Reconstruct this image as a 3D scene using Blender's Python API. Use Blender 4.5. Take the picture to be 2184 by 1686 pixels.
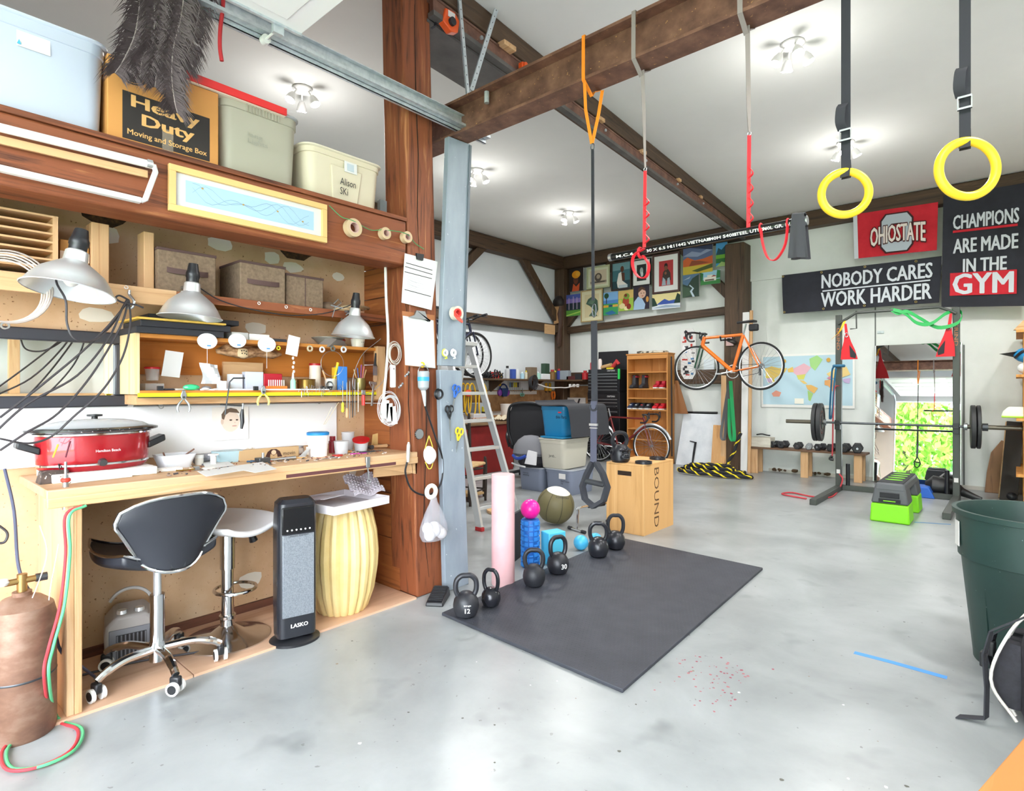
import bpy, bmesh, math, random
from math import sin, cos, pi, radians as R
from mathutils import Matrix, Vector, Euler

random.seed(7)
sc = bpy.context.scene
for o in list(bpy.data.objects):
 bpy.data.objects.remove(o)

# ---------------------------------------------------------------- camera
FPX, CXP, HYP, CAMH = 1223.0, 1092.0, 828.0, 1.3
TH = math.atan2(1075, 1223)
cam_d = bpy.data.cameras.new('camera')
cam = bpy.data.objects.new('camera', cam_d)
sc.collection.objects.link(cam)
cam.location = (0, 0, CAMH)
cam.rotation_euler = (pi / 2, 0, TH)
cam_d.sensor_width = 36.0
cam_d.lens = FPX / 2184 * 36.0
cam_d.shift_y = -(843 - HYP) / 2184
cam_d.clip_start = 0.05
sc.camera = cam
# ---------------------------------------------------------------- world, exposure
w = bpy.data.worlds.new('world')
sc.world = w
w.use_nodes = True
bg = w.node_tree.nodes['Background']
bg.inputs[0].default_value = (0.88, 0.93, 1.0, 1)
bg.inputs[1].default_value = 11.5
LAMP_W = 95.0
sc.view_settings.view_transform = 'Standard'
sc.view_settings.look = 'None'
sc.view_settings.exposure = 0.6
sc.view_settings.gamma = 1.0
sc.view_settings.use_curve_mapping = False
sc.cycles.use_denoising = True
sc.cycles.max_bounces = 7
sc.cycles.diffuse_bounces = 4
sc.cycles.use_adaptive_sampling = True
sc.cycles.adaptive_threshold = 0.03
sc.cycles.transparent_max_bounces = 12
sc.cycles.sample_clamp_indirect = 6.0
sc.cycles.caustics_reflective = False
sc.cycles.caustics_refractive = False

# ---------------------------------------------------------------- photograph ray helpers (author's plan of the room)
_s, _c = sin(TH), cos(TH)
def ray(px, py):
 a = (px - CXP) / FPX
 return Vector((-_s + _c * a, _c + _s * a, (HYP - py) / FPX))
def az(px, py, z=0.0):
 r = ray(px, py); t = (z - CAMH) / r.z
 return Vector((r.x * t, r.y * t, z))
def ax(px, py, x):
 r = ray(px, py); t = x / r.x
 return Vector((x, r.y * t, CAMH + r.z * t))
def ay(px, py, y):
 r = ray(px, py); t = y / r.y
 return Vector((r.x * t, y, CAMH + r.z * t))

# ---------------------------------------------------------------- materials
def lin(h):
 h = h.lstrip('#')
 out = []
 for i in (0, 2, 4):
  v = int(h[i:i + 2], 16) / 255
  out.append(v / 12.92 if v <= 0.04045 else ((v + 0.055) / 1.055) ** 2.4)
 return out + [1.0]
_mats = {}
def mat(name, col, rough=0.5, metal=0.0, trans=0.0, alpha=1.0, emit=0.0, spec=0.5, coat=0.0):
 if name in _mats:
  return _mats[name]
 m = bpy.data.materials.new(name); m.use_nodes = True
 b = m.node_tree.nodes['Principled BSDF']
 b.inputs['Base Color'].default_value = lin(col)
 b.inputs['Roughness'].default_value = rough
 b.inputs['Metallic'].default_value = metal
 b.inputs['Transmission Weight'].default_value = trans
 b.inputs['Alpha'].default_value = alpha
 b.inputs['Specular IOR Level'].default_value = spec
 b.inputs['Coat Weight'].default_value = coat
 if emit:
  b.inputs['Emission Color'].default_value = lin(col)
  b.inputs['Emission Strength'].default_value = emit
 _mats[name] = m
 return m
def C(h, rough=0.6):
 return mat('plain_%s_%d' % (h.lstrip('#'), rough * 100), h, rough)
def nd(m, t, **kw):
 n = m.node_tree.nodes.new(t)
 for k, v in kw.items():
  if k.startswith('i_'):
   n.inputs[int(k[2:])].default_value = v
  else:
   setattr(n, k, v)
 return n
def noisy(name, stops, scale=(6, 6, 6), rough=0.6, detail=6, bump=0.0, metal=0.0, dist=0.0, rvar=0.0, ntype='FBM', spec=0.5, fine=None):
 """colour from noise in object space; stops = [(pos, hex)...]; scale per axis (small = stretched)."""
 if name in _mats:
  return _mats[name]
 m = mat(name, stops[0][1], rough, metal, spec=spec)
 L = m.node_tree.links; b = m.node_tree.nodes['Principled BSDF']
 tc = nd(m, 'ShaderNodeTexCoord'); mp = nd(m, 'ShaderNodeMapping')
 mp.inputs['Scale'].default_value = scale
 nz = nd(m, 'ShaderNodeTexNoise'); nz.inputs['Scale'].default_value = 1.0
 nz.inputs['Detail'].default_value = detail; nz.inputs['Distortion'].default_value = dist
 nz.inputs['Roughness'].default_value = 0.6
 cr = nd(m, 'ShaderNodeValToRGB')
 el = cr.color_ramp.elements
 el[0].position, el[0].color = stops[0][0], lin(stops[0][1])
 el[1].position, el[1].color = stops[-1][0], lin(stops[-1][1])
 for p, h in stops[1:-1]:
  e = el.new(p); e.color = lin(h)
 L.new(tc.outputs['Object'], mp.inputs[0]); L.new(mp.outputs[0], nz.inputs['Vector'])
 L.new(nz.outputs['Fac'], cr.inputs[0])
 src = cr.outputs[0]
 if fine:
  n2 = nd(m, 'ShaderNodeTexNoise'); n2.inputs['Scale'].default_value = fine[0]; n2.inputs['Detail'].default_value = 2
  L.new(tc.outputs['Object'], n2.inputs['Vector'])
  r2 = nd(m, 'ShaderNodeValToRGB')
  r2.color_ramp.elements[0].position = fine[1]; r2.color_ramp.elements[1].position = fine[1] + 0.03
  L.new(n2.outputs['Fac'], r2.inputs[0])
  mx = nd(m, 'ShaderNodeMix', data_type='RGBA')
  mx.inputs[7].default_value = lin(fine[2])
  L.new(r2.outputs[0], mx.inputs[0]); L.new(src, mx.inputs[6])
  src = mx.outputs[2]
 L.new(src, b.inputs['Base Color'])
 if bump:
  bp = nd(m, 'ShaderNodeBump'); bp.inputs['Strength'].default_value = bump; bp.inputs['Distance'].default_value = 0.01
  L.new(nz.outputs['Fac'], bp.inputs['Height']); L.new(bp.outputs[0], b.inputs['Normal'])
 if rvar:
  mr = nd(m, 'ShaderNodeMapRange'); mr.inputs[1].default_value = 0.3; mr.inputs[2].default_value = 0.7
  mr.inputs[3].default_value = rough - rvar; mr.inputs[4].default_value = rough + rvar
  L.new(nz.outputs['Fac'], mr.inputs[0]); L.new(mr.outputs[0], b.inputs['Roughness'])
 return m
def wood(name, a, b_, c_, axis='y', k=1.0, rough=0.6, bump=0.25):
 s = {'x': (1.2, 22, 22), 'y': (22, 1.2, 22), 'z': (22, 22, 1.2)}[axis]
 return noisy(name, [(0.3, a), (0.47, b_), (0.58, b_), (0.76, c_)], tuple(v * k * 0.8 for v in s), rough, 9, bump, dist=1.6)

OLD = ('2a1d13', '4f3b29', '745a41')
OLDR = ('3a1c10', '85492a', 'c08352')
PINE = ('b58656', 'cfa679', 'dfc19c')
ORNG = ('8f4c16', 'c17a30', 'dd9c4e')
M_oldx = wood('old_timber_x', *OLD, axis='x'); M_oldy = wood('old_timber_y', *OLD, axis='y'); M_oldz = wood('old_timber_z', *OLD, axis='z')
M_redy = wood('red_timber_y', *OLDR, axis='y'); M_redz = wood('red_timber_z', *OLDR, axis='z'); M_redx = wood('red_timber_x', *OLDR, axis='x')
M_piney = wood('pine_y', *PINE, axis='y'); M_pinez = wood('pine_z', *PINE, axis='z'); M_pinex = wood('pine_x', *PINE, axis='x')
M_orgy = wood('orange_plywood_y', *ORNG, axis='y', k=0.6); M_orgz = wood('orange_plywood_z', *ORNG, axis='z', k=0.6); M_orgx = wood('orange_plywood_x', *ORNG, axis='x', k=0.6)
M_box = wood('birch_plywood', 'bd8d52', 'd3a368', 'dfb680', axis='z', k=0.5)
M_wallw = noisy('white_painted_wall', [(0.3, 'dfe5ea'), (0.7, 'e9eef1')], (1.2, 1.2, 1.2), 0.75)
M_wallb = noisy('aged_white_wall', [(0.25, 'd9ded9'), (0.55, 'e6eae6'), (0.8, 'eceeec')], (1.5, 1.5, 1.5), 0.7)
M_ceil = noisy('ceiling_plaster', [(0.3, 'e6e6e2'), (0.7, 'eeeeea')], (0.8, 0.8, 0.8), 0.85)
M_part = noisy('tan_particle_board', [(0.3, 'c29c74'), (0.55, 'd0ad88'), (0.8, 'dcc2a2')], (3, 3, 3), 0.7, bump=0.05, fine=(75, 0.69, '8a6644'))
M_plyfl = wood('pinkish_floor_plywood', 'b98f72', 'd0a98c', 'dfc0a6', axis='y', k=0.35)
M_blk = mat('black_plastic', '1b1c20', 0.38); M_blkm = mat('black_matte', '222328', 0.7); M_iron = mat('black_cast_iron', '24252b', 0.35, 0.2)
M_rub = mat('black_rubber', '26272b', 0.75)
M_chr = mat('chrome', 'd8dade', 0.12, 1.0); M_alu = mat('brushed_aluminium', 'e0e3e5', 0.32, 0.65); M_galv = noisy('galvanised_steel', [(0.3, 'bcc6cc'), (0.7, 'dde4e8')], (30, 30, 30), 0.35, metal=0.6)
M_steel = mat('steel', 'aeb2b6', 0.3, 0.9); M_dsteel = mat('dark_steel', '55585c', 0.4, 0.8)
M_wht = mat('white_paint', 'e0dfdd', 0.5); M_paper = mat('paper', 'd9d8d6', 0.8)
M_red = mat('red_nylon', 'd81f2c', 0.6); M_strap = mat('black_webbing', '2a2b32', 0.8); M_grey = mat('grey_webbing', '8f8583', 0.8)
M_yel = mat('yellow_plastic', 'f6cf28', 0.4); M_org = mat('orange_webbing', 'ef8a1d', 0.7)
M_grn = mat('green_band', '169a48', 0.6)
M_clear = mat('clear_plastic', 'eef3f6', 0.15, alpha=0.32); M_glass = mat('clear_glass', 'ffffff', 0.03, alpha=0.18)
M_mirror = mat('mirror_silver', 'f2f5f5', 0.01, 1.0)

# ---------------------------------------------------------------- mesh builder
class MB:
 def __init__(s):
  s.v = []; s.f = []; s.m = []; s.M = Matrix.Identity(4); s.i = 0
 def at(s, loc=(0, 0, 0), rot=(0, 0, 0), M=None):
  s.M = M if M is not None else Matrix.Translation(loc) @ Euler(rot).to_matrix().to_4x4()
  return s
 def mi(s, i):
  s.i = i; return s
 def add(s, vs, fs):
  b = len(s.v)
  s.v += [tuple(s.M @ Vector(p)) for p in vs]
  s.f += [tuple(b + k for k in f) for f in fs]
  s.m += [s.i] * len(fs)
  return s
 def box(s, x0, x1, y0, y1, z0, z1):
  return s.add([(x0, y0, z0), (x1, y0, z0), (x1, y1, z0), (x0, y1, z0), (x0, y0, z1), (x1, y0, z1), (x1, y1, z1), (x0, y1, z1)],
     [(0, 3, 2, 1), (4, 5, 6, 7), (0, 1, 5, 4), (1, 2, 6, 5), (2, 3, 7, 6), (3, 0, 4, 7)])
 def cbox(s, c, sx, sy, sz):
  return s.box(c[0] - sx / 2, c[0] + sx / 2, c[1] - sy / 2, c[1] + sy / 2, c[2] - sz / 2, c[2] + sz / 2)
 def hexa(s, lo, hi):
  return s.add(list(lo) + list(hi), [(3, 2, 1, 0), (4, 5, 6, 7), (0, 1, 5, 4), (1, 2, 6, 5), (2, 3, 7, 6), (3, 0, 4, 7)])
 def bar(s, p, q, w_, h_, up=(0, 0, 1)):
  p, q = Vector(p), Vector(q); d = (q - p).normalized(); u = Vector(up)
  if abs(d.dot(u)) > 0.98: u = Vector((1, 0, 0))
  x = d.cross(u).normalized(); z = x.cross(d)
  a = x * w_ / 2; b = z * h_ / 2
  return s.hexa([p - a - b, p + a - b, p + a + b, p - a + b], [q - a - b, q + a - b, q + a + b, q - a + b])
 def prism(s, pts, n):
  k = len(pts); n = Vector(n); P = [Vector(p) for p in pts]
  return s.add(P + [p + n for p in P], [tuple(range(k - 1, -1, -1)), tuple(range(k, 2 * k))] + [(i, (i + 1) % k, k + (i + 1) % k, k + i) for i in range(k)])
 def tube(s, pts, r, n=8, closed=False, cap=True, sx=1.0):
  P = [Vector(p) for p in pts]; k = len(P)
  rr = r if isinstance(r, (list, tuple)) else [r] * k
  vs = []; prev = None
  for i in range(k):
   a = P[(i - 1) % k] if (closed or i) else P[0]
   b = P[(i + 1) % k] if (closed or i < k - 1) else P[-1]
   t = (b - a).normalized()
   if prev is None:
    ref = Vector((0, 0, 1)) if abs(t.z) < 0.9 else Vector((1, 0, 0))
    x = t.cross(ref).normalized()
   else:
    x = (prev - t * prev.dot(t))
    x = x.normalized() if x.length > 1e-6 else t.orthogonal().normalized()
   prev = x; y = t.cross(x)
   for j in range(n):
    a_ = 2 * pi * j / n
    vs.append(P[i] + x * cos(a_) * rr[i] * sx + y * sin(a_) * rr[i])
  fs = []
  for i in range(k if closed else k - 1):
   for j in range(n):
    i2 = (i + 1) % k
    fs.append((i * n + j, i * n + (j + 1) % n, i2 * n + (j + 1) % n, i2 * n + j))
  if cap and not closed:
   fs += [tuple(range(n - 1, -1, -1)), tuple(range((k - 1) * n, k * n))]
  return s.add(vs, fs)
 def cyl(s, p, q, r, r2=None, n=16):
  return s.tube([p, q], [r, r if r2 is None else r2], n)
 def lathe(s, prof, c=(0, 0, 0), n=24, sx=1.0, sy=1.0, flute=0, fd=0.0):
  vs = []
  for r, z in prof:
   for j in range(n):
    a = 2 * pi * j / n
    k = 1 - fd * abs(cos(a * flute / 2)) ** 6 if flute else 1
    vs.append((c[0] + r * k * cos(a) * sx, c[1] + r * k * sin(a) * sy, c[2] + z))
  fs = []
  for i in range(len(prof) - 1):
   for j in range(n):
    fs.append((i * n + j, i * n + (j + 1) % n, (i + 1) * n + (j + 1) % n, (i + 1) * n + j))
  if prof[0][0] > 1e-5: fs.append(tuple(range(n - 1, -1, -1)))
  if prof[-1][0] > 1e-5: fs.append(tuple(range((len(prof) - 1) * n, len(prof) * n)))
  return s.add(vs, fs)
 def shell(s, prof, c=(0, 0, 0), n=24, sx=1.0, sy=1.0):
  vs = [(c[0] + r * cos(2 * pi * j / n) * sx, c[1] + r * sin(2 * pi * j / n) * sy, c[2] + z) for r, z in prof for j in range(n)]
  return s.add(vs, [(i * n + j, i * n + (j + 1) % n, (i + 1) * n + (j + 1) % n, (i + 1) * n + j) for i in range(len(prof) - 1) for j in range(n)])
 def sphere(s, c, r, n=16, sx=1, sy=1, sz=1):
  m = n // 2
  prof = [(r * sin(pi * i / m), -r * cos(pi * i / m) * sz) for i in range(m + 1)]
  prof[0] = (1e-6, prof[0][1]); prof[-1] = (1e-6, prof[-1][1])
  return s.lathe(prof, c, n, sx, sy)
 def torus(s, c, Rm, r, ax='z', n=32, k=10, a0=0, a1=2 * pi, M3=None, ex=1.0):
  full = abs(a1 - a0 - 2 * pi) < 1e-6
  pts = []
  for i in range(n if full else n + 1):
   a = a0 + (a1 - a0) * i / n
   u, v_ = cos(a) * Rm * ex, sin(a) * Rm
   p = {'z': (u, v_, 0), 'y': (u, 0, v_), 'x': (0, u, v_)}[ax]
   p = Vector(p)
   if M3: p = M3 @ p
   pts.append(Vector(c) + p)
  return s.tube(pts, r, k, closed=full)
 def ribbon(s, pts, side, wd, t=0.003):
  P = [Vector(p) for p in pts]; k = len(P)
  vs = []
  for i in range(k):
   d = (P[min(i + 1, k - 1)] - P[max(i - 1, 0)]).normalized()
   sd = Vector(side[i] if isinstance(side, list) else side).normalized()
   n_ = d.cross(sd)
   n_ = n_.normalized() * t / 2 if n_.length > 1e-6 else Vector((0, 0, t / 2))
   h = sd * (wd[i] if isinstance(wd, list) else wd) / 2
   vs += [P[i] - h - n_, P[i] + h - n_, P[i] + h + n_, P[i] - h + n_]
  fs = [(3, 2, 1, 0), tuple(range(4 * k - 4, 4 * k))]
  for i in range(k - 1):
   for j in range(4):
    fs.append((4 * i + j, 4 * i + (j + 1) % 4, 4 * i + 4 + (j + 1) % 4, 4 * i + 4 + j))
  return s.add(vs, fs)
 def grid(s, fn, nu, nv):
  vs = [fn(i / nu, j / nv) for j in range(nv + 1) for i in range(nu + 1)]
  return s.add(vs, [(j * (nu + 1) + i, j * (nu + 1) + i + 1, (j + 1) * (nu + 1) + i + 1, (j + 1) * (nu + 1) + i) for j in range(nv) for i in range(nu)])
 def sheet(s, fn, nu, nv, t):
  t = Vector(t)
  top = [Vector(fn(i / nu, j / nv)) for j in range(nv + 1) for i in range(nu + 1)]
  N = len(top); W = nu + 1
  fs = []
  for j in range(nv):
   for i in range(nu):
    q = (j * W + i, j * W + i + 1, (j + 1) * W + i + 1, (j + 1) * W + i)
    fs.append(q); fs.append(tuple(N + k for k in reversed(q)))
  edge = [i for i in range(W)] + [j * W + nu for j in range(1, nv + 1)] + [nv * W + i for i in range(nu - 1, -1, -1)] + [j * W for j in range(nv - 1, 0, -1)]
  for a, b in zip(edge, edge[1:] + edge[:1]):
   fs.append((b, a, N + a, N + b))
  return s.add(top + [p - t for p in top], fs)
 def loft(s, loops, cap0=True, cap1=True, inner=False):
  n = len(loops[0]); vs = [p for l in loops for p in l]; fs = []
  for i in range(len(loops) - 1):
   for j in range(n):
    fs.append((i * n + j, i * n + (j + 1) % n, (i + 1) * n + (j + 1) % n, (i + 1) * n + j))
  if cap0: fs.append(tuple(range(n - 1, -1, -1)))
  if cap1: fs.append(tuple(range((len(loops) - 1) * n, len(loops) * n)))
  return s.add(vs, fs)
 def build(s, name, mats, parent=None, world=False, bev=0.0, smooth=35, seg=2):
  me = bpy.data.meshes.new(name)
  vs = s.v
  if world and parent is not None:
   iv = INV[parent.name]
   vs = [tuple(iv @ Vector(p)) for p in vs]
  me.from_pydata(vs, [], s.f)
  for m in (mats if isinstance(mats, (list, tuple)) else [mats]):
   me.materials.append(m)
  if len(me.materials) > 1:
   me.polygons.foreach_set('material_index', s.m)
  bm = bmesh.new(); bm.from_mesh(me)
  bmesh.ops.recalc_face_normals(bm, faces=bm.faces)
  bm.to_mesh(me); bm.free()
  if smooth:
   me.polygons.foreach_set('use_smooth', [True] * len(me.polygons))
   me.set_sharp_from_angle(angle=R(smooth))
  me.update()
  o = bpy.data.objects.new(name, me)
  sc.collection.objects.link(o)
  if parent is not None:
   o.parent = parent
   if parent.name in INV: INV[o.name] = INV[parent.name]
  if bev:
   b = o.modifiers.new('bevel', 'BEVEL'); b.width = bev; b.segments = seg; b.limit_method = 'ANGLE'; b.angle_limit = R(40)
  return o

INV = {}
def tag(o, label, cat, group=None):
 o['label'] = label; o['category'] = cat
 if group: o['group'] = group
 return o
def thing(name, label, cat, loc=(0, 0, 0), rz=0.0, group=None, rot=None):
 o = bpy.data.objects.new(name, None); sc.collection.objects.link(o)
 o.empty_display_size = 0.05
 e = Euler(rot) if rot else Euler((0, 0, rz))
 o.location = loc; o.rotation_euler = e
 INV[o.name] = (Matrix.Translation(loc) @ e.to_matrix().to_4x4()).inverted()
 return tag(o, label, cat, group)
def struct(o):
 o['kind'] = 'structure'; return o
def dup(root, loc, rot, label, group=None):
 def cp(o, par):
  c = o.copy(); sc.collection.objects.link(c); c.parent = par
  for ch in o.children: cp(ch, c)
  return c
 r = cp(root, None); r.location = loc; r.rotation_euler = rot if not isinstance(rot, (int, float)) else (0, 0, rot)
 r['label'] = label
 if group: r['group'] = group
 return r
def text(body, c, u, v, wd, ht, m, parent, name='lettering', depth=0.0008, world=False, bold=0.0, arch=None, heavy=0.0):
 """lettering as thin solid letters, fitted in a wd x ht box centred on c with axes u (right), v (up)."""
 cu = bpy.data.curves.new(name, 'FONT'); cu.body = body; cu.size = 1.0; cu.resolution_u = 2; cu.offset = bold
 cu.align_x = 'LEFT'; cu.space_line = 0.95
 tmp = bpy.data.objects.new('tmp_text', cu); sc.collection.objects.link(tmp)
 me = bpy.data.meshes.new_from_object(tmp)
 bpy.data.objects.remove(tmp); bpy.data.curves.remove(cu)
 if heavy:
  V0 = [tuple(q.co) for q in me.vertices]; F0 = [tuple(p.vertices) for p in me.polygons]; nv_ = len(V0); VV, FF = [], []
  for k, (dx, dy) in enumerate(((0, 0), (-1, 0), (1, 0), (-.7, -.35), (.7, -.35), (-.7, .35), (.7, .35))):
   VV += [(x + dx * heavy, y + dy * heavy, k * .001) for x, y, z in V0]; FF += [tuple(i + k * nv_ for i in f) for f in F0]
  me = bpy.data.meshes.new(name); me.from_pydata(VV, [], FF); me.update()
 xs = [q.co.x for q in me.vertices]; ys = [q.co.y for q in me.vertices]
 x0, x1, y0, y1 = min(xs), max(xs), min(ys), max(ys)
 c, u, v = Vector(c), Vector(u).normalized(), Vector(v).normalized(); n_ = u.cross(v).normalized()
 iv = INV[parent.name] if (world and parent is not None) else Matrix.Identity(4)
 for q in me.vertices:
  fx = (q.co.x - x0) / (x1 - x0) - 0.5; fy = (q.co.y - y0) / (y1 - y0) - 0.5
  if arch: fy = arch(fx, fy)
  q.co = iv @ (c + u * fx * wd + v * fy * ht + n_ * (depth + q.co.z * .05))
 me.materials.append(m)
 o = bpy.data.objects.new(name, me); sc.collection.objects.link(o)
 if parent is not None: o.parent = parent
 return o
def flat(name, parent, O, U, V, polys, world=True, lift=0.0004, base=0.0):
 """printed surface: coloured flat polygons in the (U,V) rectangle at O, each a hair above the last."""
 mb = MB(); mats = []; O, U, V = Vector(O), Vector(U), Vector(V); n_ = U.cross(V).normalized()
 for k, (h, pts) in enumerate(polys):
  m = h if not isinstance(h, str) else C(h, 0.7)
  if m not in mats: mats.append(m)
  mb.mi(mats.index(m))
  P = [O + U * a + V * b + n_ * (base + lift * k) for a, b in pts]
  mb.add(P, [tuple(range(len(P)))])
 return mb.build(name, mats, parent, world=world, smooth=0)
SQ = [(0, 0), (1, 0), (1, 1), (0, 1)]
def rc(a, b, c_, d): return [(a, c_), (b, c_), (b, d), (a, d)]
def el(cx, cy, rx, ry, n=14): return [(cx + rx * cos(2 * pi * i / n), cy + ry * sin(2 * pi * i / n)) for i in range(n)]
def rr(wx, wy, r, z, cx=0.0, cy=0.0, k=5):
 out = []
 for qx, qy, a0 in ((1, 1, 0), (-1, 1, 90), (-1, -1, 180), (1, -1, 270)):
  for i in range(k + 1):
   a = R(a0 + 90 * i / k)
   out.append((cx + qx * (wx / 2 - r) + r * cos(a), cy + qy * (wy / 2 - r) + r * sin(a), z))
 return out
def arc(p, q, sag, n=10):
 p, q = Vector(p), Vector(q)
 return [p.lerp(q, i / n) - Vector((0, 0, sag * 4 * (i / n) * (1 - i / n))) for i in range(n + 1)]
def smooth_path(pts, n=6):
 P = [Vector(p) for p in pts]; P = [P[0] * 2 - P[1]] + P + [P[-1] * 2 - P[-2]]
 out = []
 for i in range(1, len(P) - 2):
  for k in range(n):
   t = k / n; a, b, c_, d = P[i - 1], P[i], P[i + 1], P[i + 2]
   out.append(0.5 * ((2 * b) + (c_ - a) * t + (2 * a - 5 * b + 4 * c_ - d) * t * t + (3 * b - a - 3 * c_ + d) * t ** 3))
 out.append(P[-2]); return out
X, Y, Z = Vector((1, 0, 0)), Vector((0, 1, 0)), Vector((0, 0, 1))
# ================================================================= the setting
XL, YB, ZC, XP, XF, XR, YF = -6.97, 9.45, 3.93, -3.35, -2.79, 2.5, -1.6
M_conc = noisy('concrete_floor', [(0.25, '828687'), (0.5, '989c9d'), (0.75, 'abafb1')], (1.6, 1.6, 1.6), 0.3, 12, 0.02, dist=0.3, fine=(34, 0.71, '7b7e7c'))
def stains(m):
 L = m.node_tree.links; b = m.node_tree.nodes['Principled BSDF']; src = b.inputs['Base Color'].links[0].from_socket
 tc = nd(m, 'ShaderNodeTexCoord'); n3 = nd(m, 'ShaderNodeTexNoise'); n3.inputs['Scale'].default_value = 4.2; n3.inputs['Detail'].default_value = 2.5
 r3 = nd(m, 'ShaderNodeValToRGB'); r3.color_ramp.elements[0].position = 0.62; r3.color_ramp.elements[1].position = 0.78
 r3.color_ramp.elements[1].color = (0.55, 0.55, 0.55, 1)
 mx = nd(m, 'ShaderNodeMix', data_type='RGBA'); mx.inputs[7].default_value = lin('6c7071')
 L.new(tc.outputs['Object'], n3.inputs['Vector']); L.new(n3.outputs['Fac'], r3.inputs[0]); L.new(r3.outputs[0], mx.inputs[0]); L.new(src, mx.inputs[6]); L.new(mx.outputs[2], b.inputs['Base Color'])
stains(M_conc)
struct(MB().box(XL - .15, XR + .15, YF, YB + .15, -.15, 0).build('floor', M_conc))
struct(MB().box(XL - .15, XR + .15, YF - .15, YB + .15, ZC, ZC + .15).build('ceiling', M_ceil))
struct(MB().box(XL - .15, XL, YF, YB + .15, 0, ZC).build('wall_left', M_wallw))
wb = struct(MB().box(XL, XR + .15, YB, YB + .15, 0, ZC).build('wall_back', M_wallb))
struct(MB().box(XR, XR + .15, YF, YB, 0, ZC).build('wall_right', M_wallb))
# front wall with the wide vehicle opening and its half-raised sectional door
DX0, DX1, DZ, DB = -2.72, 2.2, 2.86, 3.0
mb = MB(); mb.box(XL, DX0, YF - .15, YF, 0, ZC); mb.box(DX1, XR, YF - .15, YF, 0, ZC); mb.box(DX0, DX1, YF - .15, YF, DZ, ZC)
struct(mb.build('wall_front', M_wallw))
# alcove partition behind the work bench, planked end wall, loft boards
struct(MB().box(XP - .1, XP, YF, 2.28, 0, 2.28).build('wall_alcove', M_part))
wp = bpy.data.objects.new('wall_planked', None); sc.collection.objects.link(wp); struct(wp); INV[wp.name] = Matrix.Identity(4)
zz = [0, .33, .62, .93, 1.2, 1.46, 1.72, 1.9, 2.1, 2.31]
for a, b in zip(zz, zz[1:]):
 MB().box(XP, -2.96, 2.28, 2.32, a + .003, b - .003).build('plank', wood('side_plank_x', '5b2c12', '94552a', 'b9743c', axis='x', k=.7), wp)
lf = bpy.data.objects.new('loft_floor', None); sc.collection.objects.link(lf); struct(lf); INV[lf.name] = Matrix.Identity(4)
for k in range(6):
 MB().box(-2.785 - .3 * (k + 1) + .004, -2.785 - .3 * k, YF, 2.2, 2.316, 2.338).build('plank', M_redy, lf)
pf = bpy.data.objects.new('plywood_floor', None); sc.collection.objects.link(pf); struct(pf); INV[pf.name] = Matrix.Identity(4)
for a, b in ((YF, .99), (.995, 2.27)):
 MB().box(XP, XF + .01, a, b, 0, .012).build('plywood_panel', M_plyfl, pf)
struct(MB().box(XP, XP + .018, .56, 2.27, .012, .055).build('baseboard_alcove', wood('dark_base', '4a2c22', '6f4636', '8a5c48', axis='y')))
# ---- outdoors beyond the door opening (seen in the wall mirror)
M_grass = noisy('grass', [(0.3, '4d7a2c'), (0.6, '7fae4a'), (0.8, 'a8cf6c')], (3, 3, 3), 0.9)
M_drive = noisy('driveway', [(0.3, 'a8a8a4'), (0.7, 'c6c6c2')], (2, 2, 2), 0.9)
struct(MB().box(-9, 9, -7, YF, -.2, -.02).build('driveway', M_drive))
struct(MB().grid(lambda u, v: (-45 + 90 * u, -7 - 50 * v, -.2 - 2.5 * v), 8, 8).build('lawn', M_grass))
def leaves(cx, cy, cz, rx, rz, n, size, rng):
 mb = MB()
 for i in range(n):
  while True:
   p = Vector((rng.uniform(-1, 1), rng.uniform(-1, 1), rng.uniform(-1, 1)))
   if 0.35 < p.length < 1: break
  q = Vector((cx + p.x * rx, cy + p.y * rx, cz + p.z * rz)); s_ = size * rng.uniform(.6, 1.4)
  a = Euler((rng.uniform(0, 6), rng.uniform(0, 6), rng.uniform(0, 6))).to_matrix()
  mb.add([q + a @ Vector(t) * s_ for t in ((-.5, 0, 0), (0, -.3, .05), (.6, 0, 0), (0, .3, .05))], [(0, 1, 2, 3)])
 return mb
rng = random.Random(3)
M_bark = wood('bark', '3b3128', '5a4a3c', '70604f', axis='z')
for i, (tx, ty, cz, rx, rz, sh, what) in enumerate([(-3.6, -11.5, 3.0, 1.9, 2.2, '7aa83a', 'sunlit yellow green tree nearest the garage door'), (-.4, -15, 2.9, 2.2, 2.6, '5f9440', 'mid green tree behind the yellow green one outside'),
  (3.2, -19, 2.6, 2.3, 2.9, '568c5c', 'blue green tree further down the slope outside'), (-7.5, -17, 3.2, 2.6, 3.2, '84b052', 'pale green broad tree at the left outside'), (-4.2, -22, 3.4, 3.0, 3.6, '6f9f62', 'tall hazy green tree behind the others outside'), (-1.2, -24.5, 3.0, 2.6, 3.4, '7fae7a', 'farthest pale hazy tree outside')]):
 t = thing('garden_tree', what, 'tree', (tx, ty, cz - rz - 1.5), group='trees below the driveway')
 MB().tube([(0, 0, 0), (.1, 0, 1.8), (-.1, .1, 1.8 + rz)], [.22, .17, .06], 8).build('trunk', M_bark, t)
 leaves(0, 0, rz + 1.5, rx, rz, 2200, .3, rng).build('foliage', mat('leaf_%d' % i, sh, 0.8), t, smooth=0)  # one even leaf colour per tree
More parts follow.
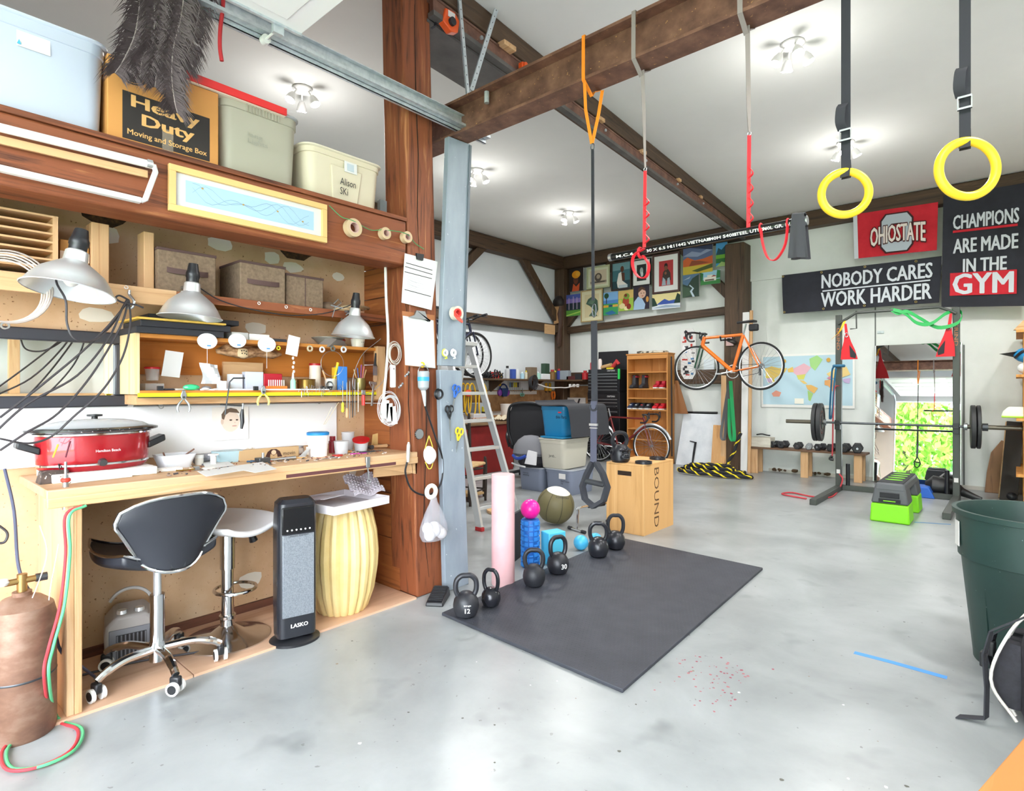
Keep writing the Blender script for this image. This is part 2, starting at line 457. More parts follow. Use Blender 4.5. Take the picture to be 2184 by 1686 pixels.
# ================================================================= timbers and steel
def timber(name, lo, hi, m, label, cat='beam', bev=.012, group=None):
 return tag(MB().hexa(lo, hi).build(name, m, bev=bev), label, cat, group)
def beambox(x0, x1, y0, y1, z0, z1, m, label, cat='beam', name='timber_beam'):
 return tag(MB().box(x0, x1, y0, y1, z0, z1).build(name, m, bev=.012), label, cat)
timber('timber_post', [(-3.05, 2.285, 0), (-2.79, 2.285, 0), (-2.79, 2.50, 0), (-3.05, 2.50, 0)],
 [(-2.99, 2.155, ZC), (-2.79, 2.155, ZC), (-2.79, 2.38, ZC), (-2.99, 2.38, ZC)], M_redz, 'thick reddish leaning timber post beside the jewellery work bench', 'post')
pst = bpy.data.objects['timber_post']; INV[pst.name] = Matrix.Identity(4)
for k, pts in enumerate(([(884, 10), (887, 200), (892, 330), (890, 460), (894, 540)], [(860, 620), (874, 700), (871, 860), (880, 1010)], [(906, 690), (910, 900), (903, 1120), (915, 1230)])):
 MB().tube([ax(a, b, -2.7895) for a, b in pts], [.001] + [.003] * (len(pts) - 2) + [.001], 5).build('drying_crack', C('1e120b', .9), pst, world=True)
beambox(-2.99, -2.79, YF, 2.2, 2.045, 2.316, M_redy, 'weathered red-brown beam across the front of the bench alcove')
beambox(XL, XL + .2, 0.2, YB - .02, 3.68, ZC - .01, M_oldy, 'long dark timber along the top of the left far wall')
b0 = ay(1207, 697, 9.3).z; b1 = ay(1548, 652, 9.3).z
timber('timber_beam', [(XL, 9.27, 3.68), (XR, 9.27, 3.70), (XR, 9.45, 3.70), (XL, 9.45, 3.68)], [(XL, 9.27, ZC - .01), (XR, 9.27, ZC - .01), (XR, 9.45, ZC - .01), (XL, 9.45, ZC - .01)], M_oldx, 'long dark timber along the top of the back wall behind the flags')
timber('timber_post', [(XL, 9.22, 0), (XL + .23, 9.22, 0), (XL + .23, YB, 0), (XL, YB, 0)], [(XL, 9.22, 3.68), (XL + .23, 9.22, 3.68), (XL + .23, YB, 3.68), (XL, YB, 3.68)], M_oldz, 'dark corner post with a carved mask hung on it', 'post')
timber('timber_post', [(-3.53, 9.14, 0), (-3.2, 9.14, 0), (-3.2, YB, 0), (-3.53, YB, 0)], [(-3.5, 9.14, 3.6), (-3.2, 9.14, 3.6), (-3.2, YB, 3.6), (-3.5, YB, 3.6)], M_oldz, 'dark back-wall post behind the orange road bicycle', 'post')
beambox(XL, XL + .16, 0.5, 9.22, ax(1190, 710, XL + .1).z - .0, ax(1190, 693, XL + .1).z, M_oldy, 'dark horizontal rail on the left far wall behind the black bicycle', name='timber_rail')
timber('timber_rail', [(XL + .23, 9.33, b0 - .13), (-3.5, 9.33, b1 - .13), (-3.5, YB, b1 - .13), (XL + .23, YB, b0 - .13)], [(XL + .23, 9.33, b0), (-3.5, 9.33, b1), (-3.5, YB, b1), (XL + .23, YB, b0)], M_oldx, 'dark horizontal rail under the wall of paintings')
zl = ay(1500, 803, 9.3).z
beambox(XL + .23, -3.5, 9.33, YB, zl - .12, zl + .12, M_oldx, 'dark lower rail behind the wooden bookshelf and orange bicycle', name='timber_rail')
def brace(p, q, m, label, up):
 return tag(MB().bar(p, q, .15, .1, up).build('timber_brace', m, bev=.008), label, 'brace')
brace(ax(1112, 545, XL + .1), ax(1192, 690, XL + .1), M_oldz, 'diagonal timber brace right of the black bicycle on the left wall', (1, 0, 0))
brace(ax(1032, 522, XL + .1), ax(975, 580, XL + .1), M_oldz, 'short diagonal timber brace beside the grey plank on the left wall', (1, 0, 0))
brace(ay(1208, 692, 9.38), ay(1310, 555, 9.38), M_oldz, 'diagonal timber brace behind the framed paintings by the corner', (0, 1, 0))
brace(ay(1556, 630, 9.38), ay(1455, 530, 9.38), M_oldz, 'diagonal timber brace from the back post behind the landscape paintings', (0, 1, 0))
# skewed main beam with the steel under it
def bx(y): return -2.75 - .0672 * (y - 2.75)
def run(y0, y1, dx0, dx1, z0, z1):
 return [(bx(y0) + dx0, y0, z0), (bx(y0) + dx1, y0, z0), (bx(y1) + dx1, y1, z0), (bx(y1) + dx0, y1, z0)], [(bx(y0) + dx0, y0, z1), (bx(y0) + dx1, y0, z1), (bx(y1) + dx1, y1, z1), (bx(y1) + dx0, y1, z1)]
lo, hi = run(YF, 9.3, -.24, 0, 3.77, ZC)
timber('timber_beam', lo, hi, M_oldy, 'big dark main beam running back under the ceiling over the gym')
M_rust = noisy('rusty_steel', [(0.3, '583c33'), (0.55, '7c5848'), (0.8, '99735f')], (9, 9, 9), 0.55, 8, 0.05, metal=0.2, fine=(70, 0.70, 'b98a5a'))
M_mill = noisy('dull_grey_steel', [(0.3, '5a5856'), (0.7, '767370')], (5, 5, 5), 0.5, metal=0.4)
sb = thing('steel_beam', 'long rusty steel beam bolted under the main timber beam', 'steel beam', (bx(2.4), 2.4, 3.6))
lo, hi = run(2.36, 9.15, -.055, -.0, 3.63, 3.66); MB().hexa(lo, hi).build('bottom_flange', M_mill, sb, world=True)
lo, hi = run(2.36, 9.15, -.04, -.005, 3.66, 3.735); MB().hexa(lo, hi).build('web', M_rust, sb, world=True)
lo, hi = run(2.36, 9.15, -.12, -.0, 3.735, 3.75); MB().hexa(lo, hi).build('top_flange', M_rust, sb, world=True)
lo, hi = run(2.36, 3.35, -.42, -.06, 3.612, 3.63); MB().hexa(lo, hi).build('wide_plate', M_mill, sb, world=True)
for px, py in ((1021, 84), (1293, 277), (1383, 341), (1454, 390), (1511, 431)):
 p = az(px, py, 3.7); MB().at((bx(p.y) + .0, p.y, 3.70)).cyl((0, 0, 0), (.012, 0, 0), .014, n=8).build('bolt', M_galv, sb, world=True)
for k, (px, py, s_) in enumerate(((1075, 105, .13), (1285, 255, .09), (1372, 325, .09), (1456, 383, .07), (1500, 420, .06))):
 p = az(px, py, 3.75); tag(MB().cbox((bx(p.y) - .04, p.y, 3.755), s_ + .06, s_, .035).build('wood_wedge', M_pinex, bev=.004),
  ['largest pine wedge over the steel beam near the timber post', 'second pine wedge from the post above the steel beam', 'third pine wedge from the post above the steel beam', 'fourth pine wedge from the post above the steel beam', 'smallest farthest pine wedge above the steel beam'][k], 'wedge', 'pine wedges over the steel beam')
# cross I-beam over the mat
YI = 2.6
def ibeam(x0, x1, z0, z1):
 mb = MB(); t = .016
 mb.box(x0, x1, YI - .008, YI + .008, z0 + t, z1 - t); return mb
ib = thing('steel_i_beam', 'rusty steel I-beam crossing overhead with straps hung from it', 'steel beam', (-2.9, YI, 2.95))
ZI0, ZI1 = 2.93, 3.155
ibeam(-3.3, 1.6, ZI0, ZI1).build('web', M_rust, ib, world=True)
MB().box(-3.3, 1.6, YI - .075, YI + .075, ZI0, ZI0 + .016).build('bottom_flange', M_rust, ib, world=True)
MB().box(-3.3, 1.6, YI - .075, YI + .075, ZI1 - .016, ZI1).build('top_flange', M_rust, ib, world=True)
p = ay(1038, 213, YI - .05); MB().cyl(p + Z * -.02, p + Z * .05, .016, n=8).build('bolt', M_galv, ib, world=True)
# grey painted plank by the post: two lengths with a groove down the edge
M_gry = noisy('grey_painted_board', [(0.3, '7f8b97'), (0.7, '98a3ad')], (6, 6, 2), 0.5, fine=(40, 0.74, 'c8cdd0'))
gp = thing('door_jamb_board', 'tall grey painted board beside the timber post with scissors and tape on it', 'board', (-2.72, 2.62, 0))
gA, gB = -2.775, -2.735
def ypx(px, x): return ax(px, 828, x).y
y0t, y1t = ypx(957, gB), ypx(1003, gB); y0m, y1m = ypx(940, gB), ypx(988, gB); y0b, y1b = ypx(951, gB), ypx(1000, gB)
zt0 = ax(975, 298, gB).z; zm = ax(965, 780, gB).z; zn = ax(965, 789, gB).z
MB().hexa([(gA, y0m, zm), (gB, y0m, zm), (gB, y1m, zm), (gA, y1m, zm)], [(gA, y0t, zt0), (gB, y0t, zt0), (gB, y1t, zt0 + .01), (gA, y1t, zt0 + .01)]).build('upper_board', M_gry, gp, world=True, bev=.004)
MB().hexa([(gA, y0b, 0), (gB, y0b, 0), (gB, y1b, 0), (gA, y1b, 0)], [(gA, ypx(938, gB), zn), (gB, ypx(938, gB), zn), (gB, ypx(985, gB), zn), (gA, ypx(985, gB), zn)]).build('lower_board', M_gry, gp, world=True, bev=.004)
MB().hexa([(gB - .01, y1m - .012, zm), (gB + .008, y1m - .012, zm), (gB + .008, y1m + .006, zm), (gB - .01, y1m + .006, zm)], [(gB - .01, y1t - .012, zt0), (gB + .008, y1t - .012, zt0), (gB + .008, y1t + .006, zt0), (gB - .01, y1t + .006, zt0)]).build('edge_strip', mat('grey_edge', '5f6972', .5), gp, world=True)
# ================================================================= garage door, track, hangers
gd = thing('sectional_door', 'white sectional garage door raised flat overhead at the entrance', 'garage door', (DX0, YF + .3, DB))
M_door = mat('white_door_panel', 'f0f1f1', .5)
pe = az(681, 36, 3.0)
for k in range(5):
 y1 = pe.y - .552 * k; y0 = y1 - .546
 pn = MB().box(DX0 + .16, DX1, y0, y1, 2.985, 3.02).build('door_panel', M_door, gd, world=True, bev=.004)
 for j in range(8):
  cx = DX0 + .16 + (DX1 - DX0 - .16) * (j + .5) / 8
  MB().cbox((cx, (y0 + y1) / 2, 2.983), .46, .34, .012).build('embossed_field', M_door, pn, world=True, bev=.004)
MB().box(DX0 + .155, DX0 + .17, .63, pe.y, 2.975, 3.035).build('end_stile', M_galv, gd, world=True)
rb = az(615, 40, 2.97)
MB().cbox((DX0 + .15, rb.y, 3.0), .06, .1, .006).cbox((DX0 + .15, rb.y, 2.97), .02, .05, .06).build('roller_bracket', M_galv, gd, world=True)
MB().cyl((DX0 + .01, rb.y, 2.965), (DX0 + .04, rb.y, 2.965), .022, n=14).cyl((DX0 + .04, rb.y, 2.965), (DX0 + .15, rb.y, 2.965), .006, n=8).build('roller', M_wht, gd, world=True)
tk = thing('door_track', 'galvanised overhead door track ending in front of the timber post', 'track', (DX0, 1.0, 2.93))
te = ax(1043, 285, DX0 + .03)
TZ = te.z
def chan(y0, y1):
 mb = MB(); x = DX0
 mb.box(x, x + .004, y0, y1, TZ - .035, TZ + .045); mb.box(x, x + .045, y0, y1, TZ - .035, TZ - .031); mb.box(x, x + .03, y0, y1, TZ + .041, TZ + .045); mb.box(x + .041, x + .045, y0, y1, TZ - .031, TZ - .018)
 mb.box(x - .02, x, y0, y1, TZ - .06, TZ - .056); mb.box(x - .004, x, y0, y1, TZ - .06, TZ - .03)
 return mb
chan(YF + .4, te.y).build('channel', M_galv, tk, world=True)
MB().tube([(DX0 + .02, YF + .4, TZ), (DX0 + .02, YF + .2, TZ - .06), (DX0 + .02, YF + .1, TZ - .2), (DX0 + .02, YF + .09, .1)], .025, 8).build('curved_section', M_galv, tk, world=True)
def strip(p, q, wd, label):
 p, q = Vector(p), Vector(q); t = thing('perforated_hanger', label, 'metal strip', p)
 d = (q - p); L_ = d.length; d.normalize()
 MB().bar(p, q, wd, .003, (1, 0, 0)).build('strip', M_galv, t, world=True)
 MB().bar(p + Vector((-wd / 2, 0, 0)), q + Vector((-wd / 2, 0, 0)), .003, .02, (0, 1, 0)).build('flange', M_galv, t, world=True)
 n_ = int(L_ / .055); mb = MB(); side = d.cross(Vector((1, 0, 0))).normalized()
 for i in range(n_):
  c_ = p + d * (i + .5) * L_ / n_ + Vector((.0018, 0, 0))
  o_ = side * .0045
  mb.add([c_ + o_, c_ + d * .006, c_ - o_, c_ - d * .006], [(0, 1, 2, 3)])
 mb.build('punched_holes', M_blkm, t, world=True)['kind'] = 'stuff'
xh = DX0 + .01
strip(ax(1003, 248, xh), ax(980, -10, xh), .026, 'near-vertical perforated steel strip hanging down to the door track')
strip(ax(1006, 192, xh), ax(1068, -10, xh), .034, 'slanting perforated steel angle above the door track end')
# orange trolleys
M_trol = mat('orange_enamel', 'e2581f', .4)
t = thing('beam_trolley', 'orange beam trolley with paper label beside the timber post', 'trolley', az(945, 55, 3.66))
mb = MB().at(); mb.prism([(.03, -.07, -.03), (.03, .0, -.07), (.03, .06, -.05), (.03, .075, .03), (.03, .03, .07), (.03, -.05, .06)], (.05, 0, 0)); mb.build('side_plate', M_trol, t, bev=.006)
MB().cyl((.08, .0, -.01), (.1, .0, -.01), .026, n=14).build('wheel_cap', M_blkm, t)
MB().box(.081, .083, -.03, .03, .015, .055).build('paper_tag', M_paper, t)
MB().box(-.02, .03, -.09, -.075, -.05, .13).box(-.02, .03, -.09, .0, .115, .13).build('angle_bracket', M_dsteel, t)
t = thing('beam_trolley', 'smaller orange trolley clamp peeking above the crossing I-beam', 'trolley', az(1112, 158, 3.66))
MB().prism([(.02, -.06, -.03), (.02, -.03, -.06), (.02, .06, -.06), (.02, .07, .0), (.02, .0, .02), (.02, -.02, .06), (.02, -.06, .05)], (.04, 0, 0)).build('side_plate', M_trol, t, bev=.006)
MB().cyl((.06, -.03, .03), (.075, -.03, .03), .02, n=12).build('wheel_cap', M_trol, t)
# ================================================================= ceiling spot fixtures
M_bulb = mat('lit_bulb', 'ffffff', emit=32.0)
def spotlamp(px, py, label, heads, power=1.0):
 c_ = az(px, py, ZC)
 t = thing('ceiling_spotlight', label, 'ceiling light', (c_.x, c_.y, ZC - .005), group='ceiling spotlight clusters')
 MB().lathe([(.085, 0), (.085, -.012), (.07, -.025), (.02, -.03)], n=24).build('canopy', M_wht, t)
 for k in range(heads):
  a = 2 * pi * k / heads + .6
  d = Vector((cos(a), sin(a), 0)); b_ = d * .1 + Vector((0, 0, -.1)); ax_ = (d * .45 + Vector((0, 0, -1))).normalized()
  mb = MB(); mb.tube([d * .05 + Vector((0, 0, -.02)), b_], .008, 6)
  hd = mb.build('spot_arm', M_wht, t)
  q = b_ + ax_ * .05
  MB().tube([b_ - ax_ * .03, b_, q], [.02, .034, .045], 14).build('spot_head', M_wht, hd)
  MB().tube([q + ax_ * .001, q + ax_ * .006], [.041, .036], 14).build('bulb', M_bulb, hd)
 l = bpy.data.lights.new('spot_glow', 'SPOT'); l.spot_size = R(165); l.spot_blend = .6; l.energy = LAMP_W * power; l.shadow_soft_size = .09; l.color = (1, .985, .96)
 lo = bpy.data.objects.new('spot_glow', l); sc.collection.objects.link(lo); lo.parent = t; lo.location = (0, 0, -.24)
 l = bpy.data.lights.new('spot_halo', 'POINT'); l.energy = LAMP_W * power * .075; l.shadow_soft_size = .12; l.color = (1, .985, .96)
 lo = bpy.data.objects.new('spot_halo', l); sc.collection.objects.link(lo); lo.parent = t; lo.location = (0, 0, -.42)
spotlamp(645, 188, 'ceiling spotlight cluster above the stored bins', 3)
spotlamp(1690, 92, 'four-headed ceiling spotlight left of the hanging gym rings', 4)
spotlamp(1803, 303, 'ceiling spotlight behind the strap of the nearer-wall gym ring', 3)
spotlamp(1212, 452, 'ceiling spotlight left of the long black exercise strap, near the corner', 3)
spotlamp(1016, 362, 'ceiling spotlight glowing beside the top of the grey board', 3)
for k, (x_, y_) in enumerate(((.9, 6.4), (.9, 3.2), (.6, .9))):  # unseen spotlights added to light the rest of the room
 q = Vector((x_, y_, ZC)); d_ = -_s * q.x + _c * q.y; l_ = _c * q.x + _s * q.y
 spotlamp(CXP + FPX * l_ / d_, HYP - FPX * (ZC - CAMH) / d_, ['ceiling spotlight beyond the right picture edge, farthest back', 'ceiling spotlight beyond the right picture edge, middle one', 'ceiling spotlight beyond the picture, nearest the entrance'][k], 3)
# ================================================================= jewellery bench alcove
def ypx(px, x): return ax(px, 828, x).y
BZ = .91
wbn = thing('work_bench', 'plywood work bench cluttered with jewellery tools in the alcove', 'work bench', (-3.07, 1.37, .012))
MB().box(XP + .002, XF + .02, .47, 2.27, BZ - .035, BZ).build('worktop', wood('bench_top', 'b08658', 'cba680', 'dcc2a2', axis='y', k=.5), wbn, world=True, bev=.004)
MB().box(XF - .01, XF + .026, .47, 2.27, BZ - .07, BZ - .03).build('front_rail', M_piney, wbn, world=True, bev=.004)
MB().box(XF + .0262, XF + .028, 1.42, 2.1, BZ - .062, BZ - .045).build('dark_worn_strip', C('5c3434', .8), wbn, world=True)
MB().box(XP + .02, XF - .002, .535, .56, .012, BZ - .035).build('end_panel', wood('end_ply', 'c0976a', 'd2b08a', 'dfc7aa', axis='z', k=.5), wbn, world=True, bev=.003)
MB().box(XF - .05, XF, .56, .585, .012, BZ - .07).build('front_leg', M_pinez, wbn, world=True, bev=.003)
MB().hexa([(XF - .03, 1.98, BZ - .13), (XF, 1.98, BZ - .07), (XF, 2.28, BZ - .14), (XF - .03, 2.28, BZ - .14)], [(XF - .03, 1.98, BZ - .07), (XF, 1.98, BZ - .068), (XF, 2.28, BZ - .07), (XF - .03, 2.28, BZ - .07)]).build('support_cleat', M_piney, wbn, world=True)
tag(MB().box(XP + .001, XP + .012, -.3, 2.06, BZ + .035, 1.222).build('backsplash_board', mat('white_melamine', 'f3f3f4', .4)), 'white melamine backsplash board behind the work bench', 'board')
# patches of filler on the alcove wall, hole with insulation
M_fill = mat('filler_patch', 'e9e2d4', .8)
wa = bpy.data.objects['wall_alcove']; INV[wa.name] = Matrix.Identity(4)
for px, py, wd, ht in ((470, 520, .16, .08), (580, 550, .1, .08), (625, 570, .13, .07), (722, 590, .09, .06), (545, 700, .14, .08), (380, 700, .1, .05), (548, 1015, .15, .06), (752, 1005, .06, .1), (540, 1112, .06, .07), (535, 1235, .15, .1), (232, 500, .1, .1), (205, 672, .16, .08)):
 p = ax(px, py, XP); rp = random.Random(px)
 pts = [(p.x + .0015, p.y + wd * .5 * cos(a * pi / 5) * rp.uniform(.8, 1.1), p.z + ht * .5 * sin(a * pi / 5) * rp.uniform(.8, 1.1)) for a in range(10)]
 MB().add(pts, [tuple(range(10))]).build('filler_patch', M_fill, wa)
M_ins = noisy('dark_insulation', [(0.3, '171310'), (0.55, '4a3520'), (0.75, '7a5b30')], (30, 30, 30), 0.9)
for pts in ([(165, 425), (290, 455), (262, 478), (240, 486), (205, 478), (175, 460)], [(596, 512), (690, 535), (660, 548), (648, 556), (612, 550), (598, 535)]):
 MB().add([ax(a, b, XP + .002) for a, b in pts], [tuple(range(6))]).build('broken_opening', M_ins, wa)
# ---- studs, upper shelf
for k, (a, b) in enumerate(((195, 233), (307, 329))):
 tag(MB().box(-3.2, -3.1, ypx(a, -3.1), ypx(b, -3.1), 1.762, 2.045).build('wall_stud', M_pinez, bev=.003), ['wide pine stud beside the cardboard box over the shelf', 'narrow pine stud left of the first brown fabric bin'][k], 'stud')
us = thing('wall_shelf', 'long upper shelf carrying brown fabric bins above the bench', 'shelf', (-3.19, 1, 1.735))
MB().box(XP + .002, -3.03, -.4, 2.27, 1.737, 1.76).build('board', M_orgy, us, world=True)
MB().box(-3.03, -3.012, -.4, 1.0, 1.69, 1.766).build('front_lip', M_piney, us, world=True, bev=.002)
MB().box(-3.03, -3.015, 1.0, 2.27, 1.72, 1.764).build('front_edge', M_redy, us, world=True, bev=.002)
for px, py in ((268, 611), (551, 645), (609, 653), (661, 659), (388, 622)):
 p = ax(px, py, -3.01); MB().at(p).torus((0.008, 0, -.004), .007, .002, 'x', 10, 5, R(-200), R(80)).cyl((-.01, 0, .003), (.008, 0, .003), .002, n=6).build('cup_hook', M_wht, us, world=True)
# pigeonhole unit
pg = thing('pigeonhole_unit', 'wooden pigeonhole unit with seven slots of paper at far left', 'shelf unit', (-3.2, .1, 1.762))
yr = ypx(124, -3.06)
MB().box(XP + .01, -3.06, yr - .018, yr, 1.762, 2.03).build('side', M_pinez, pg, world=True)
MB().box(XP + .01, XP + .02, -.4, yr - .018, 1.762, 2.03).build('back', M_piney, pg, world=True)
for k in range(8):
 z = 1.766 + k * .0365
 MB().box(XP + .02, -3.06, -.4, yr - .018, z, z + .008).build('divider', M_piney, pg, world=True)
for k, c_ in ((1, .0), (0, .03), (3, .06)):
 tag(MB().box(XP + .03, -3.08 - c_, -.2, yr - .03 - c_, 1.7745 + k * .0365, 1.782 + k * .0365).build('paper_stack', M_paper), ['', 'white paper stack second slot from the bottom of the pigeonholes'][k == 1] or ['thin paper stack in the lowest pigeonhole slot', 'white sheets in a middle pigeonhole slot'][k == 3], 'paper')
# cardboard box on shelf
def cbx(name, label, x0, x1, y0, y1, z0, z1, m, cat='box', tape=None):
 t = thing(name, label, cat, ((x0 + x1) / 2, (y0 + y1) / 2, z0))
 MB().box(x0, x1, y0, y1, z0, z1).build('body', m, t, world=True, bev=.003)
 if tape: MB().box(x1, x1 + .001, y0, y1 + .001, *tape).build('tape', mat('packing_tape', 'e8cdb4', .3), t, world=True)
 return t
M_card = mat('cardboard', 'c8914f', .8)
cbx('cardboard_box', 'plain cardboard box with pale tape beside the pigeonholes', -3.33, -3.12, ypx(128, -3.12), ypx(190, -3.12), 1.762, 1.95, M_card, tape=(1.86, 1.9))
# fabric bins
M_fab = noisy('taupe_fabric', [(0.3, '74604d'), (0.7, '917c66')], (60, 60, 60), .9, bump=.1); M_fabd = mat('brown_binding', '5a4440', .8)
def fbin(label, a, b, zt, x1=-3.07, handle=True):
 y0, y1 = ypx(a, x1), ypx(b, x1)
 t = thing('fabric_bin', label, 'storage bin', (x1 - .13, (y0 + y1) / 2, 1.762), group='brown fabric bins on the upper shelf')
 MB().box(x1 - .26, x1, y0, y1, 1.762, zt).build('body', M_fab, t, world=True, bev=.006)
 MB().box(x1 - .262, x1 + .002, y0 - .002, y1 + .002, zt - .012, zt + .002).build('binding', M_fabd, t, world=True, bev=.002)
 if handle:
  zc = (1.762 + zt) / 2
  MB().ribbon([(x1 + .001, y0 + (y1 - y0) * k, zc + .006 * (abs(k - .5) * 2)) if k in (.15, .85) else (x1 + .012, y0 + (y1 - y0) * k, zc) for k in (.15, .25, .75, .85)], (0, 0, 1), .026, .003).build('handle', M_fabd, t, world=True)
 else:
  MB().box(x1, x1 + .002, (y0 + y1) / 2 - .002, (y0 + y1) / 2 + .002, 1.765, zt - .012).build('seam', M_fabd, t, world=True)
fbin('brown fabric bin with handle, leftmost beside the narrow stud', 336, 461, ax(400, 536, -3.07).z)
fbin('brown fabric bin with handle, middle one turned slightly', 512, 609, ax(560, 562, -3.07).z)
fbin('small brown fabric bin without handle, rightmost on shelf', 610, 690, ax(650, 586, -3.07).z, -3.1, False)
# bundle of twine and scraps at right end of shelf
p = ax(740, 660, -3.15)
t = thing('twine_bundle', 'bundle of cord and fabric scraps at the right end of the upper shelf', 'bundle', (p.x, p.y, 1.762))
rb_ = random.Random(5)
for k in range(5):
 MB().torus((0, .03 * k - .05, .02 + .008 * k), .05 + .008 * k, .008, 'z', 18, 6, ex=.7).build('loop', C(['b9a07c', 'cdb48c', 'a68f70', 'c2a983', '9c8468'][k]), t)
MB().sphere((-.02, -.12, .035), .05, 12, .7, 1.2, .7).build('scrap', C('8a735f'), t)
# ---- box shelf with ruler
BX, bz0, bz1, by0, by1 = -3.08, 1.272, 1.56, ypx(288, -3.08), 2.26
bs = thing('box_shelf', 'open wooden box shelf with yellow ruler edge full of small tools', 'shelf', (-3.2, 1.5, bz0))
MB().box(XP + .002, BX, by0, by0 + .02, bz0, bz1).build('left_end', wood('pale_ply', 'd3a96e', 'ecce9c', 'f5e2c0', axis='z', k=.6), bs, world=True, bev=.002)
MB().box(XP + .002, BX, by0 + .02, by1, bz1 - .02, bz1).build('top_board', M_orgy, bs, world=True, bev=.002)
MB().box(XP + .002, BX, by0 + .02, by1, bz0, bz0 + .018).build('bottom_board', M_orgy, bs, world=True, bev=.002)
MB().box(XP + .002, XP + .012, by0 + .02, by1, bz0 + .1, bz1 - .02).build('back_board', wood('glowing_ply', '8e4a12', 'c87a2c', 'e09a4c', axis='y', k=.4), bs, world=True)  # plain orange plywood, slightly stronger in tone than the other boards
MB().box(BX, BX + .008, by0 + .01, by1 - .05, bz0 - .012, bz0 + .006).build('yellow_ruler', mat('yellow_ruler', 'f1ea1e', .4), bs, world=True)
MB().box(BX, BX + .006, by0 + .01, by1 - .05, bz0 - .017, bz0 - .012).build('black_edge', M_blk, bs, world=True)
MB().box(XP + .002, BX - .05, by0 + .02, by1, bz0 - .05, bz0 - .003).build('under_rail', M_piney, bs, world=True)
SZ = bz0 + .018
# stacked cases on top
for k, (a, b, z0, z1, x1, h, lab) in enumerate(((290, 478, bz1, bz1 + .03, -3.05, '2a2a30', 'black flat case lowest in the stack on the box shelf'), (300, 492, bz1 + .031, bz1 + .062, -3.06, '2b2b32', 'black flat case second in the stack on the box shelf'),
  (292, 483, bz1 + .063, bz1 + .073, -3.04, 'e8bd55', 'thin yellow board in the stack of black cases'), (316, 510, bz1 + .074, bz1 + .1, -3.12, '303036', 'black foam slab topmost on the box shelf stack'))):
 tag(MB().box(XP + .02, x1, ypx(a, x1), ypx(b, x1), z0, z1).build('flat_case', C(h, .7), bev=.003), lab, 'case', 'stack of flat cases')
def item_box(name, label, a, b, zb, zt, x1, dx, m, cat='box'):
 return tag(MB().box(x1 - dx, x1, ypx(a, x1), ypx(b, x1), zb, zt).build(name, m, bev=.003), label, cat)
item_box('glass_slide_box', 'small grey carton on the box shelf beside the black cases', 494, 530, bz1, ax(510, 708, -3.1).z, -3.1, .12, C('c9c9c6'))
item_box('paper_carton', 'long white carton lying on top of the box shelf', 532, 575, bz1, ax(550, 712, -3.1).z, -3.1, .12, C('e9e7e2'))
item_box('tool_pouch', 'dark tool pouch lying on top of the box shelf', 578, 612, bz1, ax(590, 722, -3.09).z, -3.09, .1, C('35343a'))
t = thing('plastic_tray', 'shallow grey plastic bowl tray on top of the box shelf', 'tray', ax(700, 735, -3.2))
t.location.z = bz1
MB().shell([(.05, .005), (.09, .045), (.1, .05), (.1, .053), (.088, .048), (.05, .008)], n=20).lathe([(.0, 0), (.05, .0), (.05, .008), (0, .008)]).build('bowl', C('8d8a80', .4), t)
def deli(label, px, py, z, r, h, x, lid='c9202c', body=None, tall=None):
 p = ax(px, py, x); t = thing('deli_container', label, 'container', (x, p.y, z))
 MB().lathe([(r * .8, 0), (r, h * .86), (r * 1.02, h * .88)], n=24).build('cup', body or M_clear, t)
 MB().lathe([(r * 1.06, h * .88), (r * 1.08, h), (r * .96, h + .003), (.001, h)], n=24).build('lid', C(lid, .35), t)
 return t
t = deli('red-lidded white deli container under the right clamp lamp', 763, 735, bz1, .045, .06, -3.13, body=mat('milky_plastic', 'efe9dc', .4))
text('...', (-3.08, ypx(775, -3.08), bz1 + .03), Y, Z, .03, .004, C('333333'), t, world=True)
deli('empty red-lidded container behind the white one under the right lamp', 722, 735, bz1, .04, .05, -3.24)
tag(MB().at((-3.16, ypx(700, -3.16), bz1 + .012), (.1, .25, .4)).prism([(0, -.09, 0), (0, .1, .0), (0, .05, .035), (0, -.02, .045)], (.07, 0, 0)).build('crumpled_sheet', C('8a827c', .5)), 'crumpled grey plastic sheet on top of the box shelf', 'plastic sheet')
# ---- inside the box shelf
deli('small clear box with red lid at the left end of the box shelf', 325, 810, SZ + .05, .034, .065, -3.25)
tag(MB().box(-3.32, -3.2, ypx(310, -3.2), ypx(350, -3.2), SZ, SZ + .035).build('plastic_case', M_clear), 'long clear plastic drawer under the red-lidded box', 'container')
tag(MB().at(M=Matrix.Translation(ax(368, 776, -3.2)) @ Euler((R(-6), R(8), 0)).to_matrix().to_4x4()).box(-.001, .001, -.042, .042, -.065, .065).build('note_sheet', M_paper), 'white handwritten note propped inside the box shelf', 'paper')
def stone(label, px, py, r, h, sx=1.5, x=-3.06, z=None, sz=.6):
 p = ax(px, py, x); return tag(MB().sphere((p.x, p.y, (z if z is not None else p.z)), r, 14, .8, sx, sz).build('pebble', C(h, .35)), label, 'stone')
g = mat('green_glass', '3fc98a', .1); _mats['plain_3fc98a_35'] = g
stone('green and white glass pebble on the box shelf edge', 408, 826, .026, '3fc98a', 1.5, -3.085, SZ + .016)
stone('grey pebble next to the green glass pebble', 440, 820, .017, '7e7f86', 1.4, -3.12, SZ + .012)
stone('small white pebble in front of the grey one', 438, 831, .012, 'e2ddd8', 1.7, -3.09, SZ + .008)
stone('tiny white pebble further right on the shelf edge', 460, 833, .008, 'ded8d2', 1.8, -3.09, SZ + .006)
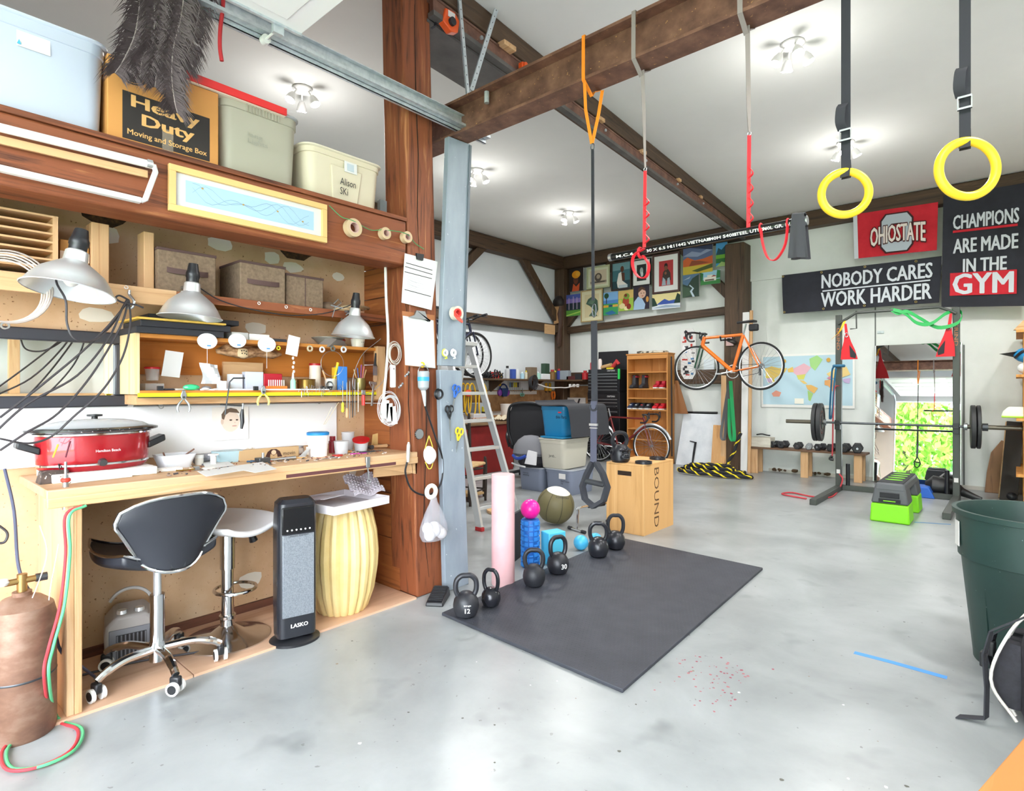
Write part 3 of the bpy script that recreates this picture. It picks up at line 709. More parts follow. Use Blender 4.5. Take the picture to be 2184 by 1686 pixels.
def baggie(label, px0, px1, py0, py1, x, m):
 p, q = ax(px0, py1, x), ax(px1, py0, x)
 mb = MB(); r_ = random.Random(px0)
 mb.sheet(lambda u, v: (x - .01 + .012 * sin(u * 7 + v * 5) + .01 * r_.random() * 0, p.y + (q.y - p.y) * (u + .06 * sin(v * 4)), p.z + (q.z - p.z) * (v - .1 * (u - .5) * v)), 6, 6, (.002, 0, 0))
 return tag(mb.build('plastic_bag', m), label, 'plastic bag')
baggie('crumpled white plastic bag in the middle of the box shelf', 430, 468, 776, 818, -3.22, mat('white_polybag', 'eaf0f5', .3))
tag(MB().box(-3.31, -3.295, ypx(475, -3.3), ypx(560, -3.3), SZ, ax(510, 772, -3.3).z).build('thin_board', M_piney), 'thin tan board leaning inside the box shelf', 'board')
M_cork = noisy('bark_brown', [(.35, '5b3a25'), (.5, '9a7350'), (.62, 'c9a27c')], (40, 14, 40), .9, bump=.6)
p = ax(530, 752, -3.22)
mb = MB().at((p.x, p.y, p.z)).tube([(0, -.17, .0), (0, -.12, .012), (.01, -.03, .0), (0, .06, .01), (0, .14, -.004), (0, .19, 0)], [.012, .034, .038, .03, .026, .008], 10)
tag(mb.build('driftwood', M_cork), 'rough brown driftwood piece fixed across the back of the box shelf', 'driftwood')
p = ax(518, 752, -3.18); mb = MB().at(p)
mb.lathe([(.01, -.028), (.028, -.02), (.03, .0), (.026, .02), (.01, .026)], n=14, sx=.5)
co = tag(mb.build('coral_piece', C('d9c19c', .9)), 'pale holey coral piece in front of the driftwood', 'coral')
for dy, dz in ((-.012, .01), (0, .012), (.012, .008), (-.01, -.004), (.004, -.004), (.014, -.008)):
 MB().at(p).cyl((.011, dy, dz), (.0155, dy, dz), .0035, n=6).build('hole', C('2b211a'), co)
for k, (a, b, zt, m, lab) in enumerate(((492, 518, 797, 'dfe6ee', 'small labelled clear box with white bow on the box shelf'), (524, 562, 792, 'cfd8e6', 'clear case of drill bits on the box shelf'), (563, 602, 796, 'b9142b', 'dark red box in the middle of the box shelf'))):
 item_box('small_box', lab, a, b, SZ, ax(a, zt, -3.2).z, -3.2, .05, C(m, .35))
tag(MB().box(-3.16, -3.09, ypx(425, -3.1), ypx(700, -3.1), SZ, SZ + .008).build('steel_rule_strip', C('e5e8ee', .3)), 'white metal strip lying along the box shelf', 'strip')
t = thing('bit_stand', 'orange stand holding a row of small white bits', 'bit stand', (-3.12, ypx(590, -3.12), SZ + .008))
MB().cbox((0, 0, .008), .03, .11, .016).build('base', C('ee7a2a', .5), t)
for k in range(8): MB().cyl((0, -.045 + .0125 * k, .016), (0, -.045 + .0125 * k, .05), .0032, n=6).build('bit', C('e8e2da', .4), t)
t = thing('glue_bottle', 'small mint green glue bottle with white nozzle on the shelf', 'bottle', (-3.1, ypx(625, -3.1), SZ + .008))
MB().lathe([(.015, 0), (.015, .045), (.006, .06)], n=12).build('bottle', C('9fdcc4', .4), t); MB().lathe([(.007, .06), (.005, .09), (.002, .095)], n=10).build('nozzle', M_wht, t)
t = thing('brass_pot', 'short brass pot with lid on the box shelf', 'pot', (-3.16, ypx(653, -3.16), SZ + .008))
MB().lathe([(.05, 0), (.052, .01), (.052, .05), (.054, .055), (.05, .058), (.0, .058)], n=28).build('body', mat('brass', '9a7a3e', .3, .9), t)
MB().torus((0, -.056, .045), .012, .003, 'x', 12, 6).build('ring', mat('brass', '9a7a3e'), t)
def can(name, label, px, zt, x, r, col, lid, z=None, cat='can'):
 z = SZ if z is None else z
 y_ = ypx(px, x); h_ = ax(px, zt, x).z - z
 t = thing(name, label, cat, (x, y_, z))
 MB().lathe([(r * .97, 0), (r, .004), (r, h_ - .012)], n=22).build('body', C(col, .45), t)
 MB().lathe([(r * 1.03, h_ - .012), (r * 1.03, h_), (.001, h_)], n=22).build('lid', C(lid, .4), t)
 return t
can('powder_tin', 'cream tin with red lid at the back of the box shelf', 672, 775, -3.26, .035, 'efe3d2', 'b5121e')
t = thing('brush_jar', 'clear jar of wooden tools and yellow brush on the box shelf', 'jar', (-3.15, ypx(705, -3.15), SZ))
MB().shell([(.001, .003), (.03, .003), (.032, .07), (.034, .07), (.034, 0), (.001, 0)], n=18).build('jar', M_clear, t)
MB().tube([(0, .01, .01), (.01, .045, .17)], [.004, .009], 8).build('yellow_brush', C('e6c02a'), t)
MB().tube([(0, -.01, .01), (-.005, -.05, .12)], [.004, .006], 8).build('wooden_stick', M_pinez, t)
t = item_box('blue_carton', 'tall blue and white printed carton on the box shelf', 722, 741, SZ, ax(730, 781, -3.13).z, -3.13, .05, C('3b7fd0', .5))
tag(MB().box(-3.2, -3.15, ypx(717, -3.15), ypx(722, -3.15), SZ, ax(718, 783, -3.15).z).build('yellow_carton', C('e0b32c')), 'narrow yellow carton behind the blue one', 'box')
t = thing('brush_pot', 'olive brass pot holding paint brushes at the right of the shelf', 'pot', (-3.13, ypx(768, -3.13), SZ))
MB().lathe([(.03, 0), (.036, .03), (.032, .075), (.03, .075)], n=20).build('pot', mat('old_brass', '8c7f4e', .35, .7), t)
for k, (dy, h_, c_) in enumerate(((-.045, .13, 'c9a57a'), (-.02, .14, '3a5aa0'), (.01, .16, '7a3f8a'), (.03, .15, 'c46a70'), (.045, .13, 'a8845a'))):
 MB().tube([(0, dy * .3, .03), (.0, dy, h_)], [.002, .004], 6).build('brush', C(c_), t)
t = thing('flat_paint_brush', 'flat paint brush hanging by the end of the box shelf', 'brush', ax(800, 790, -3.04))
MB().box(-.006, .006, -.012, .012, -.03, .03).build('ferrule', M_steel, t); MB().tube([(0, 0, .03), (0, 0, .05), (0, .004, .11)], [.012, .008, .005], 8).build('handle', M_blk, t); MB().box(-.005, .005, -.011, .011, -.065, -.03).build('bristles', C('b08a6a'), t)
tag(MB().box(-3.1, -3.06, ypx(805, -3.06), ypx(822, -3.06), bz0 - .04, bz1 + .01).build('end_strip', M_pinez, bev=.002), 'upright pine strip closing the right end of the box shelf', 'strip')
# ---- hung on the front of the box shelf
def disc_on_string(label, px, py, r, drop):
 p = ax(px, py, BX + .03); t = thing('paper_disc', label, 'paper disc', p, group='white paper discs hung on the box shelf')
 MB().at(rot=(0, R(90), 0)).lathe([(.001, 0), (r, 0), (r, .002), (.001, .003)], n=24, sx=.82).build('disc', M_paper, t)
 for k in range(3): MB().box(.0035, .004, -r * .5, r * .45, .012 - .009 * k, .0135 - .009 * k).build('handwriting', C('b9bcc4'), t)
 MB().box(.0035, .0041, -.002, .016, -.026, -.02).build('blue_mark', C('3f8fd0'), t)
 if drop: MB().cyl((0, 0, -r * .8), (0, 0, -drop), .001, n=5).build('string', M_wht, t)
disc_on_string('white paper disc with handwriting, leftmost of three on box shelf', 442, 727, .048, .12)
disc_on_string('white paper disc, middle of three on box shelf', 506, 726, .046, 0)
disc_on_string('white paper disc, rightmost of three on box shelf', 569, 734, .05, .13)
p = ax(625, 735, BX + .03); t = thing('paper_tag', 'white square tag card hung from the box shelf with beads below', 'tag', p)
MB().at(rot=(R(-10), 0, 0)).box(-.001, .001, -.035, .035, -.06, .05).build('card', M_paper, t)
for k in range(4): MB().sphere((0, .005 * (k % 2), -.075 - .025 * k), .007, 8, sz=1.4).build('bead', M_wht, t)
for k, (px, py, r, c_, lab) in enumerate(((594, 742, .012, 'd8d32a', 'small yellow padlock-like charm'), (661, 743, .019, 'b9a98c', 'beaded ring hanging second'), (687, 745, .018, 'dcdcdc', 'white washer ring hanging third'), (710, 743, .016, '6a6a66', 'grey pierced ring hanging fourth'), (733, 745, .02, 'cfcfd2', 'silver oval ring hanging fifth'))):
 p = ax(px, py, BX + .015); tag(MB().torus(p, r * .75, r * .3, 'x', 18, 6).build('hanging_ring', C(c_, .35)), lab + ' from the left on the shelf edge', 'ring', 'rings hung on the shelf edge')
p = ax(709, 775, BX + .03); tag(MB().torus(p, .075, .0013, 'x', 30, 5).build('wire_loop', M_steel), 'large thin wire loop hanging before the brush jar', 'wire')
def pliers(label, px, py, h_, hc, x=BX + .02, sp=.028):
 p = ax(px, py, x); t = thing('pliers', label, 'pliers', p)
 k = h_
 MB().prism([(0, -.008, .0), (0, .008, .0), (0, .014, .02), (0, .006, .045), (0, -.006, .045), (0, -.014, .02)], (.008, 0, 0)).build('jaws', M_steel, t, bev=.002)
 MB().cyl((-.002, 0, .012), (.011, 0, .012), .006, n=10).build('pivot', M_dsteel, t)
 for s_ in (-1, 1): MB().tube([(.004, s_ * .006, .0), (.004, s_ * sp * .8, -k * .35), (.004, s_ * sp, -k * .7), (.004, s_ * sp * .85, -k)], [.004, .006, .006, .005], 8).build('handle', hc, t)
pliers('silver-handled pliers hanging from the yellow ruler', 391, 852, .06, M_steel)
pliers('yellow-handled pliers hanging from the yellow ruler', 561, 840, .06, C('ead87a', .4), sp=.032)
for k, px in enumerate((341, 545)):
 tag(MB().at(ax(px, 828, BX + .012)).box(-.004, .01, -.012, .012, -.01, .012).cyl((.01, 0, 0), (.013, 0, 0), .004, n=8).build('ruler_clip', M_blk, bev=.001), ['square black clip at the left end of the yellow ruler', 'square black clip in the middle of the yellow ruler'][k], 'clip')
# wire scraps hanging over the ruler
mb = MB(); rw = random.Random(9)
for k in range(46):
 px = rw.uniform(640, 728); p = ax(px, rw.uniform(822, 842), BX + .012 + rw.uniform(0, .012))
 a = rw.uniform(-1.2, 1.2); l_ = rw.uniform(.012, .03)
 mb.tube([p, p + Vector((.004, sin(a) * l_ * .6, l_ * .3)), p + Vector((.006, sin(a) * l_, -cos(a) * l_))], .0011, 4)
o = mb.build('wire_clippings', M_steel); tag(o, 'tangle of silver wire pieces draped over the yellow ruler', 'wire'); o['kind'] = 'stuff'
# row of files and tools
def hang_tool(name, label, px, py0, py1, w_, m, handle=None, x=BX + .02, cat='file'):
 a, b = ax(px, py0, x), ax(px + 1, py1, x); t = thing(name, label, cat, a)
 l_ = a.z - b.z
 MB().box(-.002, .002, -w_, w_, -l_, 0).build('blade', m, t, bev=.0008)
 if handle: MB().lathe([(.004, 0), (.009, -.012), (.008, -.03), (.01, -.05), (.006, -.06), (.001, -.061)], (0, 0, -l_ + .03), 12).build('handle', handle, t)
for k, (px, a, b, w_, m, h, lab) in enumerate(((731, 812, 868, .002, M_steel, C('d8d83a'), 'thin file with yellow tip, first of the hanging files'), (740, 815, 880, .0025, M_steel, M_pinez, 'file with turned wooden handle hanging beside the box shelf'), (746, 812, 892, .002, M_steel, None, 'long plain needle file next to the wooden-handled one'),
  (752, 818, 890, .003, M_dsteel, None, 'dark flat file in the row of hanging files'), (757, 808, 886, .002, M_steel, None, 'bright thin rod in the row of hanging files'), (764, 815, 878, .0025, C('d8d2c8'), None, 'pale stick last in the row of hanging files'))):
 hang_tool('needle_file', lab, px, a, b, w_, m, h)
t = thing('red_handled_tool', 'tool with bright red handle hanging at the ruler end', 'tool', ax(775, 840, BX + .03))
MB().box(-.004, .004, -.014, .014, -.005, .025).build('head', M_steel, t, bev=.002); MB().tube([(0, 0, -.005), (0, 0, -.03), (0, 0, -.07)], [.009, .011, .01], 10).build('handle', C('e23b36', .4), t)
t = thing('caliper', 'steel caliper hanging between the red tool and the conduit', 'caliper', ax(797, 818, BX + .03))
MB().at(rot=(R(-6), 0, 0)).box(-.003, .003, -.007, .007, -.14, .0).box(-.003, .003, -.035, .02, -.004, .012).build('beam', M_steel, t, bev=.001); MB().prism([(0, -.035, 0), (0, -.025, .0), (0, -.012, -.03), (0, -.016, -.03)], (.004, 0, 0)).build('jaw', M_steel, t)
# jeweller's saw hanging over the baby picture
p = ax(488, 838, BX + .06); t = thing('jewellers_saw', 'jeweller saw frame with black handle hanging over the bench', 'saw', p)
q = lambda px, py: ax(px, py, BX + .06) - p
MB().tube([q(522, 806), q(498, 806), q(490, 814), q(482, 868), q(480, 884)], .004, 8).build('frame', M_dsteel, t)
MB().tube([q(470, 862), q(518, 865)], .004, 8).build('crossbar', M_dsteel, t)
MB().tube([q(518, 860), q(517, 872)], .006, 8).build('collar', M_steel, t)
MB().tube([q(517, 872), q(516, 885), q(517, 900), q(515, 914)], [.006, .011, .010, .006], 10).build('handle', M_blk, t)
# baby picture print
O = ax(452, 940, XP + .02); Uq = ax(530, 935, XP + .02) - O; Vq = ax(460, 868, XP + .02) - O; Uq.z = 0; Vq.y = 0
pp = thing('baby_photo_print', 'sepia print of a baby face leaning on the white backsplash', 'photo print', O)
flat('print', pp, O, Uq, Vq, [('f4efe9', SQ), ('fbf8f4', rc(.2, .95, 0, .38)), ('e9d6c6', el(.5, .56, .25, .32, 18)), ('6b5748', [(.26, .62), (.25, .78), (.34, .92), (.5, .97), (.66, .93), (.75, .8), (.62, .82), (.46, .84), (.36, .76), (.32, .62)]),
 ('d8bfae', el(.27, .56, .04, .09)), ('57463c', el(.5, .6, .04, .025)), ('57463c', el(.67, .6, .035, .025)), ('c99a8c', el(.6, .42, .07, .02)), ('d9bfb0', el(.61, .52, .025, .02))])
# ================================================================= on the bench top
def on(px, py, x): p = ax(px, py, x); return Vector((x, p.y, BZ))
M_crust = noisy('plaster_crusted', [(.35, 'd9cfc2'), (.55, 'f2eee8'), (.75, 'fbf9f6')], (25, 25, 25), .9, bump=.3, fine=(50, .7, '8a7a6c'))
# slow cooker on a board
tag(MB().box(-3.28, -2.95, .52, .9, BZ, BZ + .035).build('base_board', M_crust, bev=.004), 'crusted board under the red slow cooker', 'board')
t = thing('slow_cooker', 'red oval slow cooker with glass lid and black handles', 'slow cooker', (-3.1, .695, BZ + .036))
M_cook = mat('red_metallic', 'a3101f', .25, .3, coat=.6)
MB().lathe([(.16, 0), (.172, .012), (.178, .05), (.182, .145), (.18, .15)], n=40, sx=.72, sy=1.18).build('body', M_cook, t)
MB().lathe([(.183, .15), (.188, .153), (.188, .16), (.18, .162)], n=40, sx=.72, sy=1.18).build('chrome_trim', M_chr, t)
MB().lathe([(.176, .022), (.1785, .024), (.1785, .03), (.176, .032)], n=40, sx=.73, sy=1.185).build('silver_band', M_chr, t)
MB().lathe([(.188, .162), (.212, .17), (.212, .178), (.19, .184)], n=40, sx=.75, sy=1.17).build('pot_rim', noisy('speckled_black', [(.4, '1b1b1d'), (.6, '2a2a2c')], (10, 10, 10), .2, fine=(120, .68, 'c9c9c9')), t)
lid = MB().lathe([(.186, .182), (.16, .2), (.1, .215), (.03, .22), (.001, .22)], n=40, sx=.75, sy=1.17).build('glass_lid', mat('lid_glass', 'c9ced2', .08, alpha=.5), t)
MB().lathe([(.012, .218), (.012, .228), (.03, .23), (.03, .238), (.001, .24)], n=16).build('knob', M_blk, lid)
for s_ in (-1, 1):
 MB().at((0, s_ * .2, .095)).prism([(-.05, 0, -.02), (.05, 0, -.02), (.04, s_ * .075, .012), (-.04, s_ * .075, .012)], (0, -s_ * .004, .03)).build('handle', M_blk, t, bev=.006)
MB().at((.128, -.02, .04)).lathe([(.016, 0), (.016, .004)], n=14).at().build('dial', M_dsteel, t) if False else MB().tube([(.126, 0, .035), (.145, 0, .033)], [.018, .014], 14).build('dial', M_dsteel, t)
text('Hamilton Beach', (.1325, .02, .085), Y, Z, .09, .011, C('f0e8e8', .4), t)
# paint-crusted boards
def slab(label, px, py, lx, ly, rz, z=0, h=.01, m=None, name='crusted_board', cat='board'):
 p = az(px, py, BZ + z); return tag(MB().at((p.x, p.y, BZ + z), (0, 0, rz)).box(-lx / 2, lx / 2, -ly / 2, ly / 2, .0005, h).build(name, m or M_crust, bev=.002), label, cat)
slab('white crusted board nearest the bench corner', 205, 1022, .1, .24, .1)
slab('white crusted board lying behind the front one', 250, 1009, .07, .3, .05, .0, .018)
slab('longest white crusted strip in front of the white tub', 330, 1006, .06, .22, -.05, 0, .014)
tag(MB().at(az(175, 1006, BZ) + Vector((0, 0, .019))).lathe([(.05, 0), (.052, .02), (.048, .024), (.001, .024)], n=24).build('wooden_disc', M_pinex), 'round wooden block with small parts beside the slow cooker', 'wooden block')
t = thing('bench_vise', 'small speckled metal vise block at the bench corner', 'vise', az(112, 1028, BZ))
MB().prism([(-.04, -.05, 0), (.04, -.05, 0), (.03, -.04, .05), (-.03, -.04, .05)], (0, .09, 0)).build('block', noisy('speckled_brown', [(.4, '2f2622'), (.6, '4a3b34')], (20, 20, 20), .6, fine=(90, .64, 'd9cfc8')), t, bev=.003)
MB().torus((0, .02, .055), .018, .003, 'y', 14, 6, 0, pi).build('loop', M_blk, t)
t = thing('torch_clamp', 'upright metal torch holder clamped at the bench front corner', 'torch holder', az(140, 1038, BZ))
MB().cyl((0, 0, -.09), (0, 0, .05), .012, .01, 12).build('tube', M_steel, t); MB().cyl((0, 0, .05), (0, 0, .1), .005, n=8).build('nozzle', M_steel, t); MB().cbox((.0, .0, -.045), .03, .04, .02).build('clamp_jaw', M_steel, t, bev=.003)
MB().lathe([(.013, .02), (.017, .024), (.017, .032), (.013, .036)], n=12).build('red_collar', C('c0392b'), t)
for k, (a, b, c_, lab) in enumerate((((113, 975), (124, 947), 'e6b23a', 'yellow pencil leaning beside the slow cooker'), ((140, 975), (150, 940), '5a2030', 'dark red pen leaning beside the slow cooker'))):
 p = ax(*a, -2.86); q_ = ax(*b, -2.86); tag(MB().tube([p, q_], [.003, .0035], 6).build('pencil', C(c_)), lab, 'pencil')
t = thing('white_tub', 'square white plastic tub with tools in it on the bench', 'tub', on(372, 980, -3.12), .1)
MB().loft([rr(.1, .12, .02, 0), rr(.125, .155, .02, .065), rr(.135, .165, .02, .068)], cap1=False).loft([rr(.132, .162, .02, .067), rr(.1, .118, .02, .004)], cap0=False).build('body', mat('milky_tub', 'e4e6ea', .4, alpha=.85), t)
MB().tube([(0, -.01, .02), (.01, .09, .085)], .004, 6).tube([(.0, -.03, .02), (.02, -.06, .08)], .004, 6).build('tool', C('6d4a3c'), t)
item = lambda px, py, x=None: az(px, py, BZ)
tag(MB().at(item(378, 995)).cbox((0, 0, .025), .03, .05, .05).build('plaster_block', M_crust, bev=.004), 'small white plaster block before the white tub', 'block')
t = thing('label_marker', 'blue marker pen lying beside the white tub', 'marker', item(305, 1000)); MB().tube([(0, -.035, .006), (0, .035, .006)], .006, 8).build('barrel', C('2c4fa8'), t)
t = thing('lidded_tub', 'clear bluish tub under the baby picture', 'tub', on(486, 967, -3.15))
MB().loft([rr(.09, .13, .02, 0), rr(.1, .145, .02, .06)]).build('body', mat('blue_clear', 'b8d4dc', .3, alpha=.8), t)
t = thing('bead_basket', 'small red wicker basket full of beads on the bench', 'basket', item(530, 973))
MB().lathe([(.03, 0), (.048, .03), (.05, .034), (.046, .034), (.03, .006)], n=20).build('weave', C('8c3a26', .8), t)
mb = MB(); rb_ = random.Random(2)
for k in range(40):
 a, r_ = rb_.uniform(0, 6.28), rb_.uniform(0, .042); mb.sphere((r_ * cos(a), r_ * sin(a), .032 + rb_.uniform(0, .01)), .006, 6)
mb.build('beads', C('d9cbb4', .4), t)['kind'] = 'stuff'
for k in range(12):
 a = k * pi / 6; MB().sphere((.052 * cos(a), .052 * sin(a), .03), .006, 6).build('rim_bead', C('a8402c'), t)
p = on(580, 950, -3.1); t = thing('printed_box', 'long tan box printed with a dark figure on the bench', 'box', p)
MB().box(-.03, .0, -.18, .16, 0, .06).build('body', C('b8986f', .8), t, bev=.003)
flat('printed_figure', t, p + Vector((.0005, -.04, .008)), Y * .1, Z * .045, [('3a1a14', [(.0, .0), (.15, .7), (.35, 1), (.65, 1), (.85, .7), (1, 0), (.72, 0), (.68, .45), (.5, .2), (.32, .45), (.28, 0)]), ('d8b090', el(.5, .6, .14, .3))])
text('movin', p + Vector((.001, .1, .025)), Y, Z, .07, .02, C('4a3a30'), t, world=True)
def bottle(label, px, py, r, h_, body, cap, name='small_bottle', x=None):
 p = item(px, py) if x is None else on(px, py, x)
 t = thing(name, label, 'bottle', p); MB().lathe([(r, 0), (r, h_ * .7), (r * .7, h_ * .78)], n=16).build('body', body, t); MB().lathe([(r * .8, h_ * .78), (r * .8, h_), (.001, h_)], n=16).build('cap', cap, t)
bottle('small white bottle with light blue label on the bench', 611, 958, .02, .07, C('8fc9e6', .4), M_wht)
bottle('clear glass jar behind the light blue bottle', 640, 952, .024, .05, M_clear, M_steel, x=-3.2)
t = thing('white_canister', 'white plastic bucket with blue lid on the bench front', 'bucket', item(678, 972))
MB().lathe([(.05, 0), (.058, .125), (.06, .127)], n=28).build('body', mat('white_bucket', 'f4f4f6', .5), t); MB().lathe([(.062, .122), (.063, .136), (.055, .14), (.001, .138)], n=28).build('lid', C('1f7fc0', .4), t)
t = thing('paper_packet', 'white folded paper packet lying before the white bucket', 'paper', item(655, 975)); MB().at(rot=(0, 0, .2)).prism([(-.02, -.05, 0), (.03, -.05, 0), (.0, .02, .05), (-.02, .02, .05)], (.004, 0, 0)).build('packet', M_paper, t)
p = on(800, 945, -3.1)
def deli_b(label, px, py, r, h_, x, lid=None, tilt=False):
 p = on(px, py, x); t = thing('deli_cup', label, 'container', p)
 MB().lathe([(r * .8, 0), (r, h_), (r * 1.04, h_ + .003)], n=24).build('cup', mat('frosted_cup', 'dfe4ea', .25, alpha=.6), t)
 if lid: MB().at((0, 0, h_ + .006), (R(10), R(14), 0) if tilt else (0, 0, 0)).lathe([(r * 1.15, 0), (r * 1.17, .01), (.001, .013)], n=24).build('lid', C(lid, .35), t)
deli_b('clear deli cup of beads in the middle of the bench end', 728, 955, .045, .075, -3.02)
deli_b('clear deli cup with tilted red lid at the bench end', 770, 952, .045, .06, -3.06, 'b8121e', True)
deli_b('clear cup stacked bag-like behind the red-lidded cup', 742, 935, .04, .11, -3.2)
bottle('dark red squeeze bottle beside the blue-lidded bucket', 709, 952, .022, .1, C('8c1226', .35), C('8c1226', .35), x=-3.12)
tag(MB().at(on(808, 940, -3.2) + Vector((0, 0, .0))).prism([(0, -.06, 0), (0, .07, 0), (0, .08, .11), (0, -.05, .085)], (.006, 0, 0)).build('tan_card', C('d9b878')), 'tan card leaning on the post end of the bench', 'card')
t = thing('ball_pein_hammer', 'small hammer with wooden handle on the bench end', 'hammer', item(800, 958)); MB().tube([(0, -.04, .02), (.0, .09, .018)], [.007, .012], 8).build('handle', M_piney, t); MB().tube([(-.035, -.045, .02), (.035, -.045, .02)], [.012, .014], 10).build('head', M_dsteel, t)
for k, (px, py, l_, c_, r_, lab) in enumerate(((735, 966, .09, 'c98a4a', .009, 'wooden handled graver beside the deli cups'), (765, 968, .1, 'c22fa8', .004, 'magenta pen on the bench end'), (790, 964, .14, '2c3038', .005, 'long black tool at the bench end'), (712, 957, .04, 'a8743c', .012, 'short wooden knob tool near the dark red bottle'), (540, 985, .06, '3a5a78', .005, 'blue handled pliers on the bench front'), (490, 973, .05, 'd8a060', .009, 'round wooden handle beside the bead basket'), (470, 978, .05, 'a3202c', .006, 'red and blue small tool beside the bead basket'), (565, 972, .06, '2a3350', .008, 'dark blue small tool behind the bead basket'), (640, 978, .07, 'c9a068', .006, 'tan wooden stick near the bench front'))):
 p = item(px, py); tag(MB().tube([p + Vector((-.01, -l_ / 2, r_)), p + Vector((0, 0, r_)), p + Vector((.01, l_ / 2, r_))], [r_, r_ * .8, r_ * .5], 8).build('hand_tool', C(c_, .45)), lab, 'hand tool', 'small tools on the bench')
for k, (pts, lab) in enumerate((([(420, 1005), (560, 985), (590, 1000), (545, 1008), (520, 1003), (440, 1016)], 'large crumpled white paper over the bench front edge'), ([(430, 985), (480, 980), (500, 992), (440, 1000)], 'white plastic scrap beside the bead basket'), ([(450, 925), (590, 935), (605, 930), (560, 925)], 'white angled paper strip under the baby picture'))):
 Pz = [az(a, b, BZ + .004 + .002 * k) for a, b in pts] if k < 2 else [Vector((-3.2, ypx(a, -3.2), BZ + .1)) + Vector((.06 * (i % 2), 0, .0)) for i, (a, b) in enumerate(pts)]
 if k < 2: tag(MB().prism(Pz, (0, 0, .0015)).build('paper_scrap', M_paper), lab, 'paper')
mb = MB(); rb_ = random.Random(8); shapes = []
for k in range(260):
 p = Vector((rb_.uniform(-3.2, -2.82), rb_.uniform(.9, 2.15), BZ + .004)); s_ = rb_.uniform(.003, .009)
 mb.mi(rb_.randrange(4)); mb.at(p, (rb_.uniform(-.3, .3), rb_.uniform(-.3, .3), rb_.uniform(0, 3))).cbox((0, 0, 0), s_ * rb_.uniform(1, 3), s_, s_ * .6)
o = mb.build('bench_scraps', [C('6d5a52'), C('c9bdb4'), C('8a4f3a'), C('3a3c44')]); tag(o, 'scattered beads, clippings and scraps over the bench top', 'scraps'); o['kind'] = 'stuff'
t = thing('screw_clamp', 'small metal screw clamp under the right bench edge', 'clamp', ax(785, 985, XF + .03))
MB().box(-.02, .004, -.012, .012, -.03, .03).build('frame', M_steel, t, bev=.002); MB().cyl((-.005, 0, -.03), (-.005, .01, -.1), .004, n=8).build('screw', M_steel, t); MB().torus((-.005, .01, -.11), .012, .003, 'x', 14, 6).build('ring', M_steel, t)
# sticks in bucket
tag(MB().tube([ax(693, 905, -3.0), ax(722, 858, -3.0)], .0015, 5).tube([ax(690, 905, -3.0), ax(708, 868, -3.0)], .0015, 5).build('wire_sticks', C('c8b89a')), 'two thin sticks poking up behind the blue-lidded bucket', 'sticks')
# ================================================================= framed mirror on alcove wall
ym1 = ypx(273, XP + .03); zm1, zm0 = ax(272, 711, XP + .03).z, ax(272, 866, XP + .03).z
ml = thing('framed_mirror', 'wide mirror in a dark frame behind the slow cooker', 'mirror', (XP + .02, .4, zm0))
fw = .055
for (y0, y1, z0, z1) in ((-.2, ym1, zm1 - fw, zm1), (-.2, ym1, zm0, zm0 + fw), (ym1 - fw, ym1, zm0 + fw, zm1 - fw), (-.2, -.2 + fw, zm0 + fw, zm1 - fw)):
 MB().box(XP + .003, XP + .035, y0, y1, z0, z1).build('frame_rail', mat('dark_frame', '34353c', .4), ml, world=True, bev=.006)
MB().box(XP + .004, XP + .012, -.2 + fw, ym1 - fw, zm0 + fw, zm1 - fw).build('glass', M_mirror, ml, world=True)
# ================================================================= clamp lamps
def clamp_lamp(label, px, py, x, r, tilt, side):
 c_ = ax(px, py, x); t = thing('clamp_lamp', label, 'lamp', c_, rot=tilt, group='aluminium clamp lamps')
 MB().shell([(r, 0), (r * 1.02, .003), (r * .96, .01), (r * .86, .04), (r * .7, .075), (r * .45, .105), (r * .27, .125), (r * .25, .165), (r * .22, .17)], n=36).shell([(r * .98, .003), (r * .84, .04), (r * .68, .073), (r * .43, .1), (.02, .12)], n=36).build('reflector', M_alu, t)
 MB().lathe([(r * .2, .165), (r * .2, .19), (r * .22, .195), (r * .22, .215), (r * .19, .225), (r * .15, .26), (.001, .262)], n=18).build('socket', M_blk, t)
 MB().sphere((0, 0, .06), .03, 14, sz=1.3).build('bulb', M_wht, t)
 MB().cbox((side * r * .45, .0, .15), .03, .05, .012).tube([(side * r * .4, 0, .16), (side * r * .75, .01, .135), (side * r * .95, 0, .12)], .004, 6).tube([(side * r * .4, 0, .15), (side * r * .7, -.02, .12), (side * r * .9, -.02, .1)], .004, 6).build('clamp', M_steel, t)
 return c_
l1 = clamp_lamp('largest clamp lamp at far left over the slow cooker', 147, 622, -2.8, .155, (R(-10), R(-4), 0), -1)
l2 = clamp_lamp('middle clamp lamp over the black cases', 406, 678, -2.95, .137, (R(-3), 0, 0), -1)
l3 = clamp_lamp('right-hand clamp lamp beside the timber post', 753, 718, -2.95, .125, (R(-3), R(3), 0), -1)
def cord(name, label, pts, r, m, cat='cord', n=6, group=None):
 return tag(MB().tube(smooth_path(pts, 6), r, n).build(name, m), label, cat, group)
M_cord = mat('dark_cord', '3b383c', .6)
hk = ax(275, 640, -2.98)
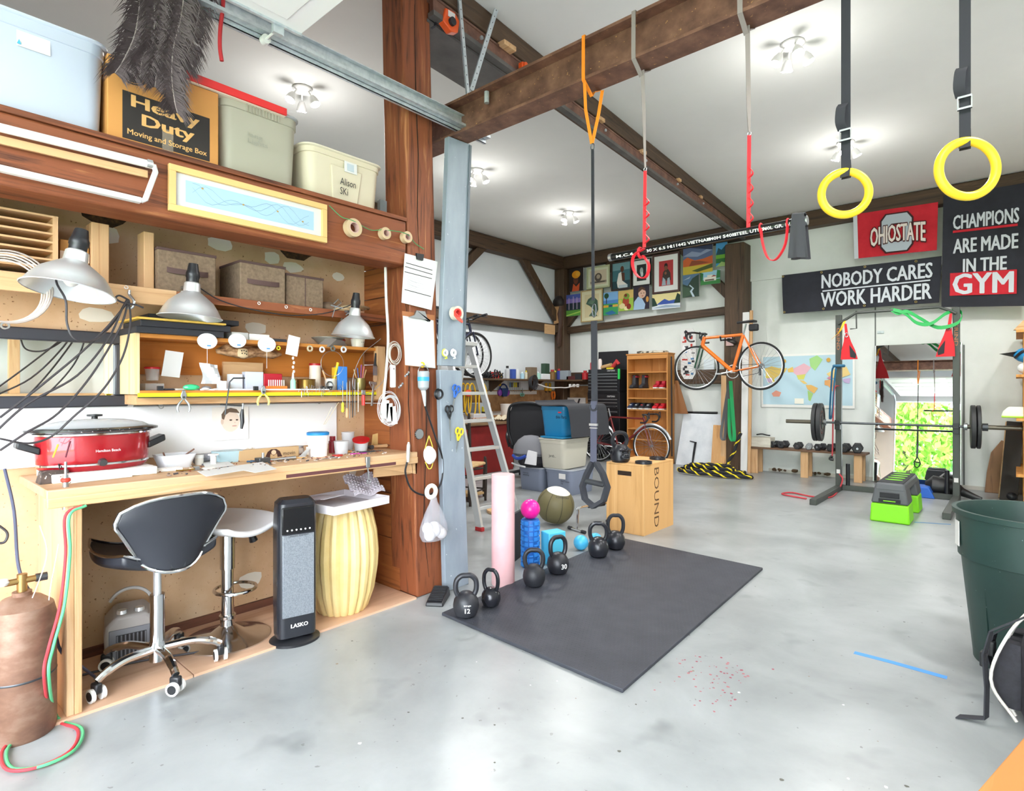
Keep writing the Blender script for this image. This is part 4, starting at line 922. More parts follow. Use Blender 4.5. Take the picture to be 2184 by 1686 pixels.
cd = [('power_cord', 'lamp cord rising to the left clamp lamp and looping under it', [ax(150, 545, -2.85), ax(128, 565, -2.9), ax(120, 600, -2.9), ax(140, 640, -2.84), ax(143, 690, -2.84), ax(160, 722, -2.84), ax(200, 725, -2.88), ax(240, 690, -2.95), ax(270, 640, -2.97)]),
 ('power_cord', 'cord hanging from the hook to the left, uppermost of the bundle', [hk, ax(235, 690, -2.93), ax(180, 745, -2.88), ax(90, 820, -2.84), ax(0, 890, -2.8)]),
 ('power_cord', 'cord hanging from the hook to the left, second of the bundle', [hk, ax(262, 655, -2.96), ax(232, 720, -2.92), ax(165, 800, -2.86), ax(60, 860, -2.82), ax(-20, 930, -2.8)]),
 ('power_cord', 'cord crossing the mirror down to the bench left end', [hk, ax(255, 700, -2.94), ax(195, 800, -2.88), ax(125, 880, -2.84), ax(60, 920, -2.8), ax(0, 960, -2.78)]),
 ('power_cord', 'rightmost cord falling over the slow cooker front', [hk, ax(278, 690, -2.96), ax(262, 760, -2.92), ax(220, 830, -2.86), ax(155, 890, -2.84), ax(110, 930, -2.84), ax(60, 945, -2.82), ax(0, 935, -2.8)]),
 ('power_cord', 'short looped cord end tied at the screw hook', [hk, ax(255, 630, -2.97), ax(247, 636, -2.97), ax(262, 645, -2.97), ax(290, 650, -2.97), ax(306, 656, -2.97)])]
for nm, lb, pts in cd: cord(nm, lb, pts, .0042, M_cord, group='cords on the bench hook')
t = thing('screw_hook', 'big screw hook under the upper shelf holding cords', 'hook', ax(276, 628, -3.0)); MB().tube(smooth_path([(0, 0, .02), (.0, .0, -.0), (.02, .012, -.03), (.02, .005, -.06), (.015, -.015, -.06), (.01, -.02, -.04)]), .006, 8).build('hook', M_steel, t)
t = thing('cable_coil', 'coil of pale cable hanging at the left edge below the shelf', 'cable', ax(10, 620, -2.95))
for k in range(5): MB().torus((.004 * k, .003 * k, .004 * k), .12 + .005 * k, .0035, 'x', 36, 6, ex=.95).build('turn', C(['c9bdb4', 'b7aaa2', 'd8cdc4', 'c2b5ad', 'a99c95'][k]), t)
MB().torus((.01, .0, -.135), .012, .004, 'x', 12, 6).build('tie', M_steel, t)
cord('lamp_cord', 'thin black cord draped along the upper shelf front', [ax(420, 610, -3.0), ax(470, 640, -3.0), ax(540, 660, -3.0), ax(620, 672, -3.0), ax(690, 668, -3.0), ax(735, 655, -3.0), ax(752, 648, -2.97)], .003, M_blkm)
t = thing('spring_clamp', 'wire spring clamp hanging at the right end of the upper shelf', 'clamp', ax(715, 655, -2.98)); MB().tube([(0, -.02, -.06), (0, .0, .0), (0, .04, .03), (0, .02, .05), (0, -.01, .02)], .003, 6).tube([(0, -.03, .01), (0, .05, .0)], .004, 6).build('wire', M_steel, t)
# ================================================================= on the beam front
fl = thing('tube_light', 'white tube light fixture with end bracket on the beam', 'light fixture', (XF + .03, .3, 2.15))
pa, pb = ax(-40, 262, XF + .05), ax(325, 352, XF + .05)
MB().tube([pa, pb], .016, 14).build('tube', M_wht, fl, world=True)
MB().bar(pa + Vector((-.03, 0, -.035)), pb + Vector((-.03, -.01, -.035)), .012, .03).build('wood_batten', M_piney, fl, world=True)
pc, pd_ = ax(-40, 350, XF + .05), ax(300, 428, XF + .05)
MB().bar(pc, pd_, .03, .022).build('lower_bar', M_wht, fl, world=True, bev=.003)
MB().tube([pb + Vector((0, .005, 0)), ax(332, 366, XF + .06), ax(310, 425, XF + .055), pd_], .011, 8).build('end_bracket', M_wht, fl, world=True)
MB().cbox(ax(318, 350, XF + .05), .03, .02, .03).build('tube_holder', M_steel, fl, world=True)
# framed chart
O = Vector((XF + .012, ypx(360, XF + .02), ax(360, 440, XF + .02).z)); yR_ = ypx(697, XF + .02); zb, zt = ax(520, 481, XF + .02).z, ax(520, 390, XF + .02).z
y0 = O.y; fr = thing('framed_chart', 'long framed pale blue chart on the front of the beam', 'picture', (XF + .02, (y0 + yR_) / 2, zb))
f_ = .028
for a, b, c_, d in ((y0, yR_, zt - f_, zt), (y0, yR_, zb, zb + f_), (y0, y0 + f_, zb + f_, zt - f_), (yR_ - f_, yR_, zb + f_, zt - f_)):
 MB().box(XF + .004, XF + .026, a, b, c_, d).build('frame_rail', mat('blond_frame', 'e0b877', .45), fr, world=True, bev=.002)
def wig(k): return [(.1 + .8 * i / 20, .5 + .3 * sin(i * .7 + k) * cos(i * .2)) for i in range(21)]
pol = [('d2d2d0', SQ), ('a3c3d8', rc(.06, .94, .18, .84))]
for k in range(3):
 w_ = wig(k * 1.3); pol.append(('7f97ae', w_ + [(a, b + .012) for a, b in reversed(w_)]))
for a, b in ((.16, .7), (.42, .5), (.66, .55), (.85, .4)): pol.append(('b0935a', el(a, b, .008, .03, 8)))
flat('chart', fr, (XF + .01, y0 + f_, zb + f_), Y * (yR_ - y0 - 2 * f_), Z * (zt - zb - 2 * f_), pol)
# tape rolls on green twine
for k, (px, py, r) in enumerate(((752, 486, .05), (820, 498, .034), (866, 506, .034))):
 c_ = ax(px, py, XF + .025); t = thing('tape_roll', ['largest masking tape roll on the beam end', 'middle small tape roll on the beam end', 'small tape roll nearest the post on the beam end'][k], 'tape roll', c_, group='tape rolls on green twine')
 MB().at(rot=(0, R(90), 0)).shell([(r * .6, -.018), (r * .6, .018), (r, .018), (r, -.018), (r * .6, -.018)], n=30).build('tape', C('c9b08c', .7), t)
 MB().at(rot=(0, R(90), 0)).shell([(r * .52, -.018), (r * .52, .02), (r * .6, .02), (r * .6, -.018), (r * .52, -.018)], n=30).build('core', C('c8a49a', .7), t)
cord('green_twine', 'green twine threading the tape rolls on the beam', [ax(702, 438, XF + .01), ax(728, 462, XF + .03), ax(752, 470, XF + .045), ax(790, 490, XF + .02), ax(820, 490, XF + .04), ax(866, 498, XF + .045), ax(885, 518, XF + .01), ax(904, 531, XF + .01)], .002, C('2f9a5c'), 'twine')
# ================================================================= on the timber post
PX = XF + .012
def sheet_on_post(name, label, pts, m, cat, th=.003, x=PX):
 t = thing(name, label, cat, ax(*pts[3], x)); MB().prism([ax(a, b, x) for a, b in pts], (th, 0, 0)).build('sheet', m, t, world=True); return t
t = sheet_on_post('hanging_papers', 'sheaf of printed forms hung by a black binder clip on the post', [(863, 540), (933, 558), (920, 661), (856, 645)], M_paper, 'papers')
for k, (a, b) in enumerate((((866, 560), (922, 576)), ((864, 568), (922, 585)), ((863, 579), (921, 594)), ((863, 617), (919, 632)))):
 MB().bar(ax(*a, PX + .0035), ax(*b, PX + .0035), .002, .004).build('printed_rule', C('2d2d33'), t, world=True)
for k in range(9):
 MB().bar(ax(868, 587 + k * 3.2, PX + .0034), ax(905 - (k % 3) * 8, 597 + k * 3.2, PX + .0034), .001, .0015).build('text_line', C('b9bbc4'), t, world=True)
MB().prism([ax(a, b, PX + .003) for a, b in ((886, 540), (902, 543), (900, 556), (888, 553))], (.012, 0, 0)).build('binder_clip', M_blk, t, world=True)
t = thing('clipboard', 'brown clipboard with blank white paper on the post', 'clipboard', ax(893, 790, PX))
MB().prism([ax(a, b, PX) for a, b in ((857, 663), (926, 672), (930, 785), (864, 780))], (.004, 0, 0)).build('board', C('a86a3e', .5), t, world=True)
MB().prism([ax(a, b, PX + .005) for a, b in ((859, 673), (924, 683), (928, 785), (864, 778))], (.002, 0, 0)).build('paper', M_paper, t, world=True)
MB().prism([ax(a, b, PX + .008) for a, b in ((870, 676), (916, 683), (914, 686), (908, 676), (904, 664), (886, 662), (882, 672))], (.012, 0, 0)).build('clip', M_steel, t, world=True)
t = thing('flex_shaft_motor', 'grey flexible-shaft motor with blue label hung from yellow hook', 'motor', ax(903, 800, XF + .05))
MB().lathe([(.02, -.09), (.034, -.075), (.036, -.02), (.036, .02), (.03, .026), (.001, .027)], n=24).build('housing', C('a6acb0', .4), t)
MB().lathe([(.0368, -.035), (.0368, -.01)], n=24).build('blue_label', C('3aa0d8', .4), t)
MB().torus((0, 0, .02), .04, .003, 'x', 20, 6, 0, pi).build('bail', M_steel, t)
MB().tube([(0, 0, -.09), (.0, .005, -.12), (0, .01, -.16), (0, .013, -.19)], [.016, .013, .009, .005], 10).build('strain_relief', C('c4c8cc', .4), t)
MB().torus((-.01, 0, .065), .014, .005, 'x', 14, 6, R(-120), R(120)).build('hook', M_yel, t)
b_ = ax(903, 800, XF + .05) + Vector((0, .013, -.19))
cord('flex_shaft', 'black flexible shaft looping down beside the post to its handpiece', [b_, ax(913, 885, XF + .05), ax(928, 930, XF + .05), ax(944, 980, XF + .05), ax(940, 1030, XF + .05), ax(915, 1055, XF + .05), ax(880, 1045, XF + .05), ax(865, 1010, XF + .05), ax(868, 985, XF + .05)], .006, M_blk, 'shaft', 8)
t = thing('handpiece', 'silver handpiece of the flexible shaft hanging by the bench end', 'handpiece', ax(870, 985, XF + .05)); MB().tube([(0, 0, 0), (0, 0, .03), (0, .004, .1), (0, .006, .12)], [.008, .011, .011, .005], 10).build('grip', M_alu, t)
t = thing('chuck_tool', 'round toothed metal gauge disc hanging on the post', 'gauge', ax(893, 925, XF + .02))
MB().at(rot=(0, R(90), 0)).lathe([(.014, 0), (.03, 0), (.03, .01), (.014, .01)], n=22).build('disc', M_steel, t)
for k in range(14):
 a = 2 * pi * k / 14; MB().cbox((.005, .031 * cos(a), .031 * sin(a)), .008, .006, .006).build('tooth', M_dsteel, t)
t = thing('dust_mask', 'white dust mask with yellow elastic hanging on the post', 'mask', ax(915, 970, XF + .05))
MB().at(rot=(0, R(80), R(0))).lathe([(.052, 0), (.05, .012), (.035, .035), (.012, .045), (.001, .046)], n=22, sx=1.1, sy=.85).build('cup', mat('mask_white', 'f4f2ee', .8), t)
MB().tube(smooth_path([(0, .0, .12), (.0, -.025, .06), (0, -.035, .02)]), .003, 6).tube(smooth_path([(0, .0, .12), (.0, .025, .06), (0, .035, .02)]), .003, 6).tube(smooth_path([(0, -.03, -.04), (0, -.01, -.075), (.0, .0, -.085), (0, .02, -.08), (0, .035, -.04)]), .003, 6).build('elastic', C('e5cf4a'), t)
t = thing('cotton_bag', 'clear plastic bag of white cotton hanging low on the post', 'bag', ax(925, 1105, XF + .07))
MB().loft([[(sx_ * cos(a) * .6, sx_ * sin(a), z) for a in [2 * pi * i / 14 for i in range(14)]] for sx_, z in ((.02, -.14), (.085, -.13), (.105, -.09), (.1, -.04), (.07, .03), (.03, .1), (.018, .15))]).build('film', mat('clear_film', 'd5d8e2', .15, alpha=.3), t)
for k in range(7):
 a = k * .9; MB().sphere((.02 * cos(a), .045 * cos(a * 1.7), -.095 + .02 * (k % 3)), .036, 10).build('cotton', mat('cotton', 'd6d2d4', .95), t)
MB().torus((0, -.02, .17), .036, .014, 'x', 24, 8).build('tape_ring', C('ece6da', .5), t)
t = thing('black_cord_coil', 'tight coil of black cord hanging on the board edge', 'cord coil', ax(935, 840, XF + .05))
for k in range(7): MB().torus((.006 * (k % 3), .0, .0), .024 + .003 * (k % 4), .003, 'x', 22, 5).build('turn', M_blk, t)
# scissors and tapes on the grey board
GX = gB + .012
def scissors(label, px, py, px2, py2, hc, L_=1.0):
 p, q_ = ax(px, py, GX), ax(px2, py2, GX); d = (q_ - p); t = thing('scissors', label, 'scissors', p)
 a = math.atan2(d.y, -d.z); l_ = d.length
 Mx = Euler((a, 0, 0)).to_matrix().to_4x4()
 for s_ in (-1, 1):
  MB().at(M=Mx).torus((0, s_ * .017, -.02), .02, .006, 'x', 18, 7, ex=.75).tube([(0, s_ * .016, -.04), (0, s_ * .008, -.062), (0, -s_ * .002, -.085)], [.006, .007, .006], 7).build('handle', hc, t)
  MB().at(M=Mx).prism([(.001 * s_, -s_ * .001 - .007, -.08), (.001 * s_, -s_ * .001 + .007, -.08), (.001 * s_, .001, -l_)], (.0025, 0, 0)).build('blade', M_steel, t)
 MB().at(M=Mx).cyl((-.003, 0, -.085), (.006, 0, -.085), .004, n=8).build('pivot', M_dsteel, t)
scissors('blue-handled scissors hung on the grey board', 975, 822, 958, 900, C('2b62b8', .4))
scissors('black-handled scissors hung on the grey board', 958, 865, 960, 940, M_blk)
scissors('yellow-handled scissors hung low on the grey board', 981, 913, 972, 965, M_yel)
t = thing('tape_dispenser', 'red packing tape dispenser hung on the grey board', 'tape dispenser', ax(966, 668, GX))
MB().at((.02, .012, 0), (0, R(90), 0)).shell([(.028, -.02), (.028, .02), (.045, .02), (.045, -.02), (.028, -.02)], n=28).build('clear_tape', C('d9d2c0', .2), t)
MB().at((.03, -.0, 0), (0, R(90), 0)).shell([(.018, -.02), (.018, .02), (.028, .02), (.028, -.02), (.018, -.02)], n=24).build('red_core', C('e23a34', .4), t)
MB().prism([(.04, -.03, .01), (.04, .01, -.02), (.04, .045, -.05), (.04, .04, -.062), (.04, .0, -.045), (.04, -.03, -.02)], (.008, 0, 0)).build('cutter', C('ef5a48', .4), t)
for k, (px, c_, lab) in enumerate(((948, 'd9e04a', 'yellow tape dispenser low on the upper grey board'), (966, 'f0f0ee', 'white tape dispenser low on the upper grey board'))):
 t = thing('small_tape_dispenser', lab, 'tape dispenser', ax(px, 752, GX))
 MB().at((.006, 0, 0), (0, R(90), 0)).shell([(.01, -.006), (.01, .006), (.022, .006), (.022, -.006), (.01, -.006)], n=22).build('reel', M_wht, t)
 MB().torus((.006, 0, 0), .022, .005, 'x', 20, 6, R(90), R(290)).tube([(.006, .008, -.02), (.006, .016, -.034), (.006, .0, -.036)], .005, 6).build('frame', C(c_, .4), t)
# conduit, coils and white remote by the post
cord('conduit', 'pale flexible conduit running down the front edge of the post', [ax(822, 565, -2.92), ax(824, 640, -2.9), ax(828, 720, -2.9), ax(824, 790, -2.9), ax(818, 850, -2.9), ax(816, 900, -2.9)], .009, C('d9d5cc', .5), 'conduit', 10)
t = thing('wire_coil', 'large coil of pale wire with white remote hanging on the post', 'wire coil', ax(840, 752, -2.88))
for k in range(8): MB().torus((.004 * (k % 3), .003 * (k % 4), -.004 * (k % 3)), .05 + .006 * (k % 5), .0022, 'x', 30, 5, ex=.72).build('turn', C(['dcd8d0', 'c9c0b4', 'e6e2da', 'd2c8ba'][k % 4], .4), t)
t = thing('white_remote', 'long white remote control hanging below the wire coil', 'remote', ax(838, 800, -2.86)); MB().box(-.008, .008, -.02, .02, -.075, .065).build('body', M_wht, t, bev=.007); MB().cyl((.008, 0, .04), (.0095, 0, .04), .005, n=10).build('button', M_grey, t)
t = thing('clear_tubing_coil', 'loose coil of clear tubing and bags hanging beside the bench end', 'tubing', ax(828, 870, -2.86))
for k in range(9): MB().torus((.005 * (k % 3), .006 * ((k * 5) % 4), -.005 * (k % 4)), .07 + .008 * (k % 5), .0022, 'x', 34, 5, ex=.8).build('turn', mat('clear_tube', 'e9e9ec', .15, alpha=.75), t)
for k in range(3): MB().at((.012, -.03 + .03 * k, -.0 - .02 * k), (R(8 * k - 8), 0, 0)).box(0, .002, -.022, .022, -.06, .05).build('white_card', M_wht, t)
for k, (px, py) in enumerate(((868, 798), (855, 822))):
 t = thing('wing_nut_hook', ['upper silver wing nut on the post', 'lower silver wing nut on the post'][k], 'hardware', ax(px, py, XF + .02)); MB().sphere((0, 0, 0), .009, 10).sphere((0, .012, .012), .008, 8, .6).sphere((0, -.012, -.01), .008, 8, .6).build('nut', M_steel, t)
cord('long_loop_wire', 'long thin wire swinging in a big loop before the bench end', [ax(812, 722, -2.95), ax(770, 760, -2.95), ax(752, 820, -2.95), ax(780, 840, -2.95), ax(815, 815, -2.95), ax(835, 770, -2.92)], .0018, M_steel, 'wire')
# ================================================================= stools, heaters, planter, gas cylinder
M_blkv = mat('black_vinyl', '2a2c33', .35); M_whv = mat('white_vinyl', 'efedee', .4)
def caster(par, x, y, a, m):
 c_ = MB().at((x, y, 0), (0, 0, a)); c_.box(-.022, .022, -.014, .014, .03, .075); b = c_.build('caster', M_blk, par, bev=.008)
 for s_ in (-1, 1):
  mb = MB().at((x, y, 0), (0, 0, a)); mb.tube([(0, s_ * .014, .028), (0, s_ * .027, .028)], .028, 18); mb.build('wheel', m, b)
  mb = MB().at((x, y, 0), (0, 0, a)); mb.tube([(0, s_ * .0265, .028), (0, s_ * .029, .028)], .019, 14); mb.build('hub_cap', M_blk, b)
t = thing('office_stool', 'black leatherette office stool with chrome five-star base', 'stool', (-2.92, .89, .012), R(6))
hub = .115
MB().cyl((0, 0, .06), (0, 0, .15), .032, n=18).cyl((0, 0, .15), (0, 0, .36), .03, n=18).build('outer_column', M_chr, t)
MB().cyl((0, 0, .36), (0, 0, .56), .016, n=14).build('gas_lift', M_alu, t)
for k in range(5):
 a = R(-8 + 72 * k); d = Vector((cos(a), sin(a), 0))
 MB().tube(smooth_path([d * .02 + Z * hub, d * .14 + Z * (hub + .005), d * .22 + Z * (hub - .015), d * .255 + Z * .08]), [.018] * 12 + [.016] * 7, 10).build('base_leg', M_chr, t)
 caster(t, d.x * .255, d.y * .255, a + .7 + k, M_wht)
st = MB()
def seat(u, v):
 x = -.21 + .36 * u; y = (v - .5) * (.46 - .08 * (2 * u - 1) ** 2)
 z = .545 + .05 * abs(2 * v - 1) ** 2.2 + .02 * (2 * u - 1) ** 2 - .015 * u
 return (x, y, z)
MB().sheet(seat, 12, 14, (0, 0, .045)).build('seat', M_blkv, t, bev=.012)
MB().tube([seat(u, v) for u, v in [(i / 8, 0) for i in range(9)] + [(1, i / 10) for i in range(1, 11)] + [(1 - i / 8, 1) for i in range(1, 9)] + [(0, 1 - i / 10) for i in range(1, 10)]], .006, 6, closed=True).build('seat_piping', M_chr, t)
def back(u, v):
 hw = .13 + .10 * min(1, v * 1.35) ** 1.1 - .02 * max(0, v - .75) * 4
 top = .5 + .33 * v - (.05 * abs(2 * u - 1) ** 3) * (v ** 3) + .05 * (abs(2 * u - 1) ** 2.5) * (1 - v) ** 2
 y = (u - .5) * 2 * hw
 return (.2 - .06 * (2 * u - 1) ** 2 + .03 * v, y, top)
MB().sheet(back, 14, 12, (.035, 0, 0)).build('backrest', M_blkv, t, bev=.012)
MB().tube([back(u, v) for u, v in [(i / 10, 0) for i in range(11)] + [(1, i / 10) for i in range(1, 11)] + [(1 - i / 10, 1) for i in range(1, 11)] + [(0, 1 - i / 10) for i in range(1, 10)]], .007, 6, closed=True).build('back_piping', M_chr, t)
MB().box(.0, .2, -.03, .03, .5, .515).box(.18, .2, -.03, .03, .5, .6).build('back_bracket', M_dsteel, t)
t = thing('bar_stool', 'white-seated bar stool with chrome trumpet base under the bench', 'stool', (-3.06, 1.255, .012), R(20))
MB().lathe([(.205, 0), (.205, .006), (.16, .018), (.08, .035), (.035, .07), (.032, .1), (.03, .12)], n=40).build('base', M_chr, t)
MB().cyl((0, 0, .1), (0, 0, .36), .03, n=20).build('lower_column', M_chr, t); MB().cyl((0, 0, .36), (0, 0, .57), .036, n=20).build('upper_column', M_chr, t); MB().lathe([(.036, .1), (.04, .105), (.04, .12), (.036, .125)], n=20).build('collar', M_chr, t)
MB().torus((0, .05, .24), .1, .009, 'z', 30, 8).build('footrest', M_chr, t)
MB().sheet(lambda u, v: ((u - .5) * .4, (v - .5) * (.44 - .1 * (2 * u - 1) ** 2), .585 + .045 * abs(2 * v - 1) ** 2 - .01 * u), 12, 14, (0, 0, .03)).build('seat', M_whv, t, bev=.012)
MB().tube([(0, .03, .56), (.02, .1, .52)], .005, 6).tube([(.02, .1, .525), (.03, .13, .5), (.033, .14, .47)], [.01, .018, .022], 10).build('height_lever', M_blk, t)
# tower heater
t = thing('tower_heater', 'black ceramic tower heater standing on an oval base', 'heater', (-2.81, 1.49, .0), R(-14))
MB().lathe([(.125, 0), (.125, .012), (.11, .022), (.06, .03), (.055, .035)], n=36, sx=.85, sy=1).build('base', M_blk, t)
prof = [rr(.14, .19, .035, .04), rr(.145, .195, .035, .2), rr(.15, .195, .035, .6), rr(.135, .185, .035, .715), rr(.1, .15, .03, .735)]
MB().loft(prof).build('body', mat('black_gloss', '24262c', .25), t)
MB().box(.066, .077, -.078, .078, .145, .56).build('grille', noisy('silver_mesh', [(.4, '747a82'), (.6, '8a9098')], (200, 200, 200), .45, metal=.3), t, bev=.003)
MB().box(.066, .078, -.08, .08, .565, .7).build('control_panel', mat('black_glass', '101114', .1), t, bev=.004)
for k in range(6): MB().cyl((.078, -.055 + .022 * k, .585), (.0795, -.055 + .022 * k, .585), .0045, n=8).build('button', M_wht, t)
text('CERAMIC ELEMENT', (.078, .0, .555), Y, Z, .1, .008, C('222226'), t); text('LASKO', (.0745, .005, .1), Y, Z, .085, .02, M_wht, t, heavy=.04)
# yellow ribbed planter
t = thing('ribbed_planter', 'big pale yellow ribbed barrel planter under the bench end', 'planter', (-2.97, 1.87, .012))
MB().lathe([(.135, 0), (.15, .02), (.185, .12), (.205, .25), (.21, .33), (.2, .45), (.175, .56), (.16, .6), (.165, .615), (.001, .615)], n=120, flute=20, fd=.09).build('body', noisy('yellow_ceramic', [(.3, 'd9bb78'), (.7, 'ecd69c')], (3, 3, 3), .4), t)
bxl = thing('shallow_white_box', 'shallow white box lid lying on the yellow planter', 'box lid', (-2.93, 1.86, .629), R(8))
MB().box(-.19, .2, -.24, .16, 0, .008).box(.192, .2, -.24, .16, .008, .045).box(-.19, -.182, -.24, .16, .008, .045).box(-.182, .192, -.24, -.232, .008, .045).box(-.182, .192, .152, .16, .008, .045).build('tray', mat('lid_card', 'cfc9cd', .7), bxl)
tag(MB().at((-2.97, 1.75, .682), (0, R(-5), R(15))).box(-.1, .1, -.1, .06, 0, .002).build('envelope', mat('grey_paper', 'd6d2dc', .8)), 'pale envelope lying in the white box lid', 'paper')
rbw = random.Random(4)
bw = MB(); bw.sheet(lambda u, v: (-2.86 - .2 * u + .02 * v, 1.88 + .2 * v + .05 * u, .684 + .075 * u + .012 * sin(9 * v) + .01 * sin(14 * u)), 10, 8, (0, 0, .004))
o = bw.build('bubble_wrap', mat('bubble_film', 'c4bdc6', .25, alpha=.8)); tag(o, 'piece of bubble wrap on the white box lid', 'bubble wrap')
mb = MB()
for i in range(14):
 for j in range(11):
  u, v = (i + .5) / 14, (j + .5) / 11; mb.sphere((-2.86 - .2 * u + .02 * v, 1.88 + .2 * v + .05 * u, .686 + .075 * u + .012 * sin(9 * v) + .01 * sin(14 * u)), .006, 6)
b2 = mb.build('bubbles', mat('bubble_film', 'c4bdc6'), o); b2['kind'] = 'stuff'
# fan heater
t = thing('fan_heater', 'small grey ceramic fan heater under the bench', 'heater', (-3.2, .86, .012), R(-12))
MB().loft([[(-.07 * 1, y, z) for y, z in sh] for sh in [[(-.1, 0), (.1, 0), (.105, .12), (.1, .2), (.06, .25), (-.06, .25), (-.1, .2), (-.105, .12)]]] + [[(.07, y, z) for y, z in [(-.1, 0), (.1, 0), (.105, .12), (.1, .18), (.06, .22), (-.06, .22), (-.1, .18), (-.105, .12)]]]).build('shell', C('a9a39f', .4), t, bev=.012)
MB().box(.069, .078, -.088, .088, .015, .165).build('front_panel', C('7b7d84', .4), t, bev=.006)
MB().box(.078, .081, -.06, .06, .03, .14).build('grille', M_blk, t)
for k in range(8): MB().box(.081, .083, -.058 + k * .0158, -.052 + k * .0158, .032, .138).build('grille_bar', C('6b6d74'), t)
MB().torus((0, 0, .24), .09, .008, 'x', 20, 8, R(25), R(155)).build('carry_handle', C('b8b4b0', .4), t)
for s_ in (-1, 1): MB().at((.03, s_ * .035, .225)).lathe([(.022, 0), (.02, .016), (.001, .017)], n=16).build('dial', M_alu, t)
# gas cylinder
M_tank = noisy('worn_bronze_paint', [(.3, '5a4036'), (.5, '80604e'), (.7, 'a18878')], (4, 4, 7), .5, metal=.3, bump=.05)
t = thing('gas_cylinder', 'worn bronze gas cylinder at the bench end', 'gas cylinder', (-2.82, .405, 0))
MB().lathe([(.1, 0), (.104, .01), (.104, .44), (.095, .48), (.06, .51), (.03, .52), (.03, .535)], n=36).build('body', M_tank, t)
MB().lathe([(.1045, .22), (.1055, .222), (.1055, .226), (.1045, .228)], n=36).build('weld_seam', M_dsteel, t)
MB().cyl((0, 0, .53), (0, 0, .6), .016, n=12).cyl((-.0, -.05, .575), (0, .04, .575), .012, n=12).build('valve', mat('brass_valve', 'a98a58', .35, .9), t)
MB().at((0, -.06, .58)).lathe([(.02, -.01), (.026, 0), (.02, .01)], n=12).build('gauge', M_wht, t)
MB().cyl((0, .04, .575), (0, .075, .575), .016, n=8).build('regulator', M_dsteel, t)
hose = [az(140, 1050, BZ - .05), ax(139, 1100, -2.74), ax(140, 1180, -2.74), ax(128, 1290, -2.72), ax(104, 1380, -2.7), ax(94, 1440, -2.66), az(112, 1530, .02), az(165, 1555, .012), az(150, 1600, .012), az(80, 1635, .012), az(15, 1640, .012), az(5, 1600, .012), az(45, 1565, .012), az(100, 1545, .012)]
hose[0] = Vector((-2.75, hose[0].y, .84))
cord('red_gas_hose', 'red torch hose hanging from the bench and looping on the floor', hose, .0055, C('c93a44', .5), 'hose', 8)
cord('green_gas_hose', 'green torch hose running beside the red one onto the floor', [p + Vector((.004, .013, .0)) for p in hose], .0055, C('57b07c', .5), 'hose', 8)
cord('bench_power_cord', 'dark grey cord running from the bench end down to a floor plug', [ax(10, 1000, -3.1), ax(30, 1090, -3.0), ax(40, 1210, -2.9), ax(70, 1270, -2.86), ax(110, 1320, -2.86), ax(128, 1385, -2.88), ax(160, 1410, -2.9), az(205, 1445, .02)], .006, C('4a4f66'), 'cord', 8)
cord('thin_white_wire', 'tangled thin white wires on the bench end panel', [ax(85, 1120, -2.8), ax(100, 1180, -2.78), ax(75, 1260, -2.78), ax(40, 1345, -2.76), ax(90, 1340, -2.78), ax(110, 1240, -2.78), ax(125, 1160, -2.78)], .0018, C('e6dccb'), 'wire')
cord('black_power_lead', 'black cord looping at the left picture edge near the gas cylinder', [ax(-10, 1115, -2.9), ax(15, 1135, -2.9), ax(10, 1155, -2.9), ax(-10, 1158, -2.9)], .005, M_cord, 'cord')
cord('floor_cable', 'dark cable lying on the plywood floor behind the stool base', [az(170, 1440, .02), az(250, 1420, .02), az(320, 1405, .02), az(420, 1390, .02), az(500, 1370, .02), az(560, 1345, .02)], .005, M_cord, 'cord')
# foot pedal
t = thing('foot_pedal', 'black foot pedal on the floor at the foot of the post', 'pedal', (-2.66, 2.34, 0), R(35))
MB().hexa([(-.055, -.1, 0), (.055, -.1, 0), (.055, .1, 0), (-.055, .1, 0)], [(-.05, -.095, .025), (.05, -.095, .025), (.05, .09, .06), (-.05, .09, .06)]).build('housing', M_blk, t, bev=.006)
for k in range(9): MB().at((0, -.075 + k * .019, .031 + k * .0036), (R(10), 0, 0)).box(-.042, .042, -.005, .005, 0, .004).build('grip_rib', M_rub, t)
